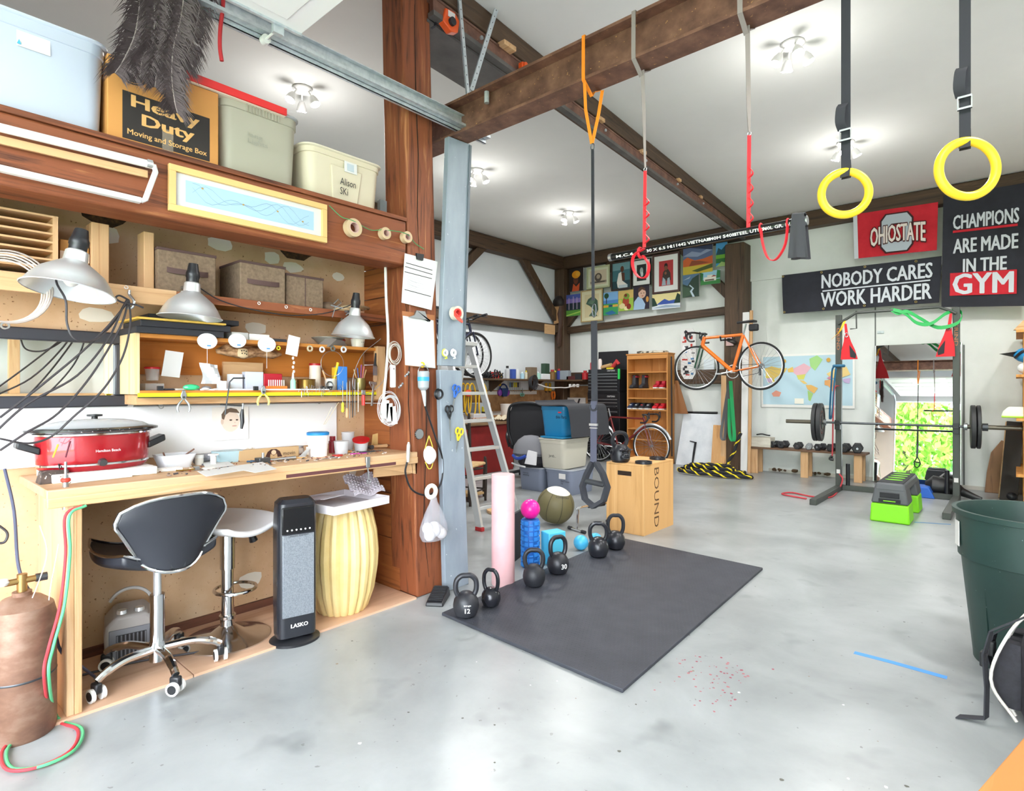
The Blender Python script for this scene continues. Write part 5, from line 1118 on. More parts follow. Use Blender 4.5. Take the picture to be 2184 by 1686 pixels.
# ================================================================= on the loft
LZ = 2.339
def tub(name, label, x0, x1, y0, y1, z0, h_, body, lid=None, rim=True, cat='storage bin', tp=.88, lh=.03, group=None, ribs=False, panel=False):
 cx, cy = (x0 + x1) / 2, (y0 + y1) / 2; wx, wy = x1 - x0, y1 - y0
 t = thing(name, label, cat, (cx, cy, z0), group=group)
 r = min(wx, wy) * .16
 MB().loft([rr(wx * tp, wy * tp, r * .8, 0), rr(wx * (tp + .02), wy * (tp + .02), r * .85, .01), rr(wx * .965, wy * .965, r, h_ * .84)], cap1=False).build('body', body, t)
 MB().loft([rr(wx * .965, wy * .965, r, h_ * .84), rr(wx * .99, wy * .99, r, h_ * .845), rr(wx * .99, wy * .99, r, h_ - lh * .4), rr(wx * .95, wy * .95, r, h_ - lh * .4)], cap0=False, cap1=True).build('rim_band', body, t)
 if lid:
  MB().loft([rr(wx * 1.01, wy * 1.01, r * 1.05, h_ - lh * .5), rr(wx * 1.04, wy * 1.04, r * 1.1, h_ - lh * .35), rr(wx * 1.04, wy * 1.04, r * 1.1, h_ - .004), rr(wx * .97, wy * .97, r, h_), rr(wx * .9, wy * .9, r, h_ - .008)]).build('lid', lid, t)
 if ribs:
  for k in range(11): MB().cbox((wx * .497, (k - 5) * .016, h_ * .9), .012, .006, h_ * .12).build('grip_rib', body, t)
 if panel:
  MB().hexa([(wx * tp * .5 - .004, -wy * .16, .004), (wx * tp * .5 + .012, -wy * .16, .004), (wx * tp * .5 + .012, wy * .16, .004), (wx * tp * .5 - .004, wy * .16, .004)], [(wx * .48 - .004, -wy * .2, h_ * .7), (wx * .48 + .01, -wy * .2, h_ * .7), (wx * .48 + .01, wy * .2, h_ * .7), (wx * .48 - .004, wy * .2, h_ * .7)]).build('front_boss', body, t, bev=.006)
 return t
M_tubw = mat('frosted_white_tub', 'b4bccb', .35); M_tubl = mat('frosted_lid', 'bfc7d6', .35); M_tubg = mat('greige_tub', 'a9a594', .5); M_tubb = mat('beige_tub', 'd2c7ae', .5)
x1 = -2.805
t1 = tub('storage_bin', 'large frosted white lidded bin at the far left of the loft', x1 - .4, x1, ypx(-30, x1) - .08, ypx(232, x1), LZ, ax(228, 105, x1).z - LZ + .02, M_tubw, M_tubl, tp=.9, group='bins on the loft')
p = ax(72, 92, x1 - .006); MB().at(p, (0, R(-4), 0)).box(-.001, .001, -.05, .05, -.03, .03).build('paper_label', M_paper, t1, world=True)
MB().at(ax(45, 88, x1 + .0)).prism([(0, -.012, -.012), (0, .0, -.012), (0, -.006, .006)], (.002, 0, 0)).build('label_mark', C('4aa8c8'), t1, world=True)
# moving box
xb = -2.815; yA, yB_ = ypx(229, xb), ypx(466, xb); zB = ax(440, 190, xb).z
bx_ = thing('moving_box', 'cardboard moving box with big black printed panel on the loft', 'cardboard box', (xb - .2, (yA + yB_) / 2, LZ))
MB().box(xb - .4, xb, yA, yB_, LZ, zB).build('body', mat('kraft_board', 'c98d4c', .8), bx_, world=True, bev=.003)
W_, H_ = yB_ - yA, zB - LZ
def bxp(u, v, d=.001): return Vector((xb + d, yA + W_ * u, LZ + H_ * v))
flat('black_panel', bx_, bxp(.12, .04), Y * W_ * .79, Z * H_ * .58, [('2a2422', SQ)])
Mk = mat('kraft_print', 'd8a768', .8); Mb_ = C('2a2422', .8)
text('Heavy', bxp(.5, .5, .0015), Y, Z, W_ * .62, H_ * .19, Mk, bx_, world=True, heavy=.035)
text('Duty', bxp(.52, .3, .0015), Y, Z, W_ * .48, H_ * .19, Mk, bx_, world=True, heavy=.035)
text('Moving and Storage Box', bxp(.52, .125, .0015), Y, Z, W_ * .72, H_ * .09, Mk, bx_, world=True, heavy=.018)
text('DUCK', bxp(.53, .645, .0015), Y, Z, W_ * .14, H_ * .05, Mb_, bx_, world=True, bold=.02)
flat('round_stamp', bx_, bxp(.08, .72), Y * W_ * .24, Z * H_ * .2, [('2a2422', el(.5, .5, .5, .5, 24)), ('c98d4c', el(.5, .5, .42, .42, 24)), ('2a2422', el(.5, .5, .38, .38, 24))])
MB().box(xb + .0015, xb + .002, yA + W_ * .46, yA + W_ * .56, LZ, LZ + H_ * .3).build('clear_tape', mat('shiny_tape', 'a89888', .15, alpha=.4), bx_, world=True)
x2 = -2.82
t2 = tub('storage_bin', 'greenish grey ribbed-grip bin under the red plank on the loft', x2 - .4, x2, ypx(470, x2), ypx(642, x2), LZ, ax(640, 262, x2).z - LZ + .02, M_tubg, mat('grey_lid', 'a9abae', .45), group='bins on the loft', ribs=True)
x3 = -2.82
t3 = tub('storage_bin', 'beige lidded bin with handwritten label nearest the post on the loft', x3 - .42, x3, ypx(652, x3), ypx(818, x3), LZ, ax(660, 300, x3).z - LZ, M_tubb, mat('beige_lid', 'd9d0ba', .5), group='bins on the loft', panel=True)
c3 = ax(741, 400, x3); c3.x = x3 + .003
text('Alison\nSKi', ax(742, 400, x3 + .004), (0, 1, 0), (.06, 0, 1), .1, .09, C('1c1c1e'), t3, world=True)
MB().at(ax(748, 358, x3 + .004), (0, R(-2), 0)).box(-.001, .0015, -.04, .04, -.03, .03).build('sticker', M_paper, t3, world=True)
MB().at(ax(748, 358, x3 + .006), (0, R(-2), 0)).box(-.001, .0015, -.022, .02, -.02, .02).build('sticker_picture', C('b8c4cc'), t3, world=True)
text('long\nLights', ax(550, 300, x2 - .004), Y, Z, .1, .06, C('97978a'), t2, world=True)
# red plank lying on the box and bin
pa, pb = ax(385, 150, -2.82), ax(606, 240, -2.82); zp = zB + .022
pk = thing('red_plank', 'white board with bright red edge lying over the loft bins', 'plank', (-2.9, pa.y, zp))
MB().bar((-2.9, pa.y, zB + .012), (-2.9, pb.y, zB + .012), .2, .02).build('board', mat('cream_paint', 'e8d8c4', .5), pk, world=True, bev=.003)
MB().bar((-2.795, pa.y, zB + .022), (-2.795, pb.y, zB + .022), .012, .036).build('red_edge', C('dc2a2a', .4), pk, world=True, bev=.002)
# electrical box beyond the bin
tag(MB().at(ax(815, 445, -2.96)).cbox((0, 0, 0), .03, .05, .1).cyl((.015, .0, .02), (.017, 0, .02), .01, n=8).build('junction_box', C('7b858a', .4), bev=.006), 'grey electrical junction box beside the post on the loft', 'electrical box')
# ostrich plumes
M_plume = mat('dark_plume', '5e5254', .9)
rf = random.Random(12)
def plume(label, path, wd):
 t = thing('ostrich_plume', label, 'feather', path[0], group='dark ostrich plumes over the moving box')
 P = smooth_path(path, 8)
 MB().tube([p - path[0] for p in P], .0022, 5).build('quill', C('b9aca8', .6), t)
 mb = MB(); n_ = len(P)
 for i in range(n_ - 1):
  for k in range(20):
   f_ = rf.random(); p = P[i].lerp(P[i + 1], f_) - path[0]; s_ = rf.choice((-1, 1))
   l_ = wd * rf.uniform(.55, 1.1) * (1 if i < n_ - 6 else .6)
   out = Vector((rf.uniform(-.35, .75), s_, -rf.uniform(.3, .9))).normalized()
   q1 = p + out * l_ * .55; q2 = p + out * l_ + Vector((0, 0, -l_ * rf.uniform(.25, .7)))
   w0 = Vector((0, .0, .0024)); w1 = Vector((.0022, 0, 0))
   mb.add([p - w0, p + w0, q1 + w0 + w1, q1 - w0, q2], [(0, 1, 2, 3), (3, 2, 4)])
 mb.build('barbs', M_plume, t, smooth=0)['kind'] = 'stuff'
xpl = -2.72
for k, (pts, wd, lab) in enumerate((([(300, -30), (295, 30), (285, 80), (262, 130), (245, 155)], .1, 'leftmost dark ostrich plume curling over the moving box'), ([(330, -30), (329, 40), (326, 90), (305, 120), (298, 165)], .09, 'second dark ostrich plume from the left'),
  ([(395, -30), (385, 40), (370, 100), (366, 160), (372, 215), (378, 240)], .085, 'longest dark ostrich plume hanging before the printed panel'), ([(432, -30), (425, 20), (412, 80), (392, 130), (370, 160)], .08, 'rightmost dark ostrich plume'), ([(355, -30), (352, 50), (345, 110), (335, 150), (330, 185)], .09, 'middle dark ostrich plume'))):
 plume(lab, [ax(a, b, xpl + .02 * (k % 3)) for a, b in pts], wd)
cord('red_rope', 'frayed red rope end hanging over the red plank', [ax(477, -20, -2.7), ax(475, 20, -2.7), ax(470, 60, -2.7), ax(469, 100, -2.7), ax(473, 130, -2.7)], .009, C('b32a30', .8), 'rope', 8)
# ================================================================= gym floor
def away(px, py, k, z=0.0):
 p = az(px, py, z); d = Vector((p.x, p.y, 0)).normalized(); return p + d * k
M_mat = noisy('rubber_mat', [(.3, '30323a'), (.7, '3d3f48')], (8, 8, 8), .62, bump=.04, fine=(160, .7, '4b4d56'))
c4 = [az(942, 1312), az(1328, 1478), az(1627, 1215)]; c4.append(c4[0] + c4[2] - c4[1])
gm = thing('rubber_mat', 'large black rubber gym mat on the concrete floor', 'mat', sum(c4, Vector()) / 4)
MB().hexa([c4[0], c4[1], c4[2], c4[3]], [p + Z * .018 for p in c4]).build('slab', M_mat, gm, world=True, bev=.004)
u_, v_ = c4[1] - c4[0], c4[2] - c4[1]; nu, nv = 52, 90; mb = MB(); dw = u_.normalized() * .0065; dv = v_.normalized() * .0065
for i in range(1, nu):
 for j in range(1, nv):
  c_ = c4[0] + u_ * (i + .5 * (j % 2)) / (nu + .5) + v_ * j / nv + Z * .0182
  mb.add([c_ - dw, c_ - dv, c_ + dw, c_ + dv, c_ + Z * .0016], [(0, 1, 4), (1, 2, 4), (2, 3, 4), (3, 0, 4)])
mb.build('raised_dimples', M_mat, gm, world=True, smooth=0)['kind'] = 'stuff'
MZ = .018
# kettlebells
def kettlebell(label, px, py, r, h_, rz, gloss=.4, num=None, col='24252b', name='kettlebell'):
 p = away(px, py, .035, MZ); t = thing(name, label, 'kettlebell', (p.x, p.y, MZ), rz, 'kettlebells along the mat')
 m = mat('kb_iron_%s_%d' % (col, gloss * 100), col, gloss, .15)
 prof = [(r * .55, 0), (r * .8, r * .15), (r * .98, r * .6), (r, r * .9), (r * .92, r * 1.3), (r * .7, r * 1.65), (r * .4, r * 1.85), (.001, r * 1.9)]
 MB().lathe(prof, n=32).build('bell', m, t)
 hw = r * .82; hb = r * 1.55; ht = h_ - .015
 MB().tube(smooth_path([(0, -hw * .62, hb * .92), (0, -hw * .95, hb + (ht - hb) * .3), (0, -hw * .92, hb + (ht - hb) * .75), (0, -hw * .5, ht), (0, 0, ht + .003), (0, hw * .5, ht), (0, hw * .92, hb + (ht - hb) * .75), (0, hw * .95, hb + (ht - hb) * .3), (0, hw * .62, hb * .92)], 5), r * .2, 10).build('handle', m, t)
 if num:
  for k, (s_, dz, w_, hh) in enumerate(num): text(s_, (r * 1.005, 0, r * .85 + dz), Y, Z, w_, hh, M_wht, t, heavy=.03)
kettlebell('grey kettlebell marked 12 at the near corner of the mat', 994, 1318, .0735, .24, R(-38), .42, [('12', -.008, .03, .026), ('kings', .02, .04, .011)], '2c2d33')
kettlebell('chipped glossy black kettlebell behind the one marked 12', 1047, 1296, .058, .224, R(-75), .2)
kettlebell('matte black kettlebell third along the mat edge', 1139, 1252, .074, .243, R(-50), .5)
kettlebell('black kettlebell marked 30 fourth along the mat edge', 1190, 1225, .077, .262, R(-20), .4, [('30', .0, .046, .034)])
kettlebell('black kettlebell fifth along the mat edge near the box', 1276, 1189, .079, .265, R(-55), .3)
kettlebell('tallest black kettlebell farthest along the mat edge', 1313, 1172, .076, .278, R(-50), .35)
# rollers, balls, block
p = away(1073, 1252, .07); t = thing('foam_roller', 'tall pale pink foam roller standing on end', 'foam roller', p)
MB().lathe([(.074, 0), (.077, .006), (.077, .722), (.074, .73), (.001, .73)], n=36).build('roller', noisy('pink_foam', [(.3, 'dca9ae'), (.7, 'e6babd')], (6, 6, 6), .6), t)
p = away(1131, 1212, .06); t = thing('textured_roller', 'blue grid-textured foam roller standing on end', 'foam roller', p)
MB().lathe([(.062, 0), (.064, .004), (.064, .342), (.062, .346), (.001, .346)], n=30).build('core', C('1c62b4', .5), t)
for i in range(9):
 for j in range(12):
  a0 = 2 * pi * (j + .06) / 12; a1 = 2 * pi * (j + .94) / 12; z0 = .006 + i * .0376; z1 = z0 + (.031 if (i + j) % 3 else .014)
  rr0, rr1 = .063, .0715
  q = [(rr0 * cos(a0), rr0 * sin(a0), z0), (rr0 * cos(a1), rr0 * sin(a1), z0), (rr0 * cos(a1), rr0 * sin(a1), z1), (rr0 * cos(a0), rr0 * sin(a0), z1)]
  q2 = [(rr1 * cos(a0 + .03), rr1 * sin(a0 + .03), z0 + .003), (rr1 * cos(a1 - .03), rr1 * sin(a1 - .03), z0 + .003), (rr1 * cos(a1 - .03), rr1 * sin(a1 - .03), z1 - .003), (rr1 * cos(a0 + .03), rr1 * sin(a0 + .03), z1 - .003)]
  MB().hexa(q, q2).build('tread_block', C('2f86dc', .5), t)
tag(MB().sphere((p.x, p.y, .346 + .0715), .072, 28).build('pink_ball', C('ec1f9c', .3)), 'hot pink ball balanced on the blue roller', 'ball')
p = az(1106, 1203); tag(MB().at((p.x - .1, p.y + .1, 0), (0, 0, R(20))).box(-.012, .012, -.12, .12, 0, .36).build('folded_pad', M_rub, bev=.004), 'black folded pad standing between the pink and blue rollers', 'pad')
p = away(1180, 1203, .05); tag(MB().at((p.x, p.y, 0), (0, 0, R(-18))).box(-.055, .055, -.075, .075, 0, .235).build('yoga_block', C('52bede', .6), bev=.006), 'light blue yoga block standing on end', 'yoga block')
for k, (px, py, r, lab) in enumerate(((1239, 1176, .06, 'light blue ball beside the yoga block'), (1270, 1168, .055, 'light blue ball half hidden behind the kettlebells'))):
 p = away(px, py, .05); tag(MB().sphere((p.x, p.y, r), r, 24).build('blue_ball', C('4ab6e6', .35)), lab, 'ball')
p = away(1185, 1120, .06); R_ = .18
t = thing('medicine_ball', 'olive green medicine ball with white panels', 'medicine ball', (p.x, p.y, R_), rot=(R(-8), R(12), R(-35)))
M_ol = mat('olive_vinyl', '6d6645', .5); M_wp = mat('white_vinyl_panel', 'e8e4dc', .5)
def panel_sphere(a0, a1, t0, t1, r):
 mb = MB(); mb.grid(lambda u, v: (r * sin(t0 + (t1 - t0) * v) * cos(a0 + (a1 - a0) * u), r * sin(t0 + (t1 - t0) * v) * sin(a0 + (a1 - a0) * u), r * cos(t0 + (t1 - t0) * v)), 6, 10); return mb
MB().sphere((0, 0, 0), R_ * .985, 32).build('core', C('4a4632'), t)
for k in range(8):
 panel_sphere(k * pi / 4 + .02, (k + 1) * pi / 4 - .02, R(40), R(140), R_).build('olive_panel', M_ol, t)
 panel_sphere(k * pi / 4 + .005, (k + 1) * pi / 4 - .005, R(.5), R(39), R_).build('white_panel', M_wp, t)
 panel_sphere(k * pi / 4 + .005, (k + 1) * pi / 4 - .005, R(141), R(179.5), R_).build('white_panel', M_wp, t)
text('POWERMAX', (R_ * .72, .0, R_ * .72), (0, 1, 0), (-.7, 0, .7), .13, .02, C('2b2b2b'), t)
# push-up bar
fa, fb = az(1230, 1133), az(1312, 1118); t = thing('push_up_stand', 'chrome push-up stand with black foam grip', 'push-up bar', fa)
d = (fb - fa); perp = Vector((d.y, -d.x, 0)).normalized()
path = [fa + Z * .02, fa + d * .03 + Z * .17, fa + d * .1 + Z * .215, fa + d * .9 + Z * .215, fa + d * .97 + Z * .17, fb + Z * .02]
MB().tube(smooth_path(path, 4), .0125, 10).build('tube', M_chr, t, world=True)
MB().cyl(fa + d * .3 + Z * .216, fa + d * .7 + Z * .216, .02, n=14).build('foam_grip', M_rub, t, world=True)
for f_ in (fa, fb):
 MB().cyl(f_ - perp * .1 + Z * .014, f_ + perp * .1 + Z * .014, .0125, n=10).build('foot_tube', M_chr, t, world=True)
 for s_ in (-1, 1): MB().cyl(f_ + perp * s_ * .07 + Z * .0155, f_ + perp * s_ * .115 + Z * .0155, .0155, n=10).build('rubber_cap', M_rub, t, world=True)
# plyo box
px0, px1, py0, py1, PH = -2.84, -2.458, 4.55, 5.13, .627
pb_ = thing('plyometric_box', 'birch plywood jump box with carved letters', 'jump box', (-2.65, 4.84, 0))
MB().box(px0, px1, py0, py0 + .018, 0, PH - .018).build('side_panel', M_box, pb_, world=True, bev=.002); MB().box(px0, px1, py1 - .018, py1, 0, PH - .018).build('side_panel', M_box, pb_, world=True, bev=.002)
MB().box(px1 - .018, px1, py0 + .018, py1 - .018, 0, PH - .018).build('side_panel', M_box, pb_, world=True); MB().box(px0, px0 + .018, py0 + .018, py1 - .018, 0, PH - .018).build('side_panel', M_box, pb_, world=True)
MB().box(px0, px1, py0, py1, PH - .018, PH).build('top_panel', M_box, pb_, world=True, bev=.003)
MB().box(-2.72, -2.58, py0 - .001, py0 + .004, PH - .11, PH - .07).build('hand_slot', C('2b1c10', .9), pb_, world=True)
text('BOUND', (px1, 4.79, .31), (0, 0, -1), (0, 1, 0), .54, .09, C('5b3f22', .8), pb_, world=True)
# ape-faced kettlebell and plates on the box
p = az(1321, 986, PH); t = thing('face_kettlebell', 'black kettlebell sculpted as a grimacing ape head on the box', 'kettlebell', (p.x - .02, p.y + .05, PH), R(-25))
MB().lathe([(.07, 0), (.088, .02), (.092, .07), (.085, .12), (.06, .155), (.001, .165)], n=28, sx=.95).build('head', M_iron, t)
MB().tube(smooth_path([(-.01, -.05, .13), (-.01, -.078, .19), (-.01, -.06, .25), (-.01, 0, .268), (-.01, .06, .25), (-.01, .078, .19), (-.01, .05, .13)], 5), .019, 10).build('handle', M_iron, t)
MB().sphere((.07, 0, .055), .045, 16, .8, 1.15, .8).build('muzzle', M_iron, t); MB().tube(smooth_path([(.095, -.035, .045), (.108, 0, .038), (.095, .035, .045)]), .006, 6).build('lips', C('15161a', .3), t)
MB().tube(smooth_path([(.07, -.055, .115), (.085, -.025, .12), (.08, 0, .11), (.085, .025, .12), (.07, .055, .115)]), .013, 8).build('brow', M_iron, t)
for s_ in (-1, 1):
 MB().sphere((.08, s_ * .027, .098), .009, 8).build('eye', C('0c0c0e', .2), t); MB().torus((.0, s_ * .092, .09), .02, .008, 'y', 14, 6).build('ear', M_iron, t); MB().sphere((.105, s_ * .012, .072), .007, 8).build('nostril', C('101114'), t)
def plate(par_label, c_, r, rz=0, wd=.022, rot=None):
 t = thing('weight_plate', par_label, 'weight plate', c_, rz, rot=rot)
 MB().lathe([(.018, 0), (r, 0), (r, wd), (r * .86, wd), (r * .84, wd * .55), (r * .45, wd * .55), (r * .42, wd), (.018, wd), (.018, 0)], n=36).build('disc', M_iron, t)
 for k in range(3):
  a = k * 2 * pi / 3; MB().at((r * .64 * cos(a), r * .64 * sin(a), wd * .55), (0, 0, a)).cbox((0, 0, .003), r * .3, .02, .006).build('raised_bar', M_iron, t)
 return t
p = az(1368, 989, PH); plate('small black weight plate nearer on the plywood box', (p.x, p.y + .04, PH + .0005), .075)
p = az(1398, 980, PH); plate('small black weight plate farther on the plywood box', (p.x, p.y + .04, PH + .0005), .075)
# ================================================================= hung from the I-beam
def loop_over(name, label, px, wd, m, wrap_m=None):
 p = ay(px, 120, YI); x = p.x
 t = thing(name, label, 'strap', (x, YI, ZI0))
 y = .079
 MB().ribbon([(0, -y, -.004), (0, -y - .001, .03), (0, -y, .232), (0, 0, .2345), (0, y, .232), (0, y + .001, .0), (0, .02, -.03), (0, 0, -.06), (0, -.04, -.03), (0, -y, -.004)], (1, 0, 0), wd, .003).build('wrap', m, t)
 return t, x
def zpy(px, py): return ay(px, py, YI).z
# suspension trainer
t, xs = loop_over('suspension_trainer', 'black suspension trainer hanging from an orange sling', 1262, .02, M_org)
def L(px, py, dy=0.0):
 q = ay(px, py, YI); return Vector((q.x - xs, dy, q.z - ZI0))
t['category'] = 'exercise strap'
MB().ribbon([L(1262, 178, -.07), L(1258, 240, -.04), L(1262, 306)], (1, 0, .1), .018, .003).ribbon([L(1274, 185, .05), L(1270, 240, .03), L(1263, 306)], (1, .3, 0), .018, .003).build('orange_sling', M_org, t)
MB().torus(L(1264, 313), .018, .003, 'y', 14, 6, ex=.6).build('upper_carabiner', M_dsteel, t)
MB().ribbon([L(1264, 318), L(1265, 640)], (1, 0, 0), .017, .005).build('anchor_strap', M_strap, t)
MB().torus(L(1267, 662), .035, .003, 'y', 18, 6, ex=.35).build('lower_carabiner', M_dsteel, t)
MB().ribbon([L(1267, 684), L(1268, 860)], (1, 0, 0), .036, .008).build('main_strap', M_strap, t)
MB().ribbon([L(1268, 855, -.006), L(1267, 985, -.006)], (1, 0, 0), .038, .006).build('lower_strap', mat('slate_webbing', '4a4b5c', .8), t)
MB().cbox(L(1268, 905, -.01), .05, .012, .012).cbox(L(1268, 912, -.01), .045, .01, .006).build('cam_buckle', M_steel, t)
MB().torus(L(1268, 866, -.01), .022, .006, 'y', 14, 6, R(160), R(380)).build('stitched_loop', M_strap, t)
MB().ribbon([L(1266, 985, -.008), L(1256, 1010, -.02), L(1249, 1035, -.03), L(1252, 1062, -.02), L(1266, 1080, 0), L(1283, 1068, .02), L(1289, 1040, .03), L(1282, 1010, .015), L(1270, 985, .0)], (.3, 1, 0), .03, .022).build('foot_cradle', M_strap, t)
MB().tube([L(1248, 1022, -.03), L(1283, 1034, .02)], .015, 12).build('foam_grip', M_rub, t)
# grey slings with red daisy chains carrying the pipe
def daisy(label, pxt, y_sw, y_pipe, pxb):
 t, x0 = loop_over('daisy_chain_sling', label, pxt, .022, M_grey)
 def Q(px, py, dy=0): q = ay(px, py, YI); return Vector((q.x - x0, dy, q.z - ZI0))
 MB().ribbon([Q(pxt + 2, 150 if pxt < 1500 else 55), Q(pxt + 5, 230), Q(pxb, y_sw)], [(1, 0, 0), (.8, .6, 0), (.5, .8, 0)], [.02, .018, .01], .004).build('grey_sling', M_grey, t)
 MB().torus(Q(pxb, y_sw + 3), .008, .002, 'y', 10, 6).build('ring', M_steel, t)
 MB().ribbon([Q(pxb, y_sw + 6), Q(pxb - 1, (y_sw + y_pipe) / 2), Q(pxb - 2, y_pipe - 6)], (1, .2, 0), .016, .004).build('red_strap', M_red, t)
 n_ = 4
 for k in range(n_):
  ya = y_sw + (y_pipe - y_sw) * (.35 + .15 * k); yb = ya + (y_pipe - y_sw) * .11
  MB().ribbon(smooth_path([Q(pxb, ya), Q(pxb + 8, (ya + yb) / 2, .0), Q(pxb - 1, yb)], 4), (0, 1, 0), .014, .003).build('daisy_loop', M_red, t)
 return t
daisy('grey sling and red daisy chain carrying the left end of the pipe', 1368, 358, 535, 1376)
daisy('grey sling and red daisy chain carrying the right end of the pipe', 1592, 282, 495, 1598)
pA, pB = ay(1302, 549, YI), ay(1721, 470, YI)
pp_ = thing('steel_pipe', 'black steel pipe with white stencilled letters hanging as a bar', 'pipe', (pA + pB) / 2)
MB().cyl(pA, pB, .0185, n=20).build('tube', mat('black_lacquer', '1d1e20', .2, .3), pp_, world=True)
dA = (pB - pA).normalized()
MB().cyl(pA - dA * .006, pA + dA * .012, .0195, n=20).build('end_cap', M_steel, pp_, world=True); MB().cyl(pB - dA * .05, pB + dA * .003, .0193, n=20).build('bare_end', M_steel, pp_, world=True)
for k, (s_, f_, w_) in enumerate((('M.C.6', .1, .1), ('30 X 6.5 H', .3, .13), ('211442 VIETNAM', .47, .2), ('S40H S40H', .63, .13), ('STEEL UTNA', .76, .14), ('S40L GR. B/ASME', .905, .17))):
 c_ = pA.lerp(pB, f_) + Vector((0, -.0179, -.006)); text(s_, c_, dA, Vector((0, -.31, .95)), w_, .014, M_wht, pp_, world=True, depth=.0004, bold=.015)
def Wp(px, py, dy=0): q = ay(px, py, YI + dy); return q
t = thing('red_strap_knot', 'red strap tied in a hanging loop at the left end of the pipe', 'strap', Wp(1365, 545))
MB().ribbon(smooth_path([Wp(1374, 530, -.025), Wp(1352, 545, -.03), Wp(1350, 570, -.03), Wp(1362, 590, -.03), Wp(1378, 590, -.03), Wp(1384, 565, -.03), Wp(1372, 545, -.028)], 4), (.3, 1, 0), .018, .004).build('loop', M_red, t, world=True)
MB().torus(Wp(1366, 539), .024, .007, 'x', 18, 6).build('hitch', M_red, t, world=True)
t = thing('red_hanging_strap', 'red strap hanging in a U from the right part of the pipe', 'strap', Wp(1650, 480))
MB().ribbon(smooth_path([Wp(1623, 486, -.022), Wp(1626, 515, -.022), Wp(1635, 545, -.022), Wp(1647, 555, -.022), Wp(1660, 548, -.022), Wp(1675, 520, -.022), Wp(1680, 478, -.022)], 4), (.2, 1, 0), .016, .004).build('loop', M_red, t, world=True)
MB().torus(Wp(1623, 487), .021, .004, 'x', 16, 6).torus(Wp(1681, 477), .021, .004, 'x', 16, 6).build('wraps', M_red, t, world=True)
t = thing('grip_cloth', 'dark cloth folded over the right end of the pipe', 'cloth', Wp(1705, 475))
a_, b_ = Wp(1692, 466), Wp(1718, 464); ca, cb = Wp(1684, 552), Wp(1726, 550)
for dy in (-.023, .023):
 MB().sheet(lambda u, v: tuple(a_.lerp(b_, u).lerp(ca.lerp(cb, u), v) + Vector((0, dy + .006 * sin(u * 9) * v, .012 * (1 - v)))), 8, 8, (0, .003, 0)).build('fold', mat('charcoal_cloth', '3d3d42', .95), t, world=True)
MB().sheet(lambda u, v: tuple(a_.lerp(b_, u) + Vector((0, -.023 + .046 * v, .014 + .008 * sin(pi * v)))), 6, 6, (0, 0, .003)).build('top_fold', mat('charcoal_cloth', '3d3d42'), t, world=True)
# gym rings
def ring(label, cx, cy, R_px, sx_px, buckle_y, yaw, tilt, sgn):
 c_ = ay(cx, cy, YI); dd = Vector((c_.x, c_.y, 0)).length
 dep = -_s * c_.x + _c * c_.y; Rm = R_px / FPX * dep
 t = thing('gym_ring', label, 'gym ring', c_, group='yellow gymnastic rings')
 r = .0155; M3 = Euler((0, R(tilt), R(yaw))).to_matrix()
 MB().torus((0, 0, 0), Rm - r, r, 'y', 48, 14, M3=M3).build('ring', M_yel, t)
 xo = ay(sx_px, cy, YI).x - c_.x; top = Rm - .02
 zb_ = ay(sx_px, buckle_y, YI).z - c_.z; zt_ = ZI1 + .005 - c_.z
 MB().ribbon([(xo, 0, zt_), (xo, 0, top + .02), (xo, -.012, top), (xo, -.02, top - .022)], (1, 0, 0), .033, .003).build('strap', M_strap, t)
 MB().ribbon([(xo, .004, top - .022), (xo, .02, top), (xo, .006, top + .05)], (1, 0, 0), .033, .003).build('strap_return', M_strap, t)
 MB().ribbon(smooth_path([(xo - .01, -.006, zb_ - .03), (xo - .015, -.03, zb_), (xo - .012, -.03, zb_ + .05), (xo - .008, -.008, zb_ + .075)], 4), (1, .2, 0), .034, .004).build('strap_tail', M_strap, t)
 MB().box(xo - .02, xo + .02, -.016, -.002, zb_ - .035, zb_ - .028).box(xo - .02, xo + .02, -.016, -.002, zb_ - .075, zb_ - .068).box(xo - .021, xo - .018, -.014, -.004, zb_ - .075, zb_ - .03).box(xo + .018, xo + .021, -.014, -.004, zb_ - .075, zb_ - .03).build('cam_buckle', M_chr, t)
ring('yellow gym ring on a black strap, left of the pair', 1802, 412, 54, 1804, 262, 28, 8, 1)
ring('yellow gym ring on a black strap, right one of the pair', 2063, 360, 68, 2058, 190, 38, 10, 1)
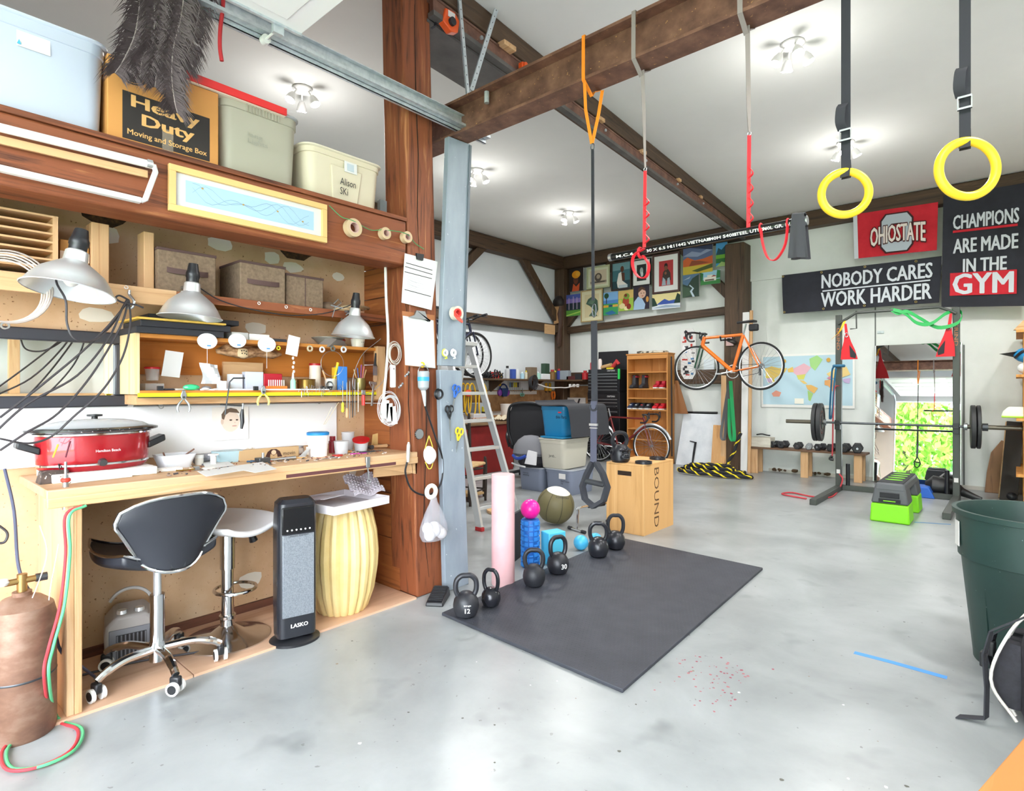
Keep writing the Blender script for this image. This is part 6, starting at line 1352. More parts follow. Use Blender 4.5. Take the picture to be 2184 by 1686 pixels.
# ================================================================= ladder, chairs behind the board
def stepladder():
 t = thing('step_ladder', 'aluminium step ladder standing behind the grey board', 'ladder', (-3.9, 3.95, 0))
 rF, rT = Vector((-3.64, 4.24, 0)), Vector((-4.1, 4.02, 1.74)); lF, lT = Vector((-3.68, 3.74, 0)), Vector((-4.1, 3.72, 1.74))
 for a, b in ((rF, rT), (lF, lT)):
  MB().bar(a + Z * .03, b, .07, .028, (0, 1, 0)).build('front_rail', M_alu, t, world=True, bev=.002)
  MB().cbox(a + Z * .018, .085, .04, .036).build('rubber_foot', C('b3262a', .6), t, world=True, bev=.004)
  MB().bar(b + Vector((-.04, 0, -.02)), Vector((-4.75, a.y * .9 + 3.98 * .1, .03)), .03, .022, (0, 1, 0)).build('rear_leg', M_alu, t, world=True)
  MB().cbox((-4.75, a.y * .9 + 3.98 * .1, .015), .05, .035, .03).build('rubber_foot', C('b3262a', .6), t, world=True)
 for k in range(6):
  f_ = (k + .75) / 6.6; a = lF.lerp(lT, f_); b = rF.lerp(rT, f_)
  MB().bar(a + Vector((-.01, 0, .0)), b + Vector((-.01, 0, .0)), .085, .03).build('step', M_alu, t, world=True, bev=.002)
 MB().hexa([(-4.2, 3.69, 1.72), (-4.02, 3.69, 1.72), (-4.02, 4.05, 1.72), (-4.2, 4.05, 1.72)], [(-4.2, 3.69, 1.76), (-4.02, 3.69, 1.76), (-4.02, 4.05, 1.76), (-4.2, 4.05, 1.76)]).build('top_cap', M_alu, t, world=True, bev=.004)
 for z in (.45, .9): MB().bar(Vector((-4.75, 3.76, .03)).lerp(Vector((-4.14, 3.72, 1.72)), z / 1.72), Vector((-4.75, 4.22, .03)).lerp(Vector((-4.14, 4.02, 1.72)), z / 1.72), .02, .02).build('rear_brace', M_alu, t, world=True)
stepladder()
M_dkw = wood('dark_turned_wood', '1c1512', '2e231d', '3c2f27', axis='z'); M_rush = noisy('rush_seat', [(.3, 'b08c5c'), (.7, 'd0b080')], (30, 30, 30), .9, bump=.2)
def rush_chair():
 t = thing('rush_seat_chair', 'dark turned-wood chair with rush seat behind the ladder', 'chair', (-4.75, 4.55, 0), R(200))
 for sx, sy in ((-1, -1), (1, -1)): MB().tube([(sx * .2, sy * .19, 0), (sx * .2, sy * .19, .2), (sx * .2, sy * .19, .43), (sx * .2, sy * .19, .5)], [.014, .02, .022, .012], 10).build('leg', M_dkw, t)
 for sx in (-1, 1): MB().tube([(sx * .18, .18, 0), (sx * .18, .18, .45), (sx * .19, .23, .98), (sx * .19, .235, 1.03)], [.015, .02, .018, .01], 10).build('back_post', M_dkw, t)
 MB().box(-.21, .21, -.2, .19, .42, .45).build('seat', M_rush, t, bev=.012)
 for z in (.62, .75, .88): MB().bar((-.19, .2 + (z - .45) * .09, z), (.19, .2 + (z - .45) * .09, z), .014, .06, (0, 0, 1)).build('slat', M_dkw, t)
 for z in (.14, .27):
  for a, b in (((-.2, -.19), (.2, -.19)), ((-.2, -.19), (-.18, .18)), ((.2, -.19), (.18, .18))): MB().cyl((a[0], a[1], z), (b[0], b[1], z), .009, n=8).build('stretcher', M_dkw, t)
 return t
ch1 = rush_chair()
dup(ch1, (-4.95, 4.75, .49), R(20), 'second rush-seat chair stacked upside on the first behind the ladder').rotation_euler = (pi * .98, 0, R(20))
p = az(1045, 1065, 0); t = thing('wooden_paddle', 'pale wooden round-ended object lying behind the ladder foot', 'wooden object', (-4.15, 4.45, .0), R(-50)); MB().loft([[(x * 1.0, y, z) for x, y in [(.16 * cos(a) * (1 + .2 * cos(a)), .09 * sin(a)) for a in [2 * pi * i / 20 for i in range(20)]]] for z in (.0, .03)]).build('body', M_piney, t, bev=.004)
# ================================================================= floor tape, bin, backpack, wood corner
p, q_ = az(1822, 1391), az(2020, 1445); tag(MB().ribbon([p + Z * .001, p.lerp(q_, .4) + Z * .001 + Vector((0, .006, 0)), q_ + Z * .001], (0, 1, 0), .034, .0008).build('floor_tape', C('4a90d9', .6)), 'strip of blue tape on the floor before the green bin', 'tape')
p, q_ = az(1950, 1113), az(2028, 1118); tag(MB().ribbon([p + Z * .001, q_ + Z * .001], (0, 1, 0), .03, .0008).build('floor_tape', C('4f86b8', .6)), 'farther strip of blue tape behind the green bin', 'tape')
M_bin = noisy('dark_green_plastic', [(.3, '1c3330'), (.7, '27423d')], (3, 3, 3), .45, fine=(60, .76, '6f837e'))
GC = Vector((.085, 3.63, 0))
t = thing('trash_can', 'big dark green round trash can at the right', 'trash can', GC)
rb0, rt0, hh = .245, .305, .72
MB().shell([(.001, .02), (rb0 * .9, .02), (rb0, .0), (rb0 + .002, .03), (rt0 - .012, hh * .68), (rt0, hh * .685), (rt0 + .008, hh * .96), (rt0 + .022, hh * .965), (rt0 + .024, hh), (rt0 + .005, hh), (rt0 - .005, hh * .95), (rt0 - .018, hh * .7), (rb0 - .01, .035), (.001, .035)], n=48).build('body', M_bin, t)
for a in (R(-62), R(118)):
 MB().at((cos(a) * (rt0 + .02), sin(a) * (rt0 + .02), hh * .84), (0, 0, a)).box(-.015, .035, -.08, .08, -.02, .03).build('handle', M_bin, t, bev=.008)
for a in (R(250), R(285), R(320), R(215), R(355)):
 mb = MB()
 mb.grid(lambda u, v: ((rb0 + .006 + (rt0 - rb0 - .012) * (.12 + .78 * v) * 1.0 * .86 + .0) * cos(a - .2 + .4 * u), (rb0 + .006 + (rt0 - rb0 - .012) * (.12 + .78 * v) * .86) * sin(a - .2 + .4 * u), .06 + .4 * v), 6, 2); mb.build('side_panel', M_bin, t)
MB().at((cos(R(225)) * .16, sin(R(45)) * .17, hh * .83), (0, 0, R(45))).cbox((0, 0, 0), .03, .16, .09).build('inner_handle_boss', M_bin, t, bev=.008)
MB().at((cos(R(197)) * (rt0 + .009), sin(R(197)) * (rt0 + .009), hh * .83), (0, 0, R(197))).box(-.001, .002, -.03, .03, -.06, .06).build('sticker', M_paper, t)
# backpack
bp_ = az(2150, 1560); M_pack = noisy('black_nylon', [(.3, '232227'), (.7, '33323a')], (40, 40, 40), .8)
t = thing('backpack', 'black hiking backpack with white piping standing by the bin', 'backpack', (bp_.x + .22, bp_.y + .19, 0), R(-10))
MB().loft([rr(.3, .34, .08, 0), rr(.34, .38, .1, .05), rr(.34, .38, .1, .3), rr(.28, .34, .1, .44), rr(.16, .24, .08, .5)]).build('main_body', M_pack, t)
MB().loft([rr(.1, .26, .05, .05, -.19), rr(.12, .28, .05, .15, -.2), rr(.1, .24, .05, .3, -.17)]).build('front_pocket', M_pack, t)
for k in range(3): MB().tube(smooth_path([(-.17 - .012 * k, -.16 + .05 * k, .02), (-.25 + .0 * k, -.15 + .05 * k, .15), (-.2, -.1 + .05 * k, .34), (-.12, -.06 + .05 * k, .46)]), .006, 6).build('white_piping', C('dfd9d2'), t)
for dy, pts in ((-.12, [(-.15, 0, .42), (-.25, -.02, .34), (-.27, -.03, .24), (-.26, -.04, .12), (-.25, -.1, .02), (-.33, -.14, .006)]), (.02, [(-.14, 0, .4), (-.27, 0, .28), (-.29, 0, .18), (-.26, 0, .06)])):
 MB().ribbon([(x, y + dy, z) for x, y, z in pts], (.2, 1, .1), .035, .005).build('compression_strap', M_strap, t)
 MB().at((-.275, dy - .02, .22)).cbox((0, 0, 0), .02, .04, .06).build('buckle', M_blk, t, bev=.006)
MB().sphere((-.06, -.02, .5), .09, 14, 1.2, 1.4, .6).build('top_lid', C('2f2e38', .8), t)
# orange wooden corner at the bottom right
a_, b_ = az(2080, 1690, .5), az(2184, 1570, .5)
wc = thing('wooden_bench_top', 'orange wooden table corner in the bottom right corner', 'table', (a_.x + .4, a_.y, 0))
dd = (b_ - a_).normalized(); nn = Vector((dd.y, -dd.x, 0)); st_ = a_ - dd * .25; en_ = b_ + dd * .35
MB().hexa([st_ - Z * .03, st_ + nn * .3 - Z * .03, en_ + nn * .3 - Z * .03, en_ - Z * .03], [st_, st_ + nn * .3, en_ + nn * .3, en_]).build('top_board', wood('orange_board', '96581a', 'b87630', 'cc9250', axis='y', k=.5), wc, world=True, bev=.003)
for q_ in (st_ + nn * .04 + dd * .04, en_ + nn * .04 - dd * .04, st_ + nn * .26 + dd * .04, en_ + nn * .26 - dd * .04): MB().bar((q_.x, q_.y, 0), (q_.x, q_.y, .47), .05, .05).build('leg', M_pinez, wc, world=True)
# small paint splashes dried on the slab
rp = random.Random(17); mb = MB()
for k in range(110):
 if k < 70: p = az(1530 + rp.gauss(0, 45), 1450 + rp.gauss(0, 28))
 else: p = az(rp.uniform(600, 2000), rp.uniform(1250, 1680))
 r_ = rp.uniform(.002, .007) * (1.6 if k > 100 else 1); mb.mi(rp.randrange(2) if k < 70 else 2 + rp.randrange(3))
 mb.add([(p.x + r_ * cos(a) * rp.uniform(.7, 1.3), p.y + r_ * sin(a) * rp.uniform(.7, 1.3), .0006) for a in [i * pi / 4 for i in range(8)]], [tuple(range(8))])
o = mb.build('paint_splashes', [C('9a4a58'), C('b06a70'), C('5a5a52'), C('8a7a62'), C('e6e6e4')], smooth=0); tag(o, 'dried paint splashes speckled on the concrete before the mat', 'paint spots'); o['kind'] = 'stuff'
# ================================================================= back wall: paintings, flags, map
def quadpic(px0, px1, y0, y1, Yp=9.31):
 a = ay(px0, (y0 + y1) / 2, Yp); b = ay(px1, (y0 + y1) / 2, Yp)
 k = .115 * (px1 - px0) / 2 * .9
 zt = ay((px0 + px1) / 2, y0 + k, Yp).z; zb = ay((px0 + px1) / 2, y1 - k, Yp).z
 return Vector((a.x, Yp, zb)), b.x - a.x, zt - zb
def painting(label, px0, px1, y0, y1, polys, frame=None, fw=.02, mt=None, mw=.0, Yp=9.31, name='painting'):
 O, W, H = quadpic(px0, px1, y0, y1, Yp)
 t = thing(name, label, 'painting', O + Vector((W / 2, 0, 0)), group='paintings on the back wall')
 MB().box(O.x, O.x + W, Yp + .001, Yp + .02, O.z, O.z + H).build('canvas', M_paper, t, world=True)
 i = 0
 if frame:
  i = fw
  for a, b, c_, d in ((0, W, H - fw, H), (0, W, 0, fw), (0, fw, fw, H - fw), (W - fw, W, fw, H - fw)):
   MB().box(O.x + a, O.x + b, Yp - .014, Yp + .018, O.z + c_, O.z + d).build('frame_rail', C(frame, .5), t, world=True)
 P = []
 if mt: P.append((mt, SQ))
 m0 = mw
 for h, pts in polys: P.append((h, [(m0 + (1 - 2 * m0) * min(1, max(0, x)), m0 * W / H * 1.0 + (1 - 2 * m0 * W / H) * min(1, max(0, y))) for x, y in pts]))
 flat('picture', t, O + Vector((i, 0, i)), X * (W - 2 * i), Z * (H - 2 * i), P, base=.0005, lift=.0006)
painting('small portrait with bright orange turban on black', 1214, 1244, 571, 622, [('241a18', SQ), ('d85a2c', [(.2, 0), (.3, .35), (.5, .2), (.75, .35), (.7, 0)]), ('6b3b26', el(.48, .5, .17, .2)), ('efa01e', el(.5, .74, .3, .17)), ('f4b53a', el(.62, .76, .16, .1)), ('3a1c14', el(.42, .52, .04, .02)), ('3a1c14', el(.56, .52, .04, .02)), ('8a3a2c', el(.48, .4, .06, .015))])
painting('framed sepia pavilion print in pale green mat', 1252, 1301, 565, 617, [('cfc0a6', SQ), ('8f8272', rc(0, 1, .1, .25)), ('5a5048', el(.5, .5, .22, .3)), ('b4a48e', el(.5, .55, .12, .16)), ('3d3630', rc(.1, .9, .14, .2))], 'b6bd94', .03, 'd9dcc0', .1)
painting('framed painting of a seated man in white by the sea', 1304, 1347, 555, 620, [('6f9aa2', SQ), ('3f6f78', rc(0, 1, 0, .72)), ('24444c', rc(0, 1, 0, .3)), ('f0ece4', [(.25, .25), (.35, .6), (.5, .65), (.55, .3), (.8, .15), (.75, .02), (.3, .05)]), ('5a3423', el(.55, .75, .1, .12)), ('5a3423', [(.5, .62), (.68, .6), (.7, .3), (.55, .3)]), ('c3d2d8', rc(.35, .85, .02, .14))], '3a2a22', .025)
painting('small dark figure print in wide white mat behind red strap', 1349, 1388, 551, 611, [('26302e', SQ), ('aab8b4', el(.5, .6, .18, .22)), ('d4dcda', el(.55, .4, .14, .16))], '201c1a', .014, 'eef0ee', .22)
painting('large framed painting of a crouching boy on red ground', 1392, 1450, 537, 627, [('b9383a', SQ), ('3c332e', [(.2, .2), (.3, .55), (.45, .65), (.65, .65), (.8, .5), (.85, .2)]), ('a9b8c4', [(.2, .02), (.28, .35), (.45, .25), (.5, .02)]), ('a9b8c4', [(.55, .02), (.6, .28), (.75, .32), (.8, .02)]), ('7a4a34', el(.5, .72, .13, .12)), ('1e1614', [(.37, .74), (.4, .86), (.5, .9), (.6, .86), (.63, .74), (.5, .8)]), ('8a5a40', el(.48, .5, .08, .06))], '4a2c24', .032, 'eff0ee', .2)
painting('desert landscape painting under a stormy sky', 1457, 1520, 522, 586, [('5a6a8e', SQ), ('8f9dba', [(0, .7), (.3, .85), (.6, .75), (1, .95), (1, .8), (.5, .62)]), ('2f3854', [(.2, 1), (1, .8), (1, 1)]), ('c9612e', [(0, .3), (0, .55), (.15, .65), (.4, .5), (.7, .52), (1, .6), (1, .3)]), ('8f4a2e', [(.2, .3), (.3, .5), (.6, .45), (.9, .35)]), ('c9b23c', rc(0, 1, 0, .3)), ('4a5a2c', [(.3, .12), (1, .3), (1, .15), (.5, .05)])])
painting('green mountain lake painting next to the post', 1527, 1551, 516, 569, [('4a9ad0', SQ), ('1f4f5c', [(0, .5), (.2, .8), (.5, .7), (.8, .85), (1, .7), (1, .4), (0, .4)]), ('6fae3a', rc(0, 1, .3, .5)), ('2c6a34', rc(0, 1, .15, .34)), ('a9c97a', [(0, .0), (.5, .2), (1, .12), (1, 0)])])
painting('painting of bare purple trees over green rows', 1207, 1238, 626, 675, [('4a5aa8', SQ), ('8a7ac0', rc(0, 1, .6, .8)), ('22303c', rc(0, 1, .25, .6)), ('5a9a3c', rc(0, 1, 0, .27)), ('a6cf5a', [(0, .05), (1, .2), (1, .14), (0, 0)]), ('cbbbd0', rc(.2, .24, .3, .85)), ('cbbbd0', rc(.5, .54, .3, .9)), ('cbbbd0', rc(.75, .79, .3, .85))])
painting('framed botanical print of a large green leaf', 1239, 1286, 615, 688, [('d8cba0', SQ), ('3f5a4c', [(.1, .6), (.25, .8), (.6, .92), (.9, .7), (.95, .3), (.8, .1), (.6, .35), (.35, .5)]), ('5f7a66', [(.2, .62), (.5, .8), (.75, .7), (.55, .55)]), ('4f6a5a', [(.3, .05), (.9, .02), (.6, .3)])], 'b39c6c', .022, 'e2dcb8', .14)
painting('bright coastal landscape with a lone tree', 1287, 1318, 621, 673, [('7fb2e0', SQ), ('4f86c8', rc(0, 1, .5, .65)), ('3a9a5a', rc(0, 1, 0, .5)), ('e0a83a', rc(.0, .35, .34, .44)), ('e0b04a', rc(.65, 1, .34, .44)), ('28306a', rc(.4, .62, .36, .44)), ('1f4a2c', el(.22, .85, .16, .12)), ('3a2c20', rc(.2, .25, .5, .8)), ('2a6aa0', [(.1, .1), (.6, .2), (.9, .05), (.4, 0)])])
painting('fruit still life painting', 1319, 1351, 617, 664, [('9fc24a', SQ), ('d8b86a', rc(0, 1, .6, 1)), ('b0442c', el(.5, .45, .22, .25)), ('7aa03a', el(.55, .7, .2, .15)), ('e8d9a0', el(.25, .25, .2, .14)), ('f0e4b0', el(.55, .12, .18, .1)), ('d8c45a', el(.12, .45, .12, .12)), ('8a2c1e', el(.7, .2, .15, .14)), ('7a3a20', el(.5, .75, .1, .08))])
painting('portrait of a baby in pale blue on dark ground', 1351, 1385, 607, 661, [('2c2434', SQ), ('a8c6e6', [(0, 0), (.05, .35), (.3, .55), (.55, .45), (.75, .2), (.7, 0)]), ('e0b8a0', el(.55, .66, .24, .2)), ('5a3c2c', [(.3, .7), (.32, .88), (.5, .96), (.72, .88), (.76, .76), (.55, .84)]), ('3a2a24', el(.5, .68, .03, .02)), ('3a2a24', el(.66, .68, .03, .02)), ('c46a5c', el(.58, .56, .06, .02)), ('d89a4a', el(.88, .4, .09, .12))])
painting('blue mountain lake painting with dark pines', 1391, 1451, 622, 661, [('efe0a0', SQ), ('3a5ab0', [(.15, .3), (.35, .55), (.45, .65), (.6, .5), (.85, .55), (.9, .3)]), ('dfe6ee', rc(0, 1, 0, .3)), ('9fb2c8', [(0, .1), (.5, .25), (1, .12), (1, .05)]), ('1f3c30', [(0, .2), (0, .8), (.08, .75), (.2, .25)]), ('1f3c30', [(.78, .3), (.9, .95), (1, .8), (1, .3)])])
painting('dark valley painting with a winding white river', 1456, 1491, 582, 635, [('5a7a9a', SQ), ('31463c', [(0, .6), (.3, .5), (.6, .8), (1, .95), (1, 0), (0, 0)]), ('9fb0c0', [(0, .75), (.5, .9), (.4, .8)]), ('46604a', [(0, 0), (0, .5), (.4, .4), (.6, .1)]), ('c9dcea', [(.4, .5), (.6, .38), (.45, .25), (.62, 0), (.75, 0), (.58, .24), (.7, .36), (.45, .54)])])
painting('small painting of a white house with red roof', 1494, 1536, 575, 608, [('9fd0e4', SQ), ('3f8a48', rc(0, 1, 0, .35)), ('2c7040', [(0, .3), (0, .95), (.15, .85), (.12, .3)]), ('2f7a44', [(.8, .4), (.85, 1), (1, .95), (1, .4)]), ('f2efe6', rc(.18, .8, .25, .55)), ('efe8da', rc(.35, .62, .5, .7)), ('a8402c', [(.55, .55), (.68, .66), (.85, .55)]), ('6a5a4c', rc(.24, .7, .27, .38))])
# flags
def banner(name, label, tl, tr, br_, bl, m, Yp=9.24, nu=16, nv=8, amp=.008):
 A = [ay(*q, Yp) for q in (tl, tr, br_, bl)]
 t = thing(name, label, 'banner', (A[2] + A[3]) / 2)
 MB().sheet(lambda u, v: tuple(A[3].lerp(A[2], u).lerp(A[0].lerp(A[1], u), v) + Vector((0, -amp * (1 + sin(u * 11 + v * 3)), 0))), nu, nv, (0, -.002, 0)).build('cloth', m, t, world=True)
 U = ((A[1] + A[2]) / 2 - (A[0] + A[3]) / 2); V = ((A[0] + A[1]) / 2 - (A[2] + A[3]) / 2)
 O = A[3] + Vector((0, -2 * amp - .004, 0)); return t, O, A, U, V
M_flagk = noisy('black_flag', [(.3, '23242c'), (.7, '2f303a')], (5, 5, 5), .85); M_flagr = noisy('red_flag', [(.3, 'c01b2b'), (.7, 'd62a38')], (5, 5, 5), .85); M_ltr = mat('flag_white', 'd5dae2', .85)
def put(A, u, v, lift=.022): return A[3].lerp(A[2], u).lerp(A[0].lerp(A[1], u), v) + Vector((0, -lift, 0))
t, O, A, U, V = banner('motto_banner', 'wide black banner with two lines of white motto lettering', (1668, 587), (2009, 546), (2003, 645), (1671, 669), M_flagk)
sl = lambda v: (A[3].lerp(A[0], v) - A[2].lerp(A[1], v)) * -1
text('NOBODY CARES', put(A, .617, .72), sl(.72), V, U.length * .68, V.length * .34, M_ltr, t, world=True, heavy=.03)
text('WORK HARDER', put(A, .615, .27), sl(.27), V, U.length * .68, V.length * .36, M_ltr, t, world=True, heavy=.03)
MB().bar(put(A, .285, .485), put(A, .945, .5), .003, V.length * .03).build('dividing_line', M_ltr, t, world=True)
for u, v in ((.01, .96), (.28, .95), (.56, .96), (.86, .95), (.01, .04), (.29, .05), (.56, .05), (.87, .05)):
 MB().torus(put(A, u, v, .024), .012, .004, 'y', 12, 6).build('grommet', mat('brass_grommet', 'c9b06a', .3, .8), t, world=True)
t, O, A, U, V = banner('college_flag', 'red flag with grey block letter and script between the rings', (1821, 457), (2001, 431), (1998, 533), (1823, 552), M_flagr, amp=.006)
MB().bar(put(A, .025, 0, .016), put(A, .02, 1, .016), .05, .003, (0, 1, 0)).build('white_heading', M_ltr, t, world=True)
def oct_(rx, ry, c_=.32): return [(rx * a, ry * b) for a, b in ((-1 + c_, -1), (1 - c_, -1), (1, -1 + c_), (1, 1 - c_), (1 - c_, 1), (-1 + c_, 1), (-1, 1 - c_), (-1, -1 + c_))]
uu, vv = sl(.5).normalized(), V.normalized(); c0 = put(A, .53, .47, .02); W_, H_ = U.length, V.length
def octring(ro, ri, m, lift):
 a = [c0 + uu * x + vv * y + Vector((0, -lift, 0)) for x, y in oct_(*ro)]; b = [c0 + uu * x + vv * y + Vector((0, -lift, 0)) for x, y in oct_(*ri)]
 MB().add(a + b, [(i, (i + 1) % 8, 8 + (i + 1) % 8, 8 + i) for i in range(8)]).build('block_letter', m, t, world=True, smooth=0)
octring((W_ * .2, H_ * .43), (W_ * .07, H_ * .17), C('3a1216', .8), .001); octring((W_ * .18, H_ * .4), (W_ * .09, H_ * .2), C('b9c2cc', .8), .003)
text('OHIOSTATE', put(A, .54, .46, .026), sl(.46), V, W_ * .68, H_ * .42, C('4a1418', .8), t, world=True, heavy=.085, arch=lambda x, y: y * (1 + .6 * x * x) - .5 * x * x)
text('OHIOSTATE', put(A, .54, .46, .029), sl(.46), V, W_ * .66, H_ * .37, C('efe2dc', .8), t, world=True, heavy=.035, arch=lambda x, y: y * (1 + .6 * x * x) - .5 * x * x)
t, O, A, U, V = banner('gym_banner', 'tall black banner with champions slogan and red word block', (2012, 418), (2200, 388), (2196, 652), (2008, 655), M_flagk, Yp=9.2)
A2 = A
def row(s_, u, v, wu, hv, m, name='lettering'): text(s_, put(A, u, v), sl(v), V, U.length * wu, V.length * hv, m, t, world=True, heavy=.035)
row('CHAMPIONS', .5, .745, .75, .125, M_ltr); row('ARE MADE', .5, .535, .74, .125, M_ltr); row('IN THE', .5, .36, .5, .115, M_ltr)
MB().bar(put(A, .125, .665), put(A, .86, .665), .003, V.length * .02).build('red_line', M_flagr, t, world=True)
MB().hexa([put(A, .1, .1, .019), put(A, .86, .1, .019), put(A, .86, .1, .021), put(A, .1, .1, .021)], [put(A, .1, .3, .019), put(A, .86, .3, .019), put(A, .86, .3, .021), put(A, .1, .3, .021)]).build('red_block', M_flagr, t, world=True)
row('GYM', .48, .2, .7, .18, M_ltr)
# world map
A = [ay(*q, 9.43) for q in ((1624, 757), (1823, 749), (1823, 874), (1622, 867))]
t = thing('world_map', 'pale blue world map poster behind the squat rack', 'map', (A[2] + A[3]) / 2)
Om = Vector((A[0].x, 9.43, A[3].z)); Wm = A[1].x - A[0].x; Hm = A[0].z - A[3].z
MB().box(Om.x, Om.x + Wm, 9.43, 9.436, Om.z, Om.z + Hm).build('sheet', M_paper, t, world=True)
land = [('e2c46a', [(.04, .74), (.12, .78), (.2, .74), (.3, .74), (.27, .66), (.2, .6), (.14, .52), (.06, .56)]), ('d8c85a', [(.04, .6), (.14, .56), (.16, .48), (.08, .46)]), ('c9b0d0', [(.06, .55), (.13, .56), (.12, .46), (.07, .48)]), ('e8a08a', [(.12, .26), (.17, .32), (.23, .28), (.21, .2), (.14, .2)]),
  ('e6b6c2', [(.36, .72), (.48, .82), (.56, .74), (.5, .62), (.4, .6), (.36, .66)]), ('ecc86a', [(.3, .72), (.36, .76), (.37, .66), (.31, .66)]), ('d6d66a', [(.4, .6), (.5, .62), (.48, .52), (.42, .52)]), ('e6c878', [(.43, .51), (.48, .5), (.52, .44), (.48, .44)]), ('a8d88a', [(.54, .9), (.62, .96), (.68, .88), (.6, .68), (.55, .76)]),
  ('e8b86a', [(.5, .42), (.56, .42), (.63, .36), (.59, .26), (.52, .34)]), ('a8cf7a', [(.52, .32), (.58, .26), (.55, .12), (.53, .14)]), ('e6a86a', [(.7, .5), (.78, .52), (.82, .44), (.78, .3), (.74, .4), (.7, .42)]), ('ecd08a', [(.72, .62), (.8, .7), (.92, .74), (.96, .6), (.86, .54), (.76, .54)]), ('d08aa0', [(.72, .54), (.76, .58), (.79, .54), (.75, .52)]), ('c9b4dc', [(.88, .52), (.96, .54), (.95, .44), (.9, .46)]), ('b6d884', [(.82, .5), (.88, .52), (.86, .42)])]
flat('printed_map', t, Om - Y * .001, X * Wm, Z * Hm, [('f0f0ec', SQ), ('bcd9e6', rc(.02, .98, .05, .96))] + land + [('f3f0e2', rc(.38, .48, .07, .17)), ('d9a84a', el(.27, .87, .018, .035, 8)), ('d9a84a', el(.74, .87, .022, .04, 8))], lift=.0006)
# wall mirror in the sliding door, seams, latch
mm = [ay(*q, 9.4) for q in ((1873, 738), (2051, 729), (2049, 1044), (1868, 1023))]
tm = thing('wall_mirror', 'tall wall mirror behind the squat rack reflecting the entrance', 'mirror', (mm[2] + mm[3]) / 2)
x0, x1 = mm[3].x, mm[2].x; zt = ay(1960, 733, 9.42).z; tl_ = .165; MYB = 9.255
MB().hexa([(x0, MYB, .03), (x1, MYB, .03), (x1, MYB + .008, .03), (x0, MYB + .008, .03)], [(x0, MYB + tl_, zt), (x1, MYB + tl_, zt), (x1, MYB + .008 + tl_, zt), (x0, MYB + .008 + tl_, zt)]).build('glass', M_mirror, tm, world=True)
for a, b in ((x0 - .012, x0), (x1, x1 + .012)): MB().hexa([(a, MYB - .005, .02), (b, MYB - .005, .02), (b, MYB + .012, .02), (a, MYB + .012, .02)], [(a, MYB - .005 + tl_, zt), (b, MYB - .005 + tl_, zt), (b, MYB + .012 + tl_, zt), (a, MYB + .012 + tl_, zt)]).build('edge_trim', M_alu, tm, world=True)
INV[wb.name] = Matrix.Identity(4)
for px, ya, yb in ((1867, 655, 1022), (1602, 600, 1000), (2056, 735, 1042)):
 a = ay(px, ya, YB); b = ay(px, yb, YB); MB().box(a.x - .008, a.x + .008, YB - .004, YB, b.z, a.z).build('panel_seam', C('6b6f6c'), wb)
a, b = ay(1600, 598, YB), ay(1690, 588, YB); MB().box(a.x, b.x, YB - .02, YB, a.z - .02, a.z + .02).build('wall_batten', M_wallb, wb)
a, b = ay(1640, 1003, YB), ay(1860, 1022, YB); MB().box(a.x, 1.0, YB - .012, YB, .0, .05).build('baseboard', C('c9c5bb'), wb)
tag(MB().at(ay(1878, 708, YB - .012)).box(-.04, .04, -.0, .012, -.02, .02).cyl((.0, -.004, 0), (.0, 0, 0), .01, n=8).build('door_latch', M_galv, bev=.002), 'small metal latch plate above the mirror', 'latch')
# ================================================================= squat rack
RX0, RY0, RX1, RY1 = -1.70, 8.26, -.517, 8.36
rk = thing('squat_rack', 'dark grey squat rack with curved pull-up bar', 'squat rack', (-1.1, 8.3, 0))
M_rack = mat('rack_grey', '4a4d4a', .45, .3)
for k, (x, y) in enumerate(((RX0, RY0), (RX1, RY1))):
 MB().box(x - .033, x + .033, y - .033, y + .033, .06, 2.235).build('upright', M_rack, rk, world=True, bev=.004)
 MB().box(x - .035, x + .035, y - 1.25, y + .12, .0, .065).build('foot', M_rack, rk, world=True, bev=.004)
 MB().box(x - .03, x + .03, y - .09, y - .033, .78, .84).box(x - .03, x + .03, y - .1, y - .085, .84, .9).build('j_hook', M_blk, rk, world=True, bev=.003)
 MB().cyl((x + (.09 if k == 0 else -.09), y + .06, .065), (x + (.09 if k == 0 else -.09), y + .06, .34), .024, n=14).build('plate_peg', M_blk, rk, world=True)
 text('GRIND', (x, y - .0335, 1.93), (0, 0, -1), X, .28, .035, C('b5714a'), rk, world=True)
 MB().box(x - .02, x + .02, y - .0345, y - .033, .22, .27).build('white_sticker', M_paper, rk, world=True)
MB().bar((RX0, RY0 + .06, .035), (RX1, RY1 + .06, .035), .06, .06).build('rear_crossbar', M_rack, rk, world=True)
MB().tube([(RX0, RY0 - .04, 2.12), (RX0 + .1, RY0 - .04, 2.18), (RX0 + .2, RY0 - .04, 2.245), (RX1 - .16, RY1 - .04, 2.25), (RX1 - .06, RY1 - .04, 2.2), (RX1, RY1 - .04, 2.16)], .017, 12).build('pull_up_bar', M_rack, rk, world=True)
MB().tube([(RX0 + .2, RY0 - .04, 2.27), (RX0 + .2, RY0 - .02, 2.05), (RX0 + .13, RY0 - .02, 2.05)], .008, 8).build('bar_hook', M_rack, rk, world=True)
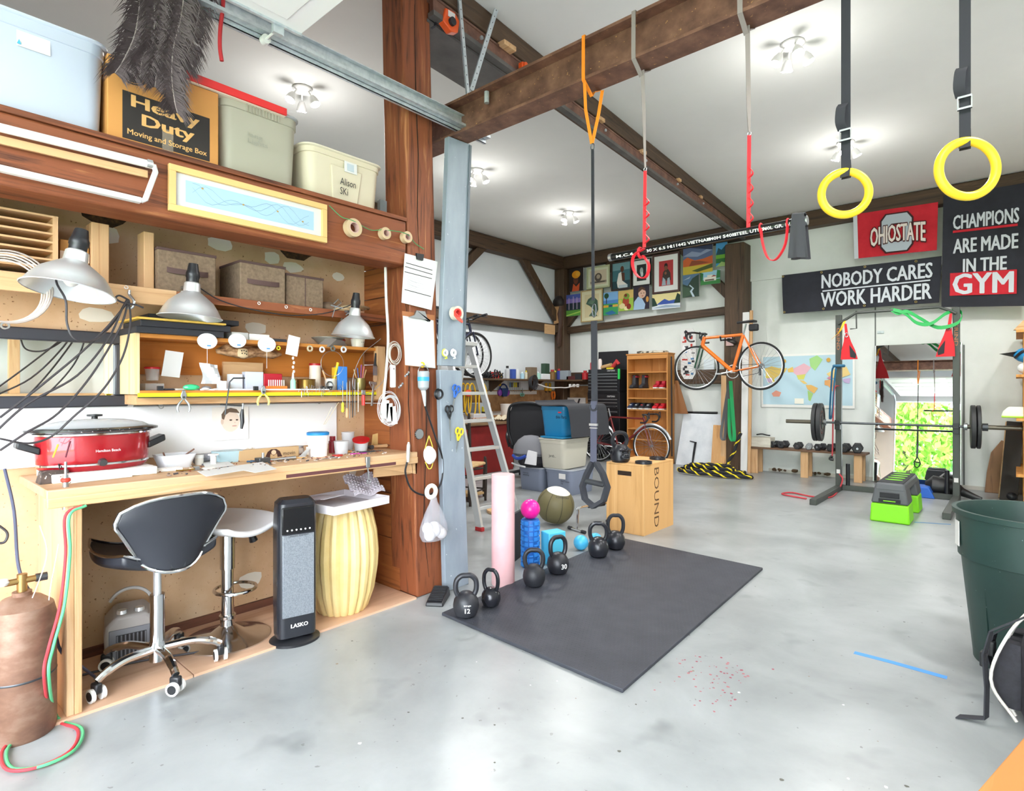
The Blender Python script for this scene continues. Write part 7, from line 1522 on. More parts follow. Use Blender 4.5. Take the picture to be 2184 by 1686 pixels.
# barbell
by = lambda x: RY0 - .06 + (x - RX0) * .085
bb = thing('barbell', 'steel barbell resting on the rack hooks', 'barbell', (-1.1, by(-1.1), .865))
ZB = .866
MB().cyl((-1.85, by(-1.85), ZB), (-.42, by(-.42), ZB), .0145, n=14).build('shaft', M_dsteel, bb, world=True)
for a, b in ((-2.3, -1.85), (-.42, .12)):
 MB().cyl((a, by(a), ZB), (b, by(b), ZB), .025, n=16).build('sleeve', mat('worn_sleeve', '6d675c', .35, .8), bb, world=True)
for x in (-1.84, -.43): MB().cyl((x - .015, by(x), ZB), (x + .015, by(x), ZB), .04, n=18).build('collar', M_steel, bb, world=True)
MB().cyl((-.285, by(-.285), ZB), (-.235, by(-.235), ZB), .043, n=16).build('spring_collar', M_dsteel, bb, world=True)
def bumper(label, x, r, wd):
 t = thing('bumper_plate', label, 'weight plate', (x, by(x), ZB), rot=(0, R(90), R(4.9)), group='plates on the barbell')
 MB().lathe([(.026, -wd / 2), (r - .006, -wd / 2), (r, -wd / 2 + .006), (r, wd / 2 - .006), (r - .006, wd / 2), (r * .8, wd / 2), (r * .76, wd / 2 - .008), (r * .4, wd / 2 - .008), (r * .37, wd / 2), (.026, wd / 2), (.026, -wd / 2)], n=44).build('plate', mat('bumper_rubber', '2b2c2e', .5), t)
 for k in range(14):
  a = 2 * pi * k / 14; MB().at((r * .58 * cos(a), r * .58 * sin(a), wd / 2 - .006), (0, 0, a + pi / 2)).cbox((0, 0, 0), .04, .022, .004).build('raised_letter', C('6b4a44'), t)
bumper('inner black bumper plate at the left end of the barbell', -1.895, .245, .05); bumper('outer black bumper plate at the left end of the barbell', -1.95, .245, .045)
bumper('inner black bumper plate at the right end of the barbell', -.365, .245, .045); bumper('outer thinner plate at the right end of the barbell', -.317, .245, .035)
# bands and straps on the rack
def RP(px, py, dy=-.05): x = ay(px, py, RY0).x; return ay(px, py, RY0 + (x - RX0) * .085 + dy)
def band(name, label, pts, side, wd, m, th=.004):
 t = thing(name, label, 'exercise band', pts[0]); MB().ribbon(smooth_path(pts, 5), side, wd, th).build('band', m, t, world=True); return t
band('resistance_band', 'wide green resistance band looped along the pull-up bar', [RP(1900, 660), RP(1915, 668, -.07), RP(1935, 664, -.09), RP(1965, 680, -.09), RP(2000, 698, -.07), RP(2040, 690, -.08), RP(2052, 672, -.05), RP(2043, 662, .03), RP(2018, 668, -.07), RP(1985, 690, -.1), RP(1955, 688, -.1), RP(1930, 668, -.09), RP(1905, 660, -.06)], (0, .35, 1), .045, M_grn)
band('yellow_strap', 'yellow strap hanging over the left rack upright', [RP(1802, 683, -.05), RP(1797, 695, -.07), RP(1790, 708, -.07), RP(1777, 720, -.07)], (.6, .2, .6), .055, C('f0b418', .6))
band('blue_band', 'blue resistance band hanging on the left rack upright', [RP(1788, 778, -.045), RP(1776, 785, -.05), RP(1773, 820, -.05), RP(1770, 870, -.05), RP(1770, 893, -.05), RP(1775, 880, -.06), RP(1779, 820, -.06), RP(1783, 785, -.06)], (.5, 1, 0), .03, C('2f6a8c', .7))
MBt = MB().torus((RX0, RY0, ay(1790, 780, RY0).z), .055, .02, 'z', 20, 6); tag(MBt.build('band_hitch', C('2f6a8c', .7)), 'blue band hitched around the left upright', 'exercise band')
rcb = band('red_cord_band', 'red tube band hanging down the left rack upright', [RP(1790, 822, -.05), RP(1780, 828, -.05), RP(1777, 880, -.05), RP(1776, 940, -.05), RP(1775, 972, -.05)], (1, 0, 0), .015, C('a8323c', .6), .012)
MB().tube(smooth_path([RP(1775, 972), RP(1770, 978), RP(1778, 980)], 3), .018, 8).build('clip_end', M_blk, rcb, world=True)
cord('red_floor_cord', 'red cord trailing on the floor from the left rack foot', [RP(1790, 1010, -.05), RP(1797, 1022, -.06), az(1788, 1045, .02), az(1770, 1060, .012), az(1730, 1058, .012), az(1690, 1050, .012), az(1668, 1052, .012), az(1680, 1056, .012), az(1720, 1063, .012)], .009, C('c23a44', .6), 'cord', 8)
def ab_strap(label, top, bot, wpx, inner):
 t = thing('ab_strap', label, 'ab strap', RP(*top))
 a = RP(*top, -.06); c_ = RP(*bot, -.06); hw = ay(bot[0] + wpx / 2, bot[1], RY0).x - ay(bot[0] - wpx / 2, bot[1], RY0).x
 prof = [(.0, .012), (.25, .016), (.5, .04), (.75, .5 * hw * .8), (1, .5 * hw)]
 pl, pr = [], []
 for f_, w_ in prof:
  m_ = a.lerp(c_, f_); pl.append(m_ - X * w_); pr.append(m_ + X * w_)
 MB().prism(pl + list(reversed(pr)), (0, .012, 0)).build('red_sling', C('cf1f2a', .7), t, world=True)
 m_ = a.lerp(c_, .82); MB().prism([m_ + X * inner * .01 + Vector((0, -.004, .1)), m_ + X * inner * hw * .45 + Vector((0, -.004, -.02)), m_ + X * inner * hw * .42 + Vector((0, -.004, -.07)), m_ + X * inner * .02 + Vector((0, -.004, -.05))], (0, .004, 0)).build('black_pad', M_blkm, t, world=True)
 MB().torus(a.lerp(c_, .32) - Y * .008, .028, .004, 'y', 16, 6, ex=.6).build('carabiner', M_chr, t, world=True)
ab_strap('red hanging ab strap with black pad on the left upright', (1803, 690), (1811, 766), 36, 1)
ab_strap('red hanging ab strap on the right upright', (2028, 668), (2016, 760), 42, -1)
# deck platform
dk = thing('step_deck', 'grey and lime green step deck bench under the barbell', 'exercise bench', (-.92, 7.07, 0))
dx0, dx1, dy0, dy1 = -1.085, -.755, 6.57, 7.57
M_lime = C('86e01c', .45); M_dk = mat('deck_grey', '55585c', .5)
for y0, y1 in ((dy0, dy0 + .3), (dy1 - .3, dy1)):
 MB().hexa([(dx0, y0, 0), (dx1, y0, 0), (dx1, y1, 0), (dx0, y1, 0)], [(dx0 + .012, y0 + .008, .18), (dx1 - .012, y0 + .008, .18), (dx1 - .012, y1 - .008, .18), (dx0 + .012, y1 - .008, .18)]).build('lime_leg', M_lime, dk, world=True, bev=.015)
 MB().hexa([(dx0 + .01, y0 + .006, .182), (dx1 - .01, y0 + .006, .182), (dx1 - .01, y1 - .006, .182), (dx0 + .01, y1 - .006, .182)], [(dx0 + .04, y0 + .03, .34), (dx1 - .04, y0 + .03, .34), (dx1 - .04, y1, .34), (dx0 + .04, y1, .34)]).build('grey_leg', M_dk, dk, world=True, bev=.015)
MB().hexa([(dx0 + .03, dy0 + .02, .3), (dx1 - .03, dy0 + .02, .3), (dx1 - .03, dy1 - .02, .3), (dx0 + .03, dy1 - .02, .3)], [(dx0 + .05, dy0 + .04, .38), (dx1 - .05, dy0 + .04, .38), (dx1 - .05, dy1 - .04, .38), (dx0 + .05, dy1 - .04, .38)]).build('deck_top', M_dk, dk, world=True, bev=.02)
MB().box(dx0 + .06, dx1 - .06, dy0 + .06, dy1 - .06, .38, .384).build('grip_pad', mat('grip_dark', '303236', .8), dk, world=True)
for k in range(4): MB().lathe([(.045, 0), (.05, .0), (.05, .002), (.045, .002)], (-.92, 6.85 + .17 * k, .3845), 20, 1.5, .6).build('green_print', M_lime, dk, world=True)
MB().box(-1.0, -.84, dy0 + .004, dy0 + .02, .24, .29).build('hand_recess', M_blkm, dk, world=True, bev=.004); MB().box(-1.01, -.83, dy0 + .0, dy0 + .015, .195, .23).build('latch_recess', M_blkm, dk, world=True, bev=.004); MB().box(-.97, -.87, dy0 - .003, dy0 + .006, .206, .214).build('lime_latch', M_lime, dk, world=True)
# things by the mirror
p = az(1975, 1058); tag(MB().at((p.x - .1, p.y - .15, 0)).prism([(-.22, 0, 0), (.2, 0, 0), (.14, 0, .13), (-.22, 0, .13)], (0, .25, 0)).build('blue_wedge', C('2c64c0', .6), bev=.01), 'blue foam wedge on the floor before the mirror', 'wedge')
p = az(2010, 1062); t = thing('club_bag', 'black weighted club bag lying before the mirror', 'exercise bag', (p.x, p.y + .1, .12))
MB().tube([(-.17, 0, .0), (-.1, 0, .01), (.1, 0, -.01), (.18, 0, -.04), (.3, -.05, -.08), (.36, -.06, -.09)], [.05, .12, .11, .05, .035, .02], 16).build('body', mat('black_leather', '1f2022', .4), t)
# dumbbell bench
db = thing('dumbbell_bench', 'low wooden plank bench holding dumbbells along the back wall', 'bench', (-2.35, 9.2, 0))
bl_, br2 = ay(1598, 958, 9.15).x, ay(1849, 970, 9.15).x; BH = .405
MB().box(bl_, br2, 9.05, 9.36, BH - .025, BH).build('plank', wood('dark_plank', '4a3527', '6a4c36', '835f44', axis='x'), db, world=True, bev=.003)
for px in (1612, 1718, 1832):
 x = ay(px, 1000, 9.15).x
 for y in (9.1, 9.31): MB().box(x - .05, x + .05, y - .02, y + .02, 0, BH - .025).build('leg', M_pinez, db, world=True, bev=.003)
def dumbbell(label, px, r, L_, col, y=9.2, rz=90):
 x = ay(px, 945, y).x; t = thing('dumbbell', label, 'dumbbell', (x, y, BH + r * .866 + .001), R(rz), group='hex dumbbells on the low bench')
 MB().cyl((-L_ / 2, 0, 0), (L_ / 2, 0, 0), .016, n=12).build('grip', M_chr, t)
 for s_ in (-1, 1):
  hx = lambda q, xx: [(xx, q * cos(R(60 * i)), q * sin(R(60 * i))) for i in range(6)]
  a, b = s_ * L_ * .25, s_ * L_ * .5
  MB().loft([hx(r * .82, a), hx(r, a + s_ * .012), hx(r, b - s_ * .012), hx(r * .82, b)]).build('hex_head', C(col, .5), t)
for k, (px, r, L_, c_, lab) in enumerate(((1652, .055, .19, '2c2d30', 'small black hex dumbbell next to the white box'), (1671, .06, .21, '2c2d30', 'black hex dumbbell second from the white box'), (1703, .055, .2, '2a2b2e', 'black hex dumbbell third from the white box'), (1726, .05, .19, '8a8d90', 'grey chrome dumbbell in the middle of the bench'),
  (1750, .055, .2, '2c2d30', 'black hex dumbbell behind the barbell plate'), (1776, .06, .22, '2a2b2e', 'black hex dumbbell left of the rack upright'), (1803, .066, .24, '2c2d30', 'black hex dumbbell right of the rack upright'), (1829, .072, .26, '28292c', 'largest black hex dumbbell at the right bench end'))):
 dumbbell(lab, px, r, L_, c_, rz=75 + 8 * (k % 4))
cb = ay(1601, 935, 9.1); x2_ = ay(1644, 935, 9.1).x
tag(MB().box(cb.x, x2_, 9.08, 9.3, BH + .001, BH + .145).build('white_crate', noisy('limewash', [(.3, 'b9b3a4'), (.7, 'd6d1c4')], (8, 8, 30), .8), bev=.004), 'whitewashed wooden box at the left end of the dumbbell bench', 'box')
tag(MB().at(ay(1628, 927, 9.18)).tube(smooth_path([(-.1, 0, 0), (-.02, 0, .012), (.05, 0, .0), (.1, 0, -.004)]), .01, 8).build('jump_rope', M_blkm), 'coiled black cord on the whitewashed box', 'cord')
mb = MB(); rr_ = random.Random(6)
for k in range(14):
 x = ay(1660 + rr_.uniform(-10, 110), 1005, 9.4).x; mb.at((x, 9.42, .02 + rr_.uniform(0, .03)), (0, 0, rr_.uniform(0, 3))).sphere((0, 0, 0), rr_.uniform(.02, .05), 8, 1.4, .5, .6)
o = mb.build('wall_debris', C('5a4632', .9)); tag(o, 'crumbled wall debris under the dumbbell bench', 'debris'); o['kind'] = 'stuff'
# battle rope
M_rk, M_ry = mat('rope_black', '1e1e22', .85), mat('rope_yellow', 'ecd21e', .8)
t = thing('battle_rope', 'black and yellow battle rope hanging by the post and piled on the floor', 'rope', (-3.3, 8.4, 0))
rope = [Vector((-3.16, 8.9, .62)), Vector((-3.2, 8.87, .5)), Vector((-3.25, 8.83, .3)), Vector((-3.3, 8.75, .12))]
rng = random.Random(11); a0 = .2
for k in range(78):
 a = a0 - k * .27; rad_x = .56 - .0045 * k + .03 * sin(k * .9); rad_y = .26 - .0022 * k
 rope.append(Vector((-3.43 + rad_x * cos(a), 8.42 + rad_y * sin(a) + .03 * sin(k * .37), .028 + .0018 * k + .012 * sin(k * 1.3) ** 2)))
P = smooth_path(rope, 5)
MB().tube(P, .024, 9).build('black_strands', M_rk, t, world=True)
hel = [[], []]; L_acc = 0; prev = None
for i in range(len(P)):
 d = (P[min(i + 1, len(P) - 1)] - P[max(i - 1, 0)]).normalized(); n1 = d.orthogonal().normalized() if prev is None else (prev - d * prev.dot(d)).normalized(); prev = n1; n2 = d.cross(n1)
 if i: L_acc += (P[i] - P[i - 1]).length
 for s_ in range(1): ph = L_acc * 34 + s_ * pi; hel[s_].append(P[i] + (n1 * cos(ph) + n2 * sin(ph)) * .0165)
MB().tube(hel[0], .0135, 6).build('yellow_strand', M_ry, t, world=True)
# boards by the post
def plank(name, label, px0, px1, y0, y1, Yp, m, th=.02, lean=.0, cat='board'):
 a = ay(px0, y1, Yp); b = ay(px1, y1, Yp); zt = ay((px0 + px1) / 2, y0, Yp).z; zb = max(0.0, a.z)
 return tag(MB().hexa([(a.x, Yp, zb), (b.x, Yp, zb), (b.x, Yp + th, zb), (a.x, Yp + th, zb)], [(a.x, Yp + lean, zt), (b.x, Yp + lean, zt), (b.x, Yp + lean + th, zt), (a.x, Yp + lean + th, zt)]).build(name, m, bev=.003), label, cat)
plank('white_plank', 'tall white plank standing against the back post', 1579, 1593, 664, 1014, 9.0, M_wht, .02, .1)
plank('pine_strip', 'tall pine strip standing right of the white plank', 1594, 1600, 660, 1013, 9.02, M_pinez, .04, .1)
plank('pine_board', 'short knotty pine board leaning behind the rope', 1516, 1545, 907, 990, 9.1, wood('knotty_pine', 'b07a44', 'd2a068', 'e2b985', axis='z', k=.6), .02, .1)
plank('pine_stud', 'narrow pine stud beside the back post under the bicycle', 1537, 1548, 800, 1000, 9.12, M_pinez, .05, .02)
t = thing('spray_marked_sheet', 'white panel with black spray mark leaning on the back wall', 'panel', ay(1490, 995, 9.25))
a, b = ay(1441, 993, 9.2), ay(1540, 1000, 9.2); zt = ay(1490, 882, 9.3).z
MB().hexa([(a.x, 9.2, .005), (b.x, 9.2, .005), (b.x, 9.22, .005), (a.x, 9.22, .005)], [(a.x + .1, 9.3, zt), (b.x, 9.3, zt), (b.x, 9.32, zt), (a.x + .1, 9.32, zt)]).build('sheet', noisy('dirty_white_sheet', [(.3, 'ccd2d8'), (.6, 'e2e6ea'), (.8, 'eceff1')], (4, 4, 4), .5), t, world=True)
a_, b_, c_ = ay(1472, 940, 9.245), ay(1484, 943, 9.245), ay(1477, 990, 9.2)
MB().tube([a_ - Y * .01, b_ - Y * .012, b_.lerp(c_, .5) - Y * .015, c_ - Y * .012], [.008, .02, .018, .012], 8).build('spray_mark', C('1c1c20', .8), t, world=True)
tag(MB().cyl(ay(1456, 879, 9.43), ay(1530, 880, 9.43), .02, n=12).build('pull_bar', M_blk), 'black bar fixed above the white leaning panel', 'bar')
# hanging bands under the orange bike
def BPt(px, py, y=8.75): return ay(px, py, y)
band('grey_band', 'grey resistance band hanging under the orange bicycle', [BPt(1558, 812), BPt(1550, 870), BPt(1546, 930), BPt(1542, 938), BPt(1538, 925), BPt(1546, 870), BPt(1555, 815)], (.6, .8, 0), .045, C('6a6a6c', .8))
band('green_band', 'green resistance band hanging under the orange bicycle', [BPt(1558, 812, 8.7), BPt(1562, 870, 8.7), BPt(1566, 930, 8.7), BPt(1562, 940, 8.7), BPt(1556, 920, 8.7), BPt(1556, 850, 8.7)], (.7, .7, 0), .055, C('1f9a58', .7))
# ================================================================= bicycles
M_tyre = mat('tyre', '1d1d1f', .8)
def bicycle(name, label, loc, rz, frame, fork, drop=True, saddle=True, rw=.34, fender=False, wb_=1.0, knob=False, steer=0.0, fat=1.0):
 t = thing(name, label, 'bicycle', loc, rz)
 def wheel(x, lab):
  w_ = bpy.data.objects.new('wheel', None); sc.collection.objects.link(w_); w_.parent = t; w_.location = (x, 0, rw)
  MB().torus((0, 0, 0), rw - .014, .022 if knob else .014, 'y', 48, 8).build('tyre', M_tyre, w_)
  MB().torus((0, 0, 0), rw - .035, .009, 'y', 48, 6).build('rim', M_alu, w_)
  mb = MB()
  for k in range(28):
   a = 2 * pi * k / 28; a2 = a + (.5 if k % 2 else -.5)
   mb.tube([(.022 * cos(a2), .02 if k % 4 < 2 else -.02, .022 * sin(a2)), ((rw - .04) * cos(a), 0, (rw - .04) * sin(a))], .0016, 4, cap=False)
  mb.build('spokes', M_steel, w_)['kind'] = 'stuff'
  MB().cyl((0, -.035, 0), (0, .035, 0), .02, n=12).build('hub', M_steel, w_)
  return w_
 wr = wheel(0, 'rear'); wf = wheel(wb_, 'front'); wf.rotation_euler = (0, 0, steer)
 bbk = Vector((.41, 0, rw - .07)); st_ = Vector((.25, 0, rw + .46)); hd = Vector((wb_ - .14, 0, rw + .47)); hb = Vector((wb_ - .1, 0, rw + .34)); ra = Vector((0, 0, rw)); fa_ = Vector((wb_, 0, rw))
 for nm, a, b, r_ in (('seat_tube', bbk, st_, .017), ('top_tube', st_, hd - Vector((.0, 0, .02)), .016), ('down_tube', bbk, hb, .021), ('head_tube', hb, hd, .021)):
  MB().cyl(a, b, r_ * fat, n=12).build(nm, frame, t)
 for s_ in (-1, 1):
  o_ = Vector((0, s_ * .06, 0)); MB().tube([st_, ra + o_], .009, 8).build('seat_stay', frame, t); MB().tube([bbk + o_ * .5, ra + o_], .01, 8).build('chain_stay', frame, t)
  MB().tube(smooth_path([hb + o_ * .8, hb.lerp(fa_, .6) + o_ * .85, fa_ + o_ * .85]), .012, 8).build('fork_blade', fork, t)
 MB().cyl(st_, st_ + Vector((-.04, 0, .15)), .013, n=10).build('seat_post', M_steel, t)
 sp = st_ + Vector((-.045, 0, .16))
 MB().loft([[(sp.x + x, y * k_, sp.z + dz) for x, y in [(-.13, -.07), (-.06, -.065), (.04, -.02), (.14, -.012), (.14, .012), (.04, .02), (-.06, .065), (-.13, .07)]] for k_, dz in ((.8, 0), (1, .015), (.85, .035))]).build('saddle', M_blk, t, bev=.006)
 if saddle == 'bag': MB().cbox(sp + Vector((-.11, 0, -.07)), .13, .07, .1).build('saddle_bag', M_blkm, t, bev=.02)
 stm = hd + Vector((.06, 0, .04)); MB().tube([hd, hd + Vector((-.005, 0, .05)), stm + Vector((.02, 0, .015))], .014, 8).build('stem', M_blk, t)
 hbp = stm + Vector((.02, 0, .015))
 if drop:
  for s_ in (-1, 1):
   MB().tube(smooth_path([hbp, hbp + Vector((0, s_ * .19, 0)), hbp + Vector((.08, s_ * .2, -.005)), hbp + Vector((.1, s_ * .205, -.07)), hbp + Vector((.05, s_ * .21, -.125)), hbp + Vector((-.03, s_ * .21, -.13))]), .0145, 8).build('drop_bar', M_blk, t)
   MB().tube([hbp + Vector((.09, s_ * .2, .01)), hbp + Vector((.12, s_ * .2, .045)), hbp + Vector((.125, s_ * .2, -.06))], .009, 6).build('brake_lever', M_blkm, t)
 else:
  for s_ in (-1, 1):
   MB().tube(smooth_path([hbp, hbp + Vector((-.01, s_ * .12, .03)), hbp + Vector((-.05, s_ * .33, .045))]), .012, 8).build('flat_bar', M_blk, t)
   MB().cyl(hbp + Vector((-.033, s_ * .23, .04)), hbp + Vector((-.052, s_ * .34, .046)), .018, n=10).build('grip', M_rub, t); MB().tube([hbp + Vector((0, s_ * .2, .03)), hbp + Vector((.05, s_ * .26, .02))], .006, 6).build('brake_lever', M_blkm, t)
 MB().torus(bbk, .095, .006, 'y', 28, 6).cyl(bbk + Vector((0, -.05, 0)), bbk + Vector((0, .05, 0)), .02, n=10).build('chainring', M_alu, t)
 for s_ in (-1, 1): MB().tube([bbk + Vector((0, s_ * .05, 0)), bbk + Vector((s_ * .165, s_ * .07, -.03 * s_))], .01, 6).cbox(bbk + Vector((s_ * .165, s_ * .11, -.03 * s_)), .07, .06, .02).build('crank', M_alu, t)
 MB().tube([bbk + Vector((0, -.045, .09)), ra + Vector((0, -.045, .035)), ra + Vector((-.03, -.045, 0)), ra + Vector((.03, -.045, -.06)), ra + Vector((.06, -.045, -.1)), bbk + Vector((0, -.045, -.09))], .004, 5).build('chain', M_dsteel, t)
 MB().cyl(ra + Vector((0, -.055, 0)), ra + Vector((0, -.03, 0)), .04, n=16).build('cassette', M_steel, t); MB().cbox(ra + Vector((.03, -.05, -.08)), .03, .02, .1).build('derailleur', M_dsteel, t, bev=.004)
 if fender:
  for x, a0, a1 in ((wb_, R(20), R(150)), (0, R(10), R(170))): MB().torus((x, 0, rw), rw + .02, .022, 'y', 24, 6, a0, a1).build('mudguard', fender, t)
 return t
M_or = mat('orange_frame', 'e8741c', .3, coat=.5); M_gn = mat('green_fork', '1e4a34', .35); M_mr = mat('maroon_frame', '6e1c1e', .3, coat=.5); M_nv = mat('navy_frame', '1b2038', .35)
bicycle('road_bicycle', 'orange road bicycle with green fork hung on the back post', (-2.70, 8.36, 1.6 - .34 + .015), R(180 - 7.7), M_or, M_gn, True, 'bag', steer=R(18), fat=1.4)
bicycle('red_bicycle', 'maroon road bicycle standing before the wooden bookshelf', (-5.6, 8.7, 0), R(1), M_mr, M_mr, True, fender=mat('silver_guard', 'b9bcc0', .3, .6), wb_=1.03)
mtb = bicycle('mountain_bicycle', 'dark blue mountain bicycle hung high on the left wall', (-6.1, 5.06, 1.46), R(90), M_nv, M_nv, False, knob=True, wb_=1.05)
dup(mtb, (-6.46, 5.25, 1.5), R(90), 'second dark bicycle behind the mountain bicycle on the left wall')
def hanger(label, p, q_):
 t = thing('bicycle_hanger', label, 'wall hook', p); MB().bar(p, q_, .04, .05).build('arm', M_blk, t, world=True, bev=.004)
 for s_ in (-.09, .09): MB().tube([q_ + Vector((s_, 0, 0)), q_ + Vector((s_, -.06, -.01)), q_ + Vector((s_, -.09, .05))], .012, 8).build('cradle', M_blk, t, world=True)
 MB().cyl(q_ - X * .1, q_ + X * .1, .012, n=8).build('cross_rod', M_blk, t, world=True)
hanger('black hanger arm from the back post carrying the orange bicycle', Vector((-3.33, 9.14, 2.02)), Vector((-3.2, 8.5, 2.02)))
for x, y, lab in ((-6.1, 5.6, 'black bracket arm under the mountain bicycle'), (-6.46, 5.8, 'black bracket arm under the second hung bicycle')):
 t = thing('bicycle_bracket', lab, 'wall hook', (XL, y, 2.2)); MB().box(XL + .0, x + .05, y - .02, y + .02, 2.2, 2.24).build('arm', M_blk, t, world=True)
# things on the back post and around
tag(MB().at(ay(1557, 725, 9.13)).box(-.06, .06, -.012, .0, -.09, .09).build('post_poster', C('c9a8a4')), 'small pinkish packet pinned on the back post', 'packet')
t = thing('sticker_board', 'white board covered in black and white stickers on the wall', 'board', ay(1466, 810, 9.32))
a, b = ay(1452, 770, 9.32), ay(1484, 770, 9.32); zb, zt = ay(1466, 808, 9.32).z, ay(1466, 700, 9.32).z
MB().loft([[(p_[0], 9.32 + dy, p_[1]) for p_ in [(a.x + .06, zb), (b.x - .06, zb), (b.x, zb + .1), (b.x, zt - .1), (b.x - .06, zt), (a.x + .06, zt), (a.x, zt - .1), (a.x, zb + .1)]] for dy in (0, .012)]).build('deck', M_wht, t, world=True)
rs = random.Random(3)
for k in range(34):
 x = rs.uniform(a.x + .02, b.x - .07); z = rs.uniform(zb + .05, zt - .08); w_, h_ = rs.uniform(.03, .08), rs.uniform(.015, .05)
 MB().box(x, x + w_, 9.3185 - .0004 * k * .1, 9.319, z, z + h_).build('sticker', C(rs.choice(['1a1a1c', '2a2a2e', 'f0f0f0', '3a3a40', 'c03a30', '2f6a9a'])), t, world=True)
tag(MB().at(ay(1512, 780, 9.4)).box(-.09, .09, 0, .004, -.11, .11).cyl((-.0, -.002, -.02), (0, 0, -.02), .05, n=16).build('wall_print', C('dfe9ee')), 'small pale blue print on the wall behind the bicycle wheel', 'print')
# mask on corner post
t = thing('carved_mask', 'long carved wooden mask on the corner post', 'mask', Vector((XL + .14, 9.2, ay(1198, 685, 9.2).z)))
MB().loft([[(w_ * cos(a), -abs(d_ * sin(a)) if sin(a) > 0 else 0, z) for a in [2 * pi * i / 14 for i in range(14)]] for w_, d_, z in ((.03, .05, -.5), (.05, .09, -.42), (.06, .08, -.3), (.045, .07, -.2), (.09, .07, -.05), (.1, .09, .15), (.11, .1, .3), (.09, .1, .42), (.05, .06, .46))]).build('face', wood('mask_wood', '2e1c14', '4a3022', '6a4630', axis='z'), t)
MB().lathe([(.1, .3), (.125, .34), (.12, .42), (.06, .5), (.001, .51)], (0, -.03, 0), 16, 1, .7).build('hat', C('221a18'), t)
MB().at((0, -.1, .12)).prism([(-.06, 0, -.18), (.06, 0, -.16), (.02, 0, .02), (.07, 0, .16), (-.07, 0, .17), (-.03, 0, .0)], (0, -.012, 0)).build('pale_inlay', C('b98f62'), t)
tag(MB().box(XL + .16, XL + .18, ax(1161, 700, XL + .16).y, ax(1182, 700, XL + .16).y, ax(1170, 712, XL + .16).z, ax(1170, 692, XL + .16).z).build('plywood_square', M_piney), 'small square of plywood nailed on the left wall rail', 'plywood')
# ================================================================= workshop in the far corner
# tan boards above the far bench
M_osb = noisy('brown_peg_board', [(.3, '7a5a3c'), (.55, 'a07a52'), (.8, 'c09a6e')], (6, 6, 6), .8, fine=(50, .68, '4a3420'))
ws = thing('corner_shelf', 'dark cluttered shelf running round the far workshop corner', 'shelf', (XL + .2, 7.5, 1.45))
SH = 1.47
MB().box(XL + .002, XL + .42, 5.2, 9.2, SH - .03, SH).build('left_board', wood('shelf_dark_y', '3a2c20', '5c4732', '7a6046', axis='y'), ws, world=True, bev=.003)
MB().box(XL + .42, ay(1249, 800, 9.1).x, 8.98, 9.33, SH - .03, SH).build('back_board', wood('shelf_dark_x', '3a2c20', '5c4732', '7a6046', axis='x'), ws, world=True, bev=.003)
for y in (6.2, 7.3, 8.4): MB().prism([(XL + .01, y, SH - .03), (XL + .36, y, SH - .03), (XL + .01, y, SH - .25)], (0, .03, 0)).build('bracket', M_oldz, ws, world=True)
tag(MB().box(XL + .001, XL + .03, 5.2, 9.2, .9, SH - .2).build('tool_board', M_osb), 'brown tool board on the left wall under the corner shelf', 'board')
tag(MB().box(XL + .25, -5.6, 9.4, 9.43, .9, SH - .12).build('tool_board', M_osb), 'brown tool board on the back wall by the tool chest', 'board')
tag(MB().box(XL + .03, XL + .045, 6.3, 8.6, 1.19, 1.25).build('wall_batten', C('c9c9c4')), 'pale batten with hooks along the tool board', 'batten')
lb = thing('corner_bench', 'long wooden workbench top below the tool boards', 'work bench', (XL + .4, 7.6, 0))
MB().box(XL + .03, XL + .75, 7.02, 9.2, .78, .83).build('top', wood('bench_tan', '94683c', 'b98a58', 'd0a474', axis='y'), lb, world=True, bev=.004)
for y in (7.1, 9.1):
 for x in (XL + .1, XL + .7): MB().box(x - .04, x + .04, y - .04, y + .04, 0, .78).build('leg', M_oldz, lb, world=True)
rc_ = thing('red_cabinet', 'dark red cabinet with cluttered wooden top behind the ladder', 'cabinet', (-6.5, 6.4, 0))
MB().box(XL + .05, -6.09, 5.3, 6.96, .0, .74).build('body', noisy('dark_red_paint', [(.3, '7a1818'), (.7, '96221e')], (3, 3, 3), .6), rc_, world=True, bev=.006)
MB().box(XL + .05, -6.04, 5.2, 7.0, .74, .78).build('top', wood('grimy_top', '5c4632', '7f6448', 'a0835f', axis='y'), rc_, world=True, bev=.003)
# on the red cabinet
def SP(px, py, x): p = ax(px, py, x); return p
CT = .781
def cab(px): return ax(px, 893, -6.3).y
tag(MB().box(-6.75, -6.35, cab(1016), cab(1043), CT, CT + .12).build('radio', C('c9c9cc', .4), bev=.006), 'grey radio box on the red cabinet', 'radio')
t = thing('yellow_tin', 'yellow tin can on the red cabinet beside the ladder', 'can', (-6.4, cab(1046), CT)); MB().lathe([(.07, 0), (.07, .22), (.06, .23), (.001, .23)], n=20).build('body', C('d8cf3a', .4), t); MB().lathe([(.071, .08), (.071, .15)], n=20).build('label_band', C('2a2a30'), t)
tag(MB().box(-6.9, -6.6, cab(1040) + .1, cab(1075), CT, CT + .28).build('clear_bin', mat('grey_clear', 'b9c2cc', .3, alpha=.8), bev=.01), 'clear plastic bin with white lid behind the yellow tin', 'container')
t = thing('white_bucket', 'white bucket on the far bench left of the office chair', 'bucket', (-6.6, ax(1084, 870, -6.6).y, .831)); MB().lathe([(.12, 0), (.14, .2), (.145, .2), (.13, .19)], n=24).build('body', M_wht, t)
rg = random.Random(21); mb = MB()
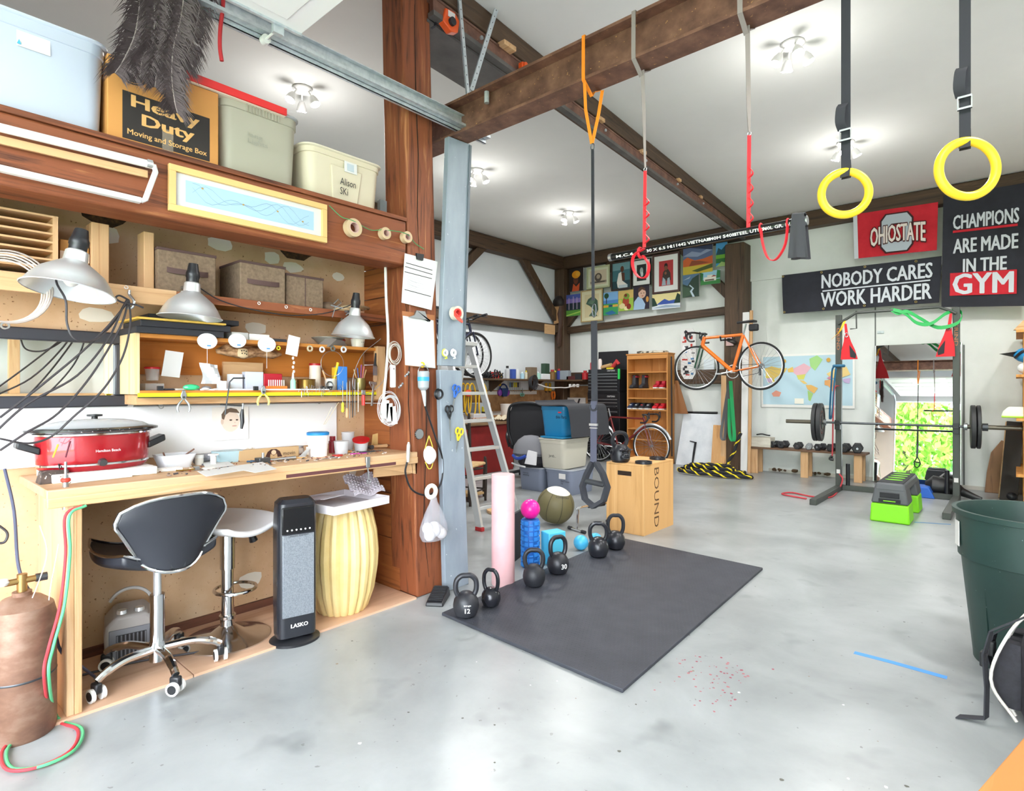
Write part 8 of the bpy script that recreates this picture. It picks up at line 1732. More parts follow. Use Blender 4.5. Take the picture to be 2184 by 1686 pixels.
mb.sheet(lambda u, v: (-6.35 + .25 * u, cab(1052) + .42 * v, CT + .02 + .07 * sin(u * 6 + v * 4) ** 2 * (1 - abs(2 * v - 1)) + .02 * sin(u * 15 + v * 11) ** 2), 14, 14, (0, 0, .004))
tag(mb.build('rag_heap', C('d0c4ac', .9)), 'crumpled pale rag on the red cabinet', 'rag')
mb = MB()
mb.sheet(lambda u, v: (-6.3 + .2 * u, cab(1003) + .35 * v, CT + .02 + .05 * sin(u * 8 + v * 5) ** 2), 12, 12, (0, 0, .004))
tag(mb.build('rag_heap', C('a88a78', .9)), 'brownish crumpled cloth on the red cabinet behind the ladder', 'rag')
tag(MB().box(-6.85, -6.6, ax(1180, 850, -6.7).y - .35, ax(1180, 850, -6.7).y, .831, .98).build('red_toolbox', C('c41f20', .45), bev=.01), 'red plastic toolbox on the far bench', 'toolbox')
t = thing('jar_of_bits', 'small metal jar on the far bench behind the office chair', 'jar', (-6.7, ax(1115, 850, -6.7).y, .831)); MB().lathe([(.05, 0), (.05, .1), (.04, .12), (.04, .15), (.001, .15)], n=16).build('body', M_steel, t)
for k, px in enumerate((1160, 1172, 1168)):
 tag(MB().at((-6.5, ax(px, 880, -6.5).y, .831 + .03)).torus((0, 0, .0), .05, .025, 'z', 14, 6).build('orange_reel', C('e0541c', .5)), ['orange cord reel nearest on the far bench', 'orange cord reel farthest on the far bench', 'orange cord reel middle on the far bench'][k], 'reel', 'orange reels on the far bench')
# shelf items
def shelf_item(name, label, px, top, w_, d_, col, kind='box', cap=None, x=XL + .25, cat=None, z=SH):
 y = ax(px, 800, x).y; h_ = max(.02, ax(px, top, x).z - z)
 t = thing(name, label, cat or name.split('_')[-1], (x, y, z + .001))
 if kind == 'box': MB().box(-d_ / 2, d_ / 2, -w_ / 2, w_ / 2, 0, h_).build('body', C(col, .5), t, bev=.004)
 else:
  MB().lathe([(w_ / 2, 0), (w_ / 2, h_ * .72), (w_ / 4, h_ * .82)], n=16).build('body', C(col, .4), t); MB().lathe([(w_ / 3.6, h_ * .82), (w_ / 3.6, h_), (.001, h_)], n=12).build('cap', C(cap or col, .4), t)
for a in (('red_tray', 'shallow red tray on the left end of the corner shelf', 1050, 793, .2, .14, 'b5322c', 'box', None), ('black_bottle', 'tall bottle with black top on the corner shelf', 1082, 780, .09, .09, 'b9bcc0', 'b', '1a1a1c'), ('blue_box', 'blue and white printed box on the corner shelf', 1093, 787, .1, .08, '3a56a8', 'box', None), ('white_box', 'narrow white box next to the blue printed one', 1101, 787, .07, .08, 'dfe2e6', 'box', None),
  ('spray_bottle', 'light blue spray bottle on the corner shelf', 1114, 793, .08, .08, 'a9cfe0', 'b', 'd8e8ee'), ('yellow_can', 'slim yellow-topped can on the corner shelf', 1122, 790, .06, .06, 'cfc9b4', 'b', 'c9b63a'), ('brown_bag', 'open brown paper bag of parts on the corner shelf', 1133, 783, .2, .12, '7c6b58', 'box', None), ('teal_bottle', 'round teal bottle on the corner shelf', 1147, 792, .1, .1, 'a8d8cc', 'b', 'e6eef0'),
  ('white_carton', 'stack of white cartons on the corner shelf', 1160, 797, .24, .12, 'eceff2', 'box', None), ('green_box', 'dark green box standing behind the white cartons', 1163, 775, .14, .1, '2f4a38', 'box', None), ('brown_tub', 'brown tub with red lid on the corner shelf', 1178, 788, .12, .12, '7c5a2c', 'b', 'b02a2a'), ('detergent_bottle', 'dark bottle with yellow label at the corner post', 1184, 790, .07, .07, '33383c', 'b', 'd8d43a')):
 shelf_item(*a[:8], cap=a[8])
for a in (('blue_can', 'blue can with red cap on the back part of the corner shelf', 1192, 786, .09, .09, '2c3c9a', 'b', 'b5242a'), ('grey_case', 'grey electrical case on the back part of the corner shelf', 1206, 790, .2, .1, '9aa3ac', 'box', None), ('black_tool', 'black drill on the back part of the corner shelf', 1235, 797, .14, .08, '2a2a2e', 'box', None), ('maroon_case', 'low maroon case on the back part of the corner shelf', 1220, 802, .2, .1, '5a2a2a', 'box', None), ('red_jug', 'red jug beside the tool chest on the shelf', 1248, 790, .12, .1, 'b3262c', 'b', 'b3262c')):
 px = a[2]; p = ay(px, 800, 9.12); h_ = max(.03, ay(px, a[3], 9.12).z - SH)
 t = thing(a[0], a[1], a[0].split('_')[-1], (p.x, 9.12, SH + .001))
 if a[7] == 'box': MB().box(-a[4] / 2, a[4] / 2, -a[5] / 2, a[5] / 2, 0, h_).build('body', C(a[6], .5), t, bev=.004)
 else: MB().lathe([(a[4] / 2, 0), (a[4] / 2, h_ * .72), (a[4] / 4, h_ * .82)], n=16).build('body', C(a[6], .4), t); MB().lathe([(a[4] / 3.6, h_ * .82), (a[4] / 3.6, h_), (.001, h_)], n=12).build('cap', C(a[8], .4), t)
# hanging tools on the left tool board
hx_ = XL + .06
def hung(label, px, py, parts, cat='tool', name='hung_tool', x=hx_):
 t = thing(name, label, cat, ax(px, py, x))
 for nm, m, fn in parts: b_ = MB(); fn(b_); b_.build(nm, m, t)
for k in range(4):
 hung(['yellow extension cord loop, leftmost behind the ladder', 'yellow extension cord loop, second behind the ladder', 'yellow extension cord loop, third behind the ladder', 'yellow extension cord loop, fourth and longest'][k], 988 + 8 * k + (14 if k == 3 else 0), 820, [('loop', C('e0b428', .5), lambda b_, k=k: b_.torus((.05 * k * .3, 0, -.2 - .03 * k), .22 + .03 * k, .012, 'x', 26, 6, ex=.3))], 'cord', 'extension_lead', XL + .5)
hung('orange plug hanging among the yellow cords', 999, 838, [('plug', C('e8502c', .5), lambda b_: b_.sphere((0, 0, 0), .07, 10, .6, 1, .8))], 'plug', x=XL + .55)
hung('blue and purple ear muffs hanging on the tool board', 1074, 825, [('band', C('1f3a78', .5), lambda b_: b_.torus((0, 0, -.05), .1, .014, 'x', 20, 6, 0, pi)), ('cup', C('7a3a9a', .5), lambda b_: b_.sphere((0, -.1, -.1), .06, 12, .6).sphere((0, .1, -.1), .06, 12, .6)), ('pad', C('20386a', .5), lambda b_: b_.prism([(0, -.09, -.02), (0, .09, -.02), (0, .05, -.17), (0, -.05, -.17)], (.04, 0, 0)))], 'ear muffs')
hung('yellow-handled saw hanging left of the ear muffs', 1067, 808, [('handle', C('e0b81e', .5), lambda b_: b_.tube([(0, 0, .1), (0, .02, 0), (0, -.02, -.12)], .025, 8))], 'saw')
hung('teal scissors hanging on the tool board', 1114, 838, [('loops', C('6fcfc0', .4), lambda b_: b_.torus((0, -.025, -.03), .025, .008, 'x', 14, 6).torus((0, .025, -.03), .025, .008, 'x', 14, 6)), ('blade', M_steel, lambda b_: b_.prism([(0, -.015, 0), (0, .015, 0), (0, 0, .1)], (.006, 0, 0)))], 'scissors')
for k, (px, c_) in enumerate(((1088, '3a6a9a'), (1092, '2a2a2e'), (1097, 'd8d83a'), (1101, 'e0c82a'), (1105, '2a2a2e'), (1109, 'b9bcc0'))):
 hung(['blue-handled screwdriver, first in the rack', 'black-handled screwdriver, second in the rack', 'yellow-handled screwdriver, third in the rack', 'amber-handled screwdriver, fourth in the rack', 'black-handled screwdriver, fifth in the rack', 'steel screwdriver, last in the rack'][k], px, 822, [('handle', C(c_, .4), lambda b_: b_.cyl((0, 0, .06), (0, 0, -.03), .014, n=8)), ('shaft', M_steel, lambda b_: b_.cyl((0, 0, -.03), (0, 0, -.12), .005, n=6))], 'screwdriver', 'screwdriver')
for k, (px, c_, lab) in enumerate(((1165, 'e6a81e', 'yellow clamp, left of the corner post'), (1173, 'e6b82a', 'slim yellow clamp, nearest the corner post'))):
 hung(lab + ' on the tool board', px, 822, [('bar', M_dsteel, lambda b_: b_.box(-.006, .006, -.008, .008, -.14, .06)), ('jaw', C(c_, .5), lambda b_: b_.box(-.02, .02, -.03, .03, -.1, -.05).box(-.02, .02, -.015, .015, -.05, .05))], 'clamp')
hung('orange spring clamps bunched at the corner', 1180, 840, [('jaws', C('f07a1c', .5), lambda b_: b_.tube([(0, -.03, .05), (0, -.05, -.03), (0, -.02, -.1)], .02, 8).tube([(0, .03, .05), (0, .05, -.03), (0, .03, -.09)], .02, 8)), ('spring', M_dsteel, lambda b_: b_.cyl((-.01, -.04, 0), (-.01, .04, 0), .014, n=8))], 'clamp')
t = thing('black_cable_coil', 'coil of black cable hanging over the corner shelf front', 'cable', ax(1133, 815, XL + .44))
for k in range(5): MB().torus((.01 * k, .012 * k, 0), .1 + .008 * k, .008, 'x', 22, 6, ex=.7).build('turn', M_blkm, t)
cord('white_power_lead', 'white lead sagging along under the corner shelf', [ax(1145, 818, XL + .4), ax(1170, 826, XL + .4), ax(1195, 826, XL + .42)] + [ay(1210, 826, 9.0), ay(1235, 820, 9.0)], .012, M_wht, 'lead')
for k, px in enumerate((1216, 1224, 1232)): tag(MB().at(ay(px, 822, 9.02)).cbox((0, 0, 0), .05, .03, .06).build('outlet_plug', M_wht, bev=.006), ['left white plug on the lead under the corner shelf', 'middle white plug on the lead under the corner shelf', 'right white plug on the lead under the corner shelf'][k], 'plug', 'white plugs under the corner shelf')
t = thing('white_sheet_goods', 'white boards with a black strap leaning under the corner shelf', 'board', ay(1225, 880, 9.35)); MB().box(-.2, .25, 0, .03, -.1, .3).build('board', M_wht, t); MB().bar((-.0, -.02, -.05), (.14, -.02, .28), .03, .02).build('black_strap', M_blk, t)
rq = random.Random(31); mb = MB()
for k in range(60):
 x_ = XL + .3 + rq.uniform(-.12, .12); y_ = ax(rq.uniform(1030, 1070), 800, x_).y
 mb.at((x_, y_, SH + rq.uniform(.0, .1)), (rq.uniform(0, 3), rq.uniform(0, 3), rq.uniform(0, 3))).tube([(-.05, 0, 0), (.0, .02, .02), (.05, 0, 0)], .012, 5)
o = mb.build('metal_scrap', M_blkm); tag(o, 'heap of black metal parts on the shelf under the bicycle', 'scrap'); o['kind'] = 'stuff'
# office chair
t = thing('office_chair', 'black mesh office chair in front of the far bench', 'office chair', (-5.33, 6.42, 0), R(215))
MB().loft([[(x, .24 + .03 * (abs(x) / .24) ** 2 * -1 + dy, z) for x, z in [(-.2, .5), (-.25, .7), (-.25, .95), (-.2, 1.06), (0, 1.09), (.2, 1.06), (.25, .95), (.25, .7), (.2, .5), (0, .48)]] for dy in (0, .03)]).build('backrest', mat('black_mesh', '1c1c20', .8), t, bev=.01)
MB().tube(smooth_path([(-.2, .26, .5), (-.26, .25, .7), (-.26, .25, .95), (-.2, .27, 1.07), (0, .28, 1.1), (.2, .27, 1.07), (.26, .25, .95), (.26, .25, .7), (.2, .26, .5)]), .02, 8).build('back_frame', M_blk, t)
MB().loft([rr(.48, .46, .1, .44), rr(.52, .5, .12, .47), rr(.5, .48, .12, .52)]).build('seat', M_blkm, t)
MB().cyl((0, 0, .1), (0, 0, .44), .03, n=14).build('column', M_blk, t)
for s_ in (-1, 1): MB().tube(smooth_path([(s_ * .26, .1, .46), (s_ * .3, .08, .6), (s_ * .3, -.05, .68), (s_ * .3, -.16, .68)]), .022, 8).build('armrest', M_blk, t)
for k in range(5):
 a = R(72 * k + 10); d = Vector((cos(a), sin(a), 0)); MB().tube([d * .03 + Z * .12, d * .3 + Z * .07], [.025, .018], 8).build('base_leg', M_blk, t); MB().cyl(d * .3 + Vector((-.02, 0, .03)), d * .3 + Vector((.02, 0, .03)), .03, n=12).build('caster', M_blk, t)
# ---- stack of bins
M_tg = mat('slate_tub', '7c8497', .45); M_tgl = mat('slate_lid', 'a9afb8', .45); M_tan = mat('putty_tub', 'c2beaf', .5); M_tanl = mat('putty_lid', 'd0ccbf', .5); M_teal = mat('teal_tub', '1f7fae', .4)
tA = tub('storage_tub', 'slate grey tub under the dark bag, lower left of the bin stack', -4.86, -4.46, 5.63, 6.15, 0, .3, M_tg, M_tgl, group='bins stacked on the gym floor')
tB = tub('storage_tub', 'slate grey tub with white sticker, lower right of the bin stack', -4.45, -4.02, 5.66, 6.2, 0, .31, M_tg, M_tgl, group='bins stacked on the gym floor')
tC = tub('storage_tub', 'putty coloured tub in the middle of the bin stack', -4.52, -4.1, 5.62, 6.2, .312, .37, M_tan, M_tanl, group='bins stacked on the gym floor', tp=.84)
tD = tub('storage_tub', 'teal blue tub on top of the bin stack under the black mat', -4.52, -4.12, 5.66, 6.1, .706, .385, M_teal, None, group='bins stacked on the gym floor', tp=.8)
MB().loft([rr(.33, .5, .05, .684, -4.3, 5.88), rr(.38, .53, .05, .69, -4.3, 5.88), rr(.38, .53, .05, .705, -4.3, 5.88)]).build('lid', M_teal, tD, world=True)
INV_ = lambda: None
def scr(t_, body, px, py, y, w_, h_, c_='23232a'): text(body, ay(px, py, y), X, Z, w_, h_, C(c_), t_, world=True)
scr(tC, 'TJ\nJareb...', 1178, 968, 5.645, .11, .1); scr(tD, 'Bike Parts', 1197, 889, 5.675, .16, .04); scr(tB, 'Hand Trainers\nTab', 1205, 1029, 5.665, .13, .05); scr(tA, 'Horse\nskating', 1122, 1010, 5.635, .1, .05)
q_ = ay(1199, 1016, 5.66); MB().box(q_.x - .05, q_.x + .05, 5.658, 5.66, q_.z - .03, q_.z + .035).build('sticker', M_paper, tB, world=True)
q_ = ay(1195, 879, 5.67); MB().box(q_.x - .025, q_.x + .025, 5.655, 5.66, q_.z - .008, q_.z + .008).build('red_badge', C('d83a48'), tD, world=True)
# black foam mat draped over the teal tub
prof = [(-4.54, 1.15), (-4.52, 1.12), (-4.47, 1.1), (-4.4, 1.097), (-4.25, 1.1), (-4.12, 1.105), (-4.05, 1.09), (-4.02, 1.02), (-4.0, .9), (-3.98, .72)]
pr2 = smooth_path([(a, 0, b) for a, b in prof], 3)
mb = MB(); mb.sheet(lambda u, v: (lambda p_: (p_.x, 5.6 + .85 * v, p_.z))(pr2[min(len(pr2) - 1, int(u * (len(pr2) - 1) + .5))]), len(pr2) - 1, 6, (-.006, 0, .012))
tag(mb.build('foam_mat', mat('charcoal_foam', '34353a', .85)), 'thick black foam mat draped over the teal tub', 'mat')
# bag on the left tub
t = thing('jacket_heap', 'grey and black jacket heaped on the lower left tub', 'jacket', (-4.7, 5.8, .301))
MB().loft([[(w_ * cos(a) * (1 + .12 * sin(3 * a)), d_ * sin(a) * (1 + .1 * cos(4 * a)), z) for a in [2 * pi * i / 20 for i in range(20)]] for w_, d_, z in ((.2, .2, 0), (.24, .24, .05), (.22, .22, .16), (.18, .18, .27), (.1, .12, .35), (.03, .04, .37))]).build('black_body', mat('bag_black', '26262b', .8), t)
MB().loft([[(-.02 + w_ * cos(a) * (1 + .1 * sin(5 * a + z * 9)), -.06 + d_ * sin(a) * (1 + .12 * cos(3 * a)), z) for a in [2 * pi * i / 24 for i in range(24)]] for w_, d_, z in ((.2, .17, .13), (.235, .2, .17), (.22, .19, .25), (.17, .15, .33), (.09, .09, .385), (.02, .02, .395))]).build('grey_hood', mat('bag_grey', '77787e', .85), t)
MB().prism([(.04, -.26, .05), (.2, -.24, .04), (.2, -.22, .2), (.08, -.24, .22)], (0, .02, 0)).build('white_patch', C('d9d9dc'), t); MB().tube(smooth_path([(-.16, -.25, .14), (-.08, -.28, .11), (.0, -.28, .12), (.06, -.26, .15)]), .02, 8).build('blue_lining', C('1f3f98', .6), t); MB().tube([(-.22, -.2, .03), (-.05, -.27, .02), (.06, -.27, .01)], .012, 8).build('reflective_piping', C('d0d2d4'), t)
# ---- tool chest
tc = thing('tool_chest', 'tall black steel tool chest with silver drawer handles', 'tool chest', (-5.25, 9.15, 0))
cx0, cx1, cy0 = ay(1253, 850, 8.95).x, ay(1321, 850, 8.95).x, 8.95
M_tc = mat('black_enamel', '1b1c20', .3); z1 = ay(1290, 787, 8.95).z; zs = ay(1290, 836, 8.95).z
MB().box(cx0, cx1, cy0 + .004, 9.36, .1, zs).build('lower_cabinet', M_tc, tc, world=True, bev=.004); MB().box(cx0 + .01, cx1 - .01, cy0 + .014, 9.34, zs + .001, z1).build('upper_chest', M_tc, tc, world=True, bev=.004)
for k, py in enumerate((797, 803, 810, 817, 824, 831, 851, 858, 865, 877)):
 zz_ = ay(1290, py, 8.95).z; dr = MB().box(cx0 + .02, cx1 - .03, cy0 - .012, cy0 + .014, zz_ - .05, zz_ + .004).build('drawer', M_tc, tc, world=True, bev=.003)
 MB().box(cx0 + .03, cx1 - .04, cy0 - .02, cy0 - .01, zz_ - .008, zz_ + .004).build('drawer_pull', M_steel, dr, world=True)
for py in (790, 845): text('CRAFTSMAN', ay(1303, py, 8.945), X, Z, .16, .03, M_wht, tc, world=True); 
MB().box(cx1 - .03, cx1 + .005, cy0 - .004, cy0 + .02, ay(1318, 808, 8.95).z, ay(1318, 786, 8.95).z).build('green_strip', C('2fc45a', .4), tc, world=True)
for x in (cx0 + .06, cx1 - .06): MB().cyl((x, cy0 + .06, .05), (x + .03, cy0 + .06, .05), .05, n=14).cyl((x, 9.28, .05), (x + .03, 9.28, .05), .05, n=14).build('caster', M_blk, tc, world=True)
tag(MB().box(cx0 + .0, ay(1338, 770, 9.3).x, 9.32, 9.34, zs + .1, ay(1300, 749, 9.3).z).build('black_sheet_board', C('1c1d22', .6), bev=.004), 'black sheet board standing behind the tool chest', 'board')
tcz = z1 + .001
for k, (px, nm, lab, m, fn) in enumerate(((1262, 'red_bottle', 'red bottle at the left edge of the tool chest top', C('c22a30', .4), lambda b_: b_.lathe([(.03, 0), (.03, .12), (.012, .15), (.012, .19)], n=14)), (1280, 'spray_can', 'white and red spray can on the tool chest', C('e6d9d4', .4), lambda b_: b_.lathe([(.035, 0), (.035, .17), (.02, .2), (.001, .2)], n=14)), (1296, 'cardboard_tube', 'tan cardboard tube lying on the tool chest', C('c9a070', .7), lambda b_: b_.cyl((-.12, 0, .04), (.1, -.03, .08), .035, n=14)),
  (1289, 'grinder', 'black grinder on the tool chest', M_blk, lambda b_: b_.tube([(-.08, .1, .05), (.03, .1, .08), (.07, .1, .12)], [.04, .05, .03], 10)), (1313, 'work_glove', 'red and striped work glove heap on the tool chest', C('c43a3c', .8), lambda b_: b_.tube([(-.1, 0, .03), (-.04, 0, .06), (.03, 0, .14), (.07, .0, .09)], [.025, .04, .045, .03], 10)), (1305, 'yellow_level', 'yellow level on the tool chest', C('e6d02a', .5), lambda b_: b_.box(-.08, .06, -.06, -.03, 0, .03)))):
 x = ay(px, 790, 9.1).x; t = thing(nm, lab, nm.split('_')[-1], (x, 9.1, tcz)); b_ = MB(); fn(b_); b_.build('body', m, t)
# ---- bookshelf with shoes
bs_y = 9.06
bk = thing('bookshelf', 'tall pine bookshelf holding boots and shoes', 'bookshelf', (-4.75, 9.2, 0))
kx0, kx1 = ay(1337, 850, bs_y).x, ay(1424, 850, bs_y).x; kz = ay(1380, 756, bs_y).z
M_bky = wood('shelf_pine_z', 'a8682c', 'c98a48', 'dca463', axis='z', k=.6); M_bkx = wood('shelf_pine_x', 'a8682c', 'c98a48', 'dca463', axis='x', k=.6)
for x in (kx0, kx1 - .022): MB().box(x, x + .022, bs_y, 9.32, 0, kz).build('side', M_bky, bk, world=True, bev=.002)
MB().box(kx0 - .012, kx1 + .012, bs_y - .012, 9.32, kz, kz + .025).build('top', M_bkx, bk, world=True, bev=.003); MB().box(kx0 + .022, kx1 - .022, 9.305, 9.318, .02, kz).build('back', M_bky, bk, world=True)
MB().box(kx0 + .022, kx1 - .022, bs_y, bs_y + .02, kz - .07, kz).build('top_rail', M_bkx, bk, world=True)
zsx = []
for py in (792, 828, 848, 873, 914, 937, 975):
 z = ay(1380, py, bs_y).z; zsx.append(z); MB().box(kx0 + .022, kx1 - .022, bs_y + .004, 9.305, z - .02, z).build('shelf_board', M_bkx, bk, world=True)
t = thing('paper_bag', 'flattened patterned paper bag lying on the bookshelf', 'paper bag', ((kx0 + kx1) / 2 + .05, 9.19, kz + .026)); MB().sheet(lambda u, v: (-.25 + .5 * u, -.12 + .22 * v, .035 + .015 * sin(u * 12) * sin(v * 7)), 12, 6, (0, 0, .03)).build('bag', noisy('speckled_paper', [(.4, '4a463e'), (.5, 'cfc8b8'), (.7, 'e6e0d2')], (14, 14, 14), .9), t)
def shoe(label, px, z, col, trim, h_=.1, boot=False, y=9.15, rz=0):
 x = ay(px, 828, y).x; t = thing('boot' if boot else 'shoe', label, 'boot' if boot else 'shoe', (x, y, z + .001), R(rz), group='footwear on the bookshelf')
 w_ = .046
 MB().loft([[(w_ * k_ * x_, y_, zz2) for x_, y_ in [(-.7, -.1), (.7, -.1), (1, -.06), (.85, .04), (.8, .13), (-.8, .13), (-.85, .04), (-1, -.06)]] for k_, zz2 in ((1.05, 0), (1.05, .02))]).build('sole', C('e2ded8' if not boot else '1c1c1e', .7), t)
 MB().loft([[(w_ * k_ * x_, yo + y_ * ks, zz2) for x_, y_ in [(-.7, -.1), (.7, -.1), (1, -.06), (.85, .04), (.8, .13), (-.8, .13), (-.85, .04), (-1, -.06)]] for k_, ks, yo, zz2 in ((1, 1, 0, .021), (1, .97, 0, .05), (.85, .6, .045, .085), (.85, .55, .055, h_))]).build('upper', C(col, .6), t, bev=.006)
 if boot: MB().box(-.048, .048, .0, .128, h_ - .05, h_ - .015).build('collar_band', C(trim, .6), t, bev=.008)
 else: MB().box(-.02, .02, -.05, .03, .06, .082).build('tongue', C(trim, .7), t, bev=.006)
shoe('black winter boot with red band, left of the pair', 1352, zsx[1], '34353a', 'b8323c', .24, True); shoe('black winter boot with red band, right of the pair', 1372, zsx[1], '34353a', 'b8323c', .24, True)
shoe('red sneaker, left of the pair by the boots', 1402, zsx[1], 'b51a2e', '8c1422', .13); shoe('red sneaker, right of the pair by the boots', 1415, zsx[1], 'b51a2e', '8c1422', .13)
for k, (px, c_, tr, lab) in enumerate(((1347, '22304f', 'dfe3ea', 'navy shoe at the left of the lower shoe shelf'), (1359, '1f2228', 'c9ccd2', 'black shoe next to the navy one'), (1371, '2a2a30', 'd03a3c', 'black and red shoe in the middle of the shoe shelf'), (1384, '26262a', 'c9cdd2', 'black shoe with grey tongue on the shoe shelf'), (1400, 'cf1f2c', '2a2a2c', 'bright red shoe, left of the lower red pair'), (1413, 'cf1f2c', '2a2a2c', 'bright red shoe, right of the lower red pair'))):
 shoe(lab, px, zsx[3], c_, tr, .11)
tag(MB().at(ay(1432, 860, 9.14)).cyl((0, 0, .8), (.01, 0, -.9), .012, n=8).build('black_cane', M_blkm), 'long black cane hanging on the side of the bookshelf', 'cane')
a = ay(1440, 830, 9.2); b = ay(1458, 882, 9.2); t = thing('leather_apron', 'brown leather apron hanging right of the bookshelf', 'apron', ay(1445, 880, 9.2))
MB().sheet(lambda u, v: (a.x - .02 + .02 * v + (.05 + .2 * (1 - v)) * u, 9.2 + .012 * sin(u * 8), b.z + (a.z + .15 - b.z) * v), 8, 8, (0, .006, 0)).build('leather', C('8c5a30', .7), t, world=True)
# ================================================================= right-hand shelving and boards
M_rkw = wood('rack_orange_z', 'a86a2c', 'cf9048', 'e2ab68', axis='z', k=.6)
rs_ = thing('timber_rack', 'raw timber storage rack at the right picture edge', 'rack', (.5, 8.8, 0))
for x in (.06, 1.2):
 for y in (8.25, 9.3): MB().box(x, x + .09, y - .045, y + .045, 0, 1.93).build('post', M_rkw, rs_, world=True, bev=.004)
for z in (.35, .95, 1.42, 1.9): MB().box(.0, 1.32, 8.18, 9.38, z, z + .03).build('shelf_board', M_rkw, rs_, world=True, bev=.003)
MB().prism([(-.02, 8.2, 1.93), (.4, 8.2, 1.93), (.25, 8.2, 2.03), (.06, 8.2, 2.03)], (0, .1, 0)).build('top_block', M_pinex, rs_, world=True)
t = thing('cycling_helmet', 'blue and black helmet on the right timber rack', 'helmet', (.12, 8.3, 1.66)); MB().sphere((0, 0, 0), .12, 16, 1.2, .9, .75).build('shell', C('2f8fc8', .35), t); MB().tube(smooth_path([(-.13, -.06, -.03), (-.06, -.1, .04), (.05, -.1, .05), (.13, -.06, -.02)]), .014, 8).build('strap', M_blk, t); MB().prism([(-.26, -.02, .02), (-.1, -.06, .04), (-.1, .06, -.03)], (0, .02, 0)).build('visor', M_blk, t)
t = thing('knee_pad', 'white and black knee pad on the right timber rack', 'pad', (.1, 8.28, 1.52)); MB().sphere((0, 0, 0), .085, 14, 1.1, .9, .8).build('shell', C('e6e6e4', .4), t); MB().sphere((.02, -.06, .02), .05, 10).build('cup', C('6a6a6c'), t)
t = thing('green_trainer', 'white and lime trainer on the right timber rack', 'shoe', (.02, 8.26, .982)); MB().loft([[(x * k_, y * k_, z) for x, y in [(-.14, -.03), (.12, -.045), (.13, .045), (-.14, .03)]] for k_, z in ((1, 0), (1, .03), (.9, .07), (.6, .12))]).build('upper', C('dfe3d4', .6), t, bev=.015); MB().box(-.14, .13, -.046, .046, -.0, .02).build('sole', C('a8d83a'), t, bev=.006)
def lean(name, label, px0, px1, pyb, px2, pyt, y, m, w_, cat='board'):
 b_ = az((px0 + px1) / 2, pyb); tp = ay(px2, pyt, YB - .06)
 return tag(MB().bar(b_, (b_.x + .06, YB - .05, tp.z), w_, .03, (0, 1, 0)).build(name, m, bev=.003), label, cat)
lean('leaning_board', 'black-faced board leaning beside the timber rack', 2143, 2158, 1068, 2165, 900, 9.3, C('2a2622', .6), .16)
lean('leaning_plank', 'light plank edge leaning behind the black-faced board', 2130, 2140, 1062, 2155, 900, 9.3, M_pinez, .05)
p = az(2135, 1058); tag(MB().at((p.x + .02, p.y + .22, 0)).loft([[(x, dy, z) for x, z in [(-.18, 0), (.12, 0), (.16, .3), (.1, .62), (-.02, .66), (-.12, .5), (-.16, .25)]] for dy in (0, .04)]).build('live_edge_slab', wood('slab_wood', '6a4a30', '8c6646', 'a8835f', axis='z'), bev=.006), 'rough brown live-edge slab leaning on the back wall', 'slab')
p = az(2158, 1068); tag(MB().sphere((p.x, p.y, .05), .05, 16).build('black_ball', M_blk), 'small black ball on the floor by the timber rack', 'ball')
# ---- right wall things seen only in the bench mirror
for k, (y, w_) in enumerate(((.3, .1), (1.15, .1), (2.1, .12))):
 tag(MB().box(XR - .35, XR - .25, y, y + w_, 0, 2.4).build('right_stud', M_pinez, bev=.004), ['pine upright nearest the entrance on the right wall', 'middle pine upright on the right wall', 'farthest pine upright on the right wall'][k], 'stud')
tag(MB().box(XR - .4, XR - .02, -.4, 2.3, 1.2, 1.24).build('right_shelf', M_piney, bev=.004), 'pine shelf along the right wall', 'shelf')
tag(MB().box(XR - .3, XR - .06, 1.3, 2.0, .0, 1.19).build('brown_door_panel', wood('brown_ply', '4a2c1c', '6a422a', '82563a', axis='z', k=.5)), 'brown plywood panel standing at the right wall', 'panel')
tag(MB().box(XR - .36, XR - .1, .5, 1.05, 1.241, 1.38).build('white_carton_box', M_paper, bev=.004), 'white carton on the right wall shelf', 'box')
tag(MB().box(XR - .3, XR - .04, -.4, 2.3, 1.9, 2.02).build('right_beam', M_oldy, bev=.006), 'old rail high on the right wall', 'rail')
# ================================================================= more small things on the bench and its shelf
def bt(px, py): return az(px, py, BZ)
t = thing('ring_mandrel', 'tapered steel ring mandrel lying among the bench scraps', 'mandrel', bt(600, 982)); MB().tube([(-.0, -.09, .01), (.0, .08, .01)], [.004, .01], 12).build('rod', M_steel, t)
t = thing('tweezers', 'thin steel tweezers lying at the bench front', 'tweezers', bt(705, 978))
for s_ in (-1, 1): MB().tube([(0, -.05, .004), (s_ * .005, 0, .005), (s_ * .001, .06, .004)], .0016, 5).build('arm', M_steel, t)
for k, (px, py, c_, lab) in enumerate(((445, 1000, 'e8e4dc', 'round white plastic lid lying at the bench front'), (600, 968, 'c9d8e0', 'clear round lid beside the blue-labelled bottle'), (720, 972, 'b9342c', 'small red cap near the wooden graver'))):
 tag(MB().at(bt(px, py) + Z * .0006).lathe([(.03, 0), (.031, .006), (.028, .008), (.001, .007)], n=20).build('plastic_disc', C(c_, .4)), lab, 'lid')
t = thing('white_spool', 'white spool of thread beside the long tan box', 'spool', Vector((-3.06, ypx(455, -3.06), BZ))); MB().lathe([(.025, 0), (.025, .006), (.014, .008), (.014, .05), (.025, .052), (.025, .058), (.001, .058)], n=18).build('spool', M_wht, t)
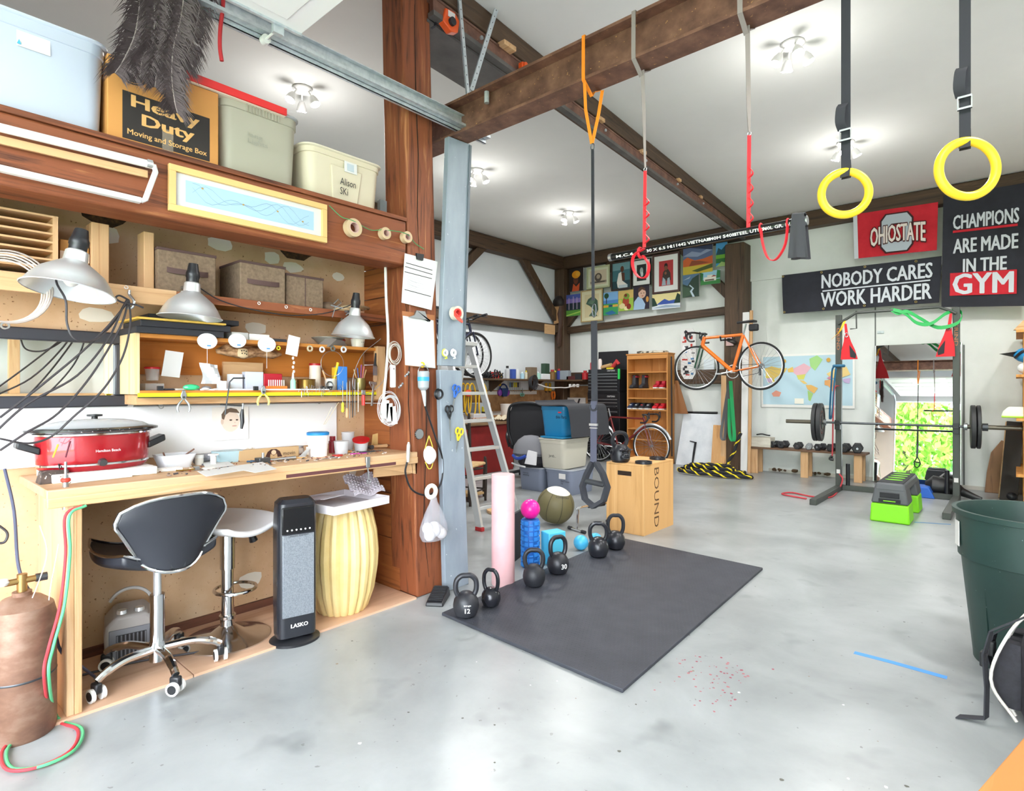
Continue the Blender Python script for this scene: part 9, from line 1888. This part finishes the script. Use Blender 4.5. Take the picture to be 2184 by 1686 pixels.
t = thing('anvil_block', 'small grey steel bench block with a round punch on it', 'bench block', bt(560, 985)); MB().cbox((0, 0, .012), .06, .06, .024).build('block', M_dsteel, t, bev=.003); MB().cyl((.005, 0, .024), (.005, 0, .05), .007, n=10).build('punch', M_steel, t)
t = thing('grey_cloth_roll', 'rolled grey cloth lying behind the bead basket', 'cloth', Vector((-3.2, ypx(455, -3.2), BZ))); MB().tube(smooth_path([(0, -.1, .025), (.01, 0, .03), (0, .1, .022)]), [.022] * 6 + [.028] * 7, 10).build('roll', C('8c8a90', .9), t)
t = thing('torch_striker', 'brass torch striker lying by the crusted boards', 'striker', bt(395, 1005)); MB().tube(smooth_path([(0, -.04, .008), (.01, 0, .008), (0, .05, .008)]), .004, 6).build('arm', mat('brass', '9a7a3e'), t); MB().cbox((0, .05, .01), .02, .02, .018).build('cup', M_steel, t)
for k, (px, py, r, h_, c_, lab) in enumerate(((600, 955, .016, .05, '6fb7d8', 'tiny blue capped vial left of the light blue bottle'), (660, 950, .018, .045, 'e0d8c8', 'tiny cream pot behind the blue-lidded bucket'), (540, 950, .017, .04, '2f5a3a', 'tiny green pot behind the bead basket'), (425, 965, .02, .05, 'd8d2c8', 'small beige pot right of the white tub'))):
 t = thing('tiny_pot', lab, 'pot', Vector((-3.14, ypx(px, -3.14), BZ))); MB().lathe([(r, 0), (r, h_ * .7)], n=14).build('body', C(c_, .4), t); MB().lathe([(r * 1.08, h_ * .7), (r * 1.08, h_), (.001, h_)], n=14).build('cap', M_wht, t)
for k, (a, b, c_, lab) in enumerate(((352, 372, '30343c', 'flat black pouch lying in the left of the box shelf'), (374, 396, 'c9c4bc', 'pale scraper lying beside the black pouch'), (470, 484, 'dfe6ea', 'tiny clear bottle beside the white plastic bag'))):
 x1 = -3.12; tag(MB().box(x1 - .05, x1, ypx(a, x1), ypx(b, x1), SZ, SZ + (.01 if k < 2 else .05)).build('shelf_trinket', C(c_, .5), bev=.003), lab, 'trinket')
t = thing('black_magnifier', 'black magnifier head on the box shelf behind the wire scraps', 'magnifier', Vector((-3.12, ypx(697, -3.12), SZ))); MB().cbox((0, 0, .012), .03, .07, .024).build('body', M_blk, t, bev=.004); MB().torus((.0, .02, .03), .02, .004, 'x', 16, 6).build('ring', M_dsteel, t)
# silver rod under the box shelf
tag(MB().cyl((XP + .03, ypx(285, XP + .03), bz0 - .06), (XP + .03, 2.2, bz0 - .06), .006, n=8).build('hanging_rod', M_steel), 'thin steel rod running under the box shelf', 'rod')
for k, (px, py) in enumerate(((342, 858), (680, 850))):
 tag(MB().at(ax(px, py, XP + .045)).torus((0, 0, 0), .012, .0022, 'x', 14, 6).torus((0, .004, -.02), .011, .0022, 'x', 14, 6).build('key_ring', M_steel), ['silver clip rings hanging left under the box shelf', 'small rings hanging right under the box shelf'][k], 'ring')
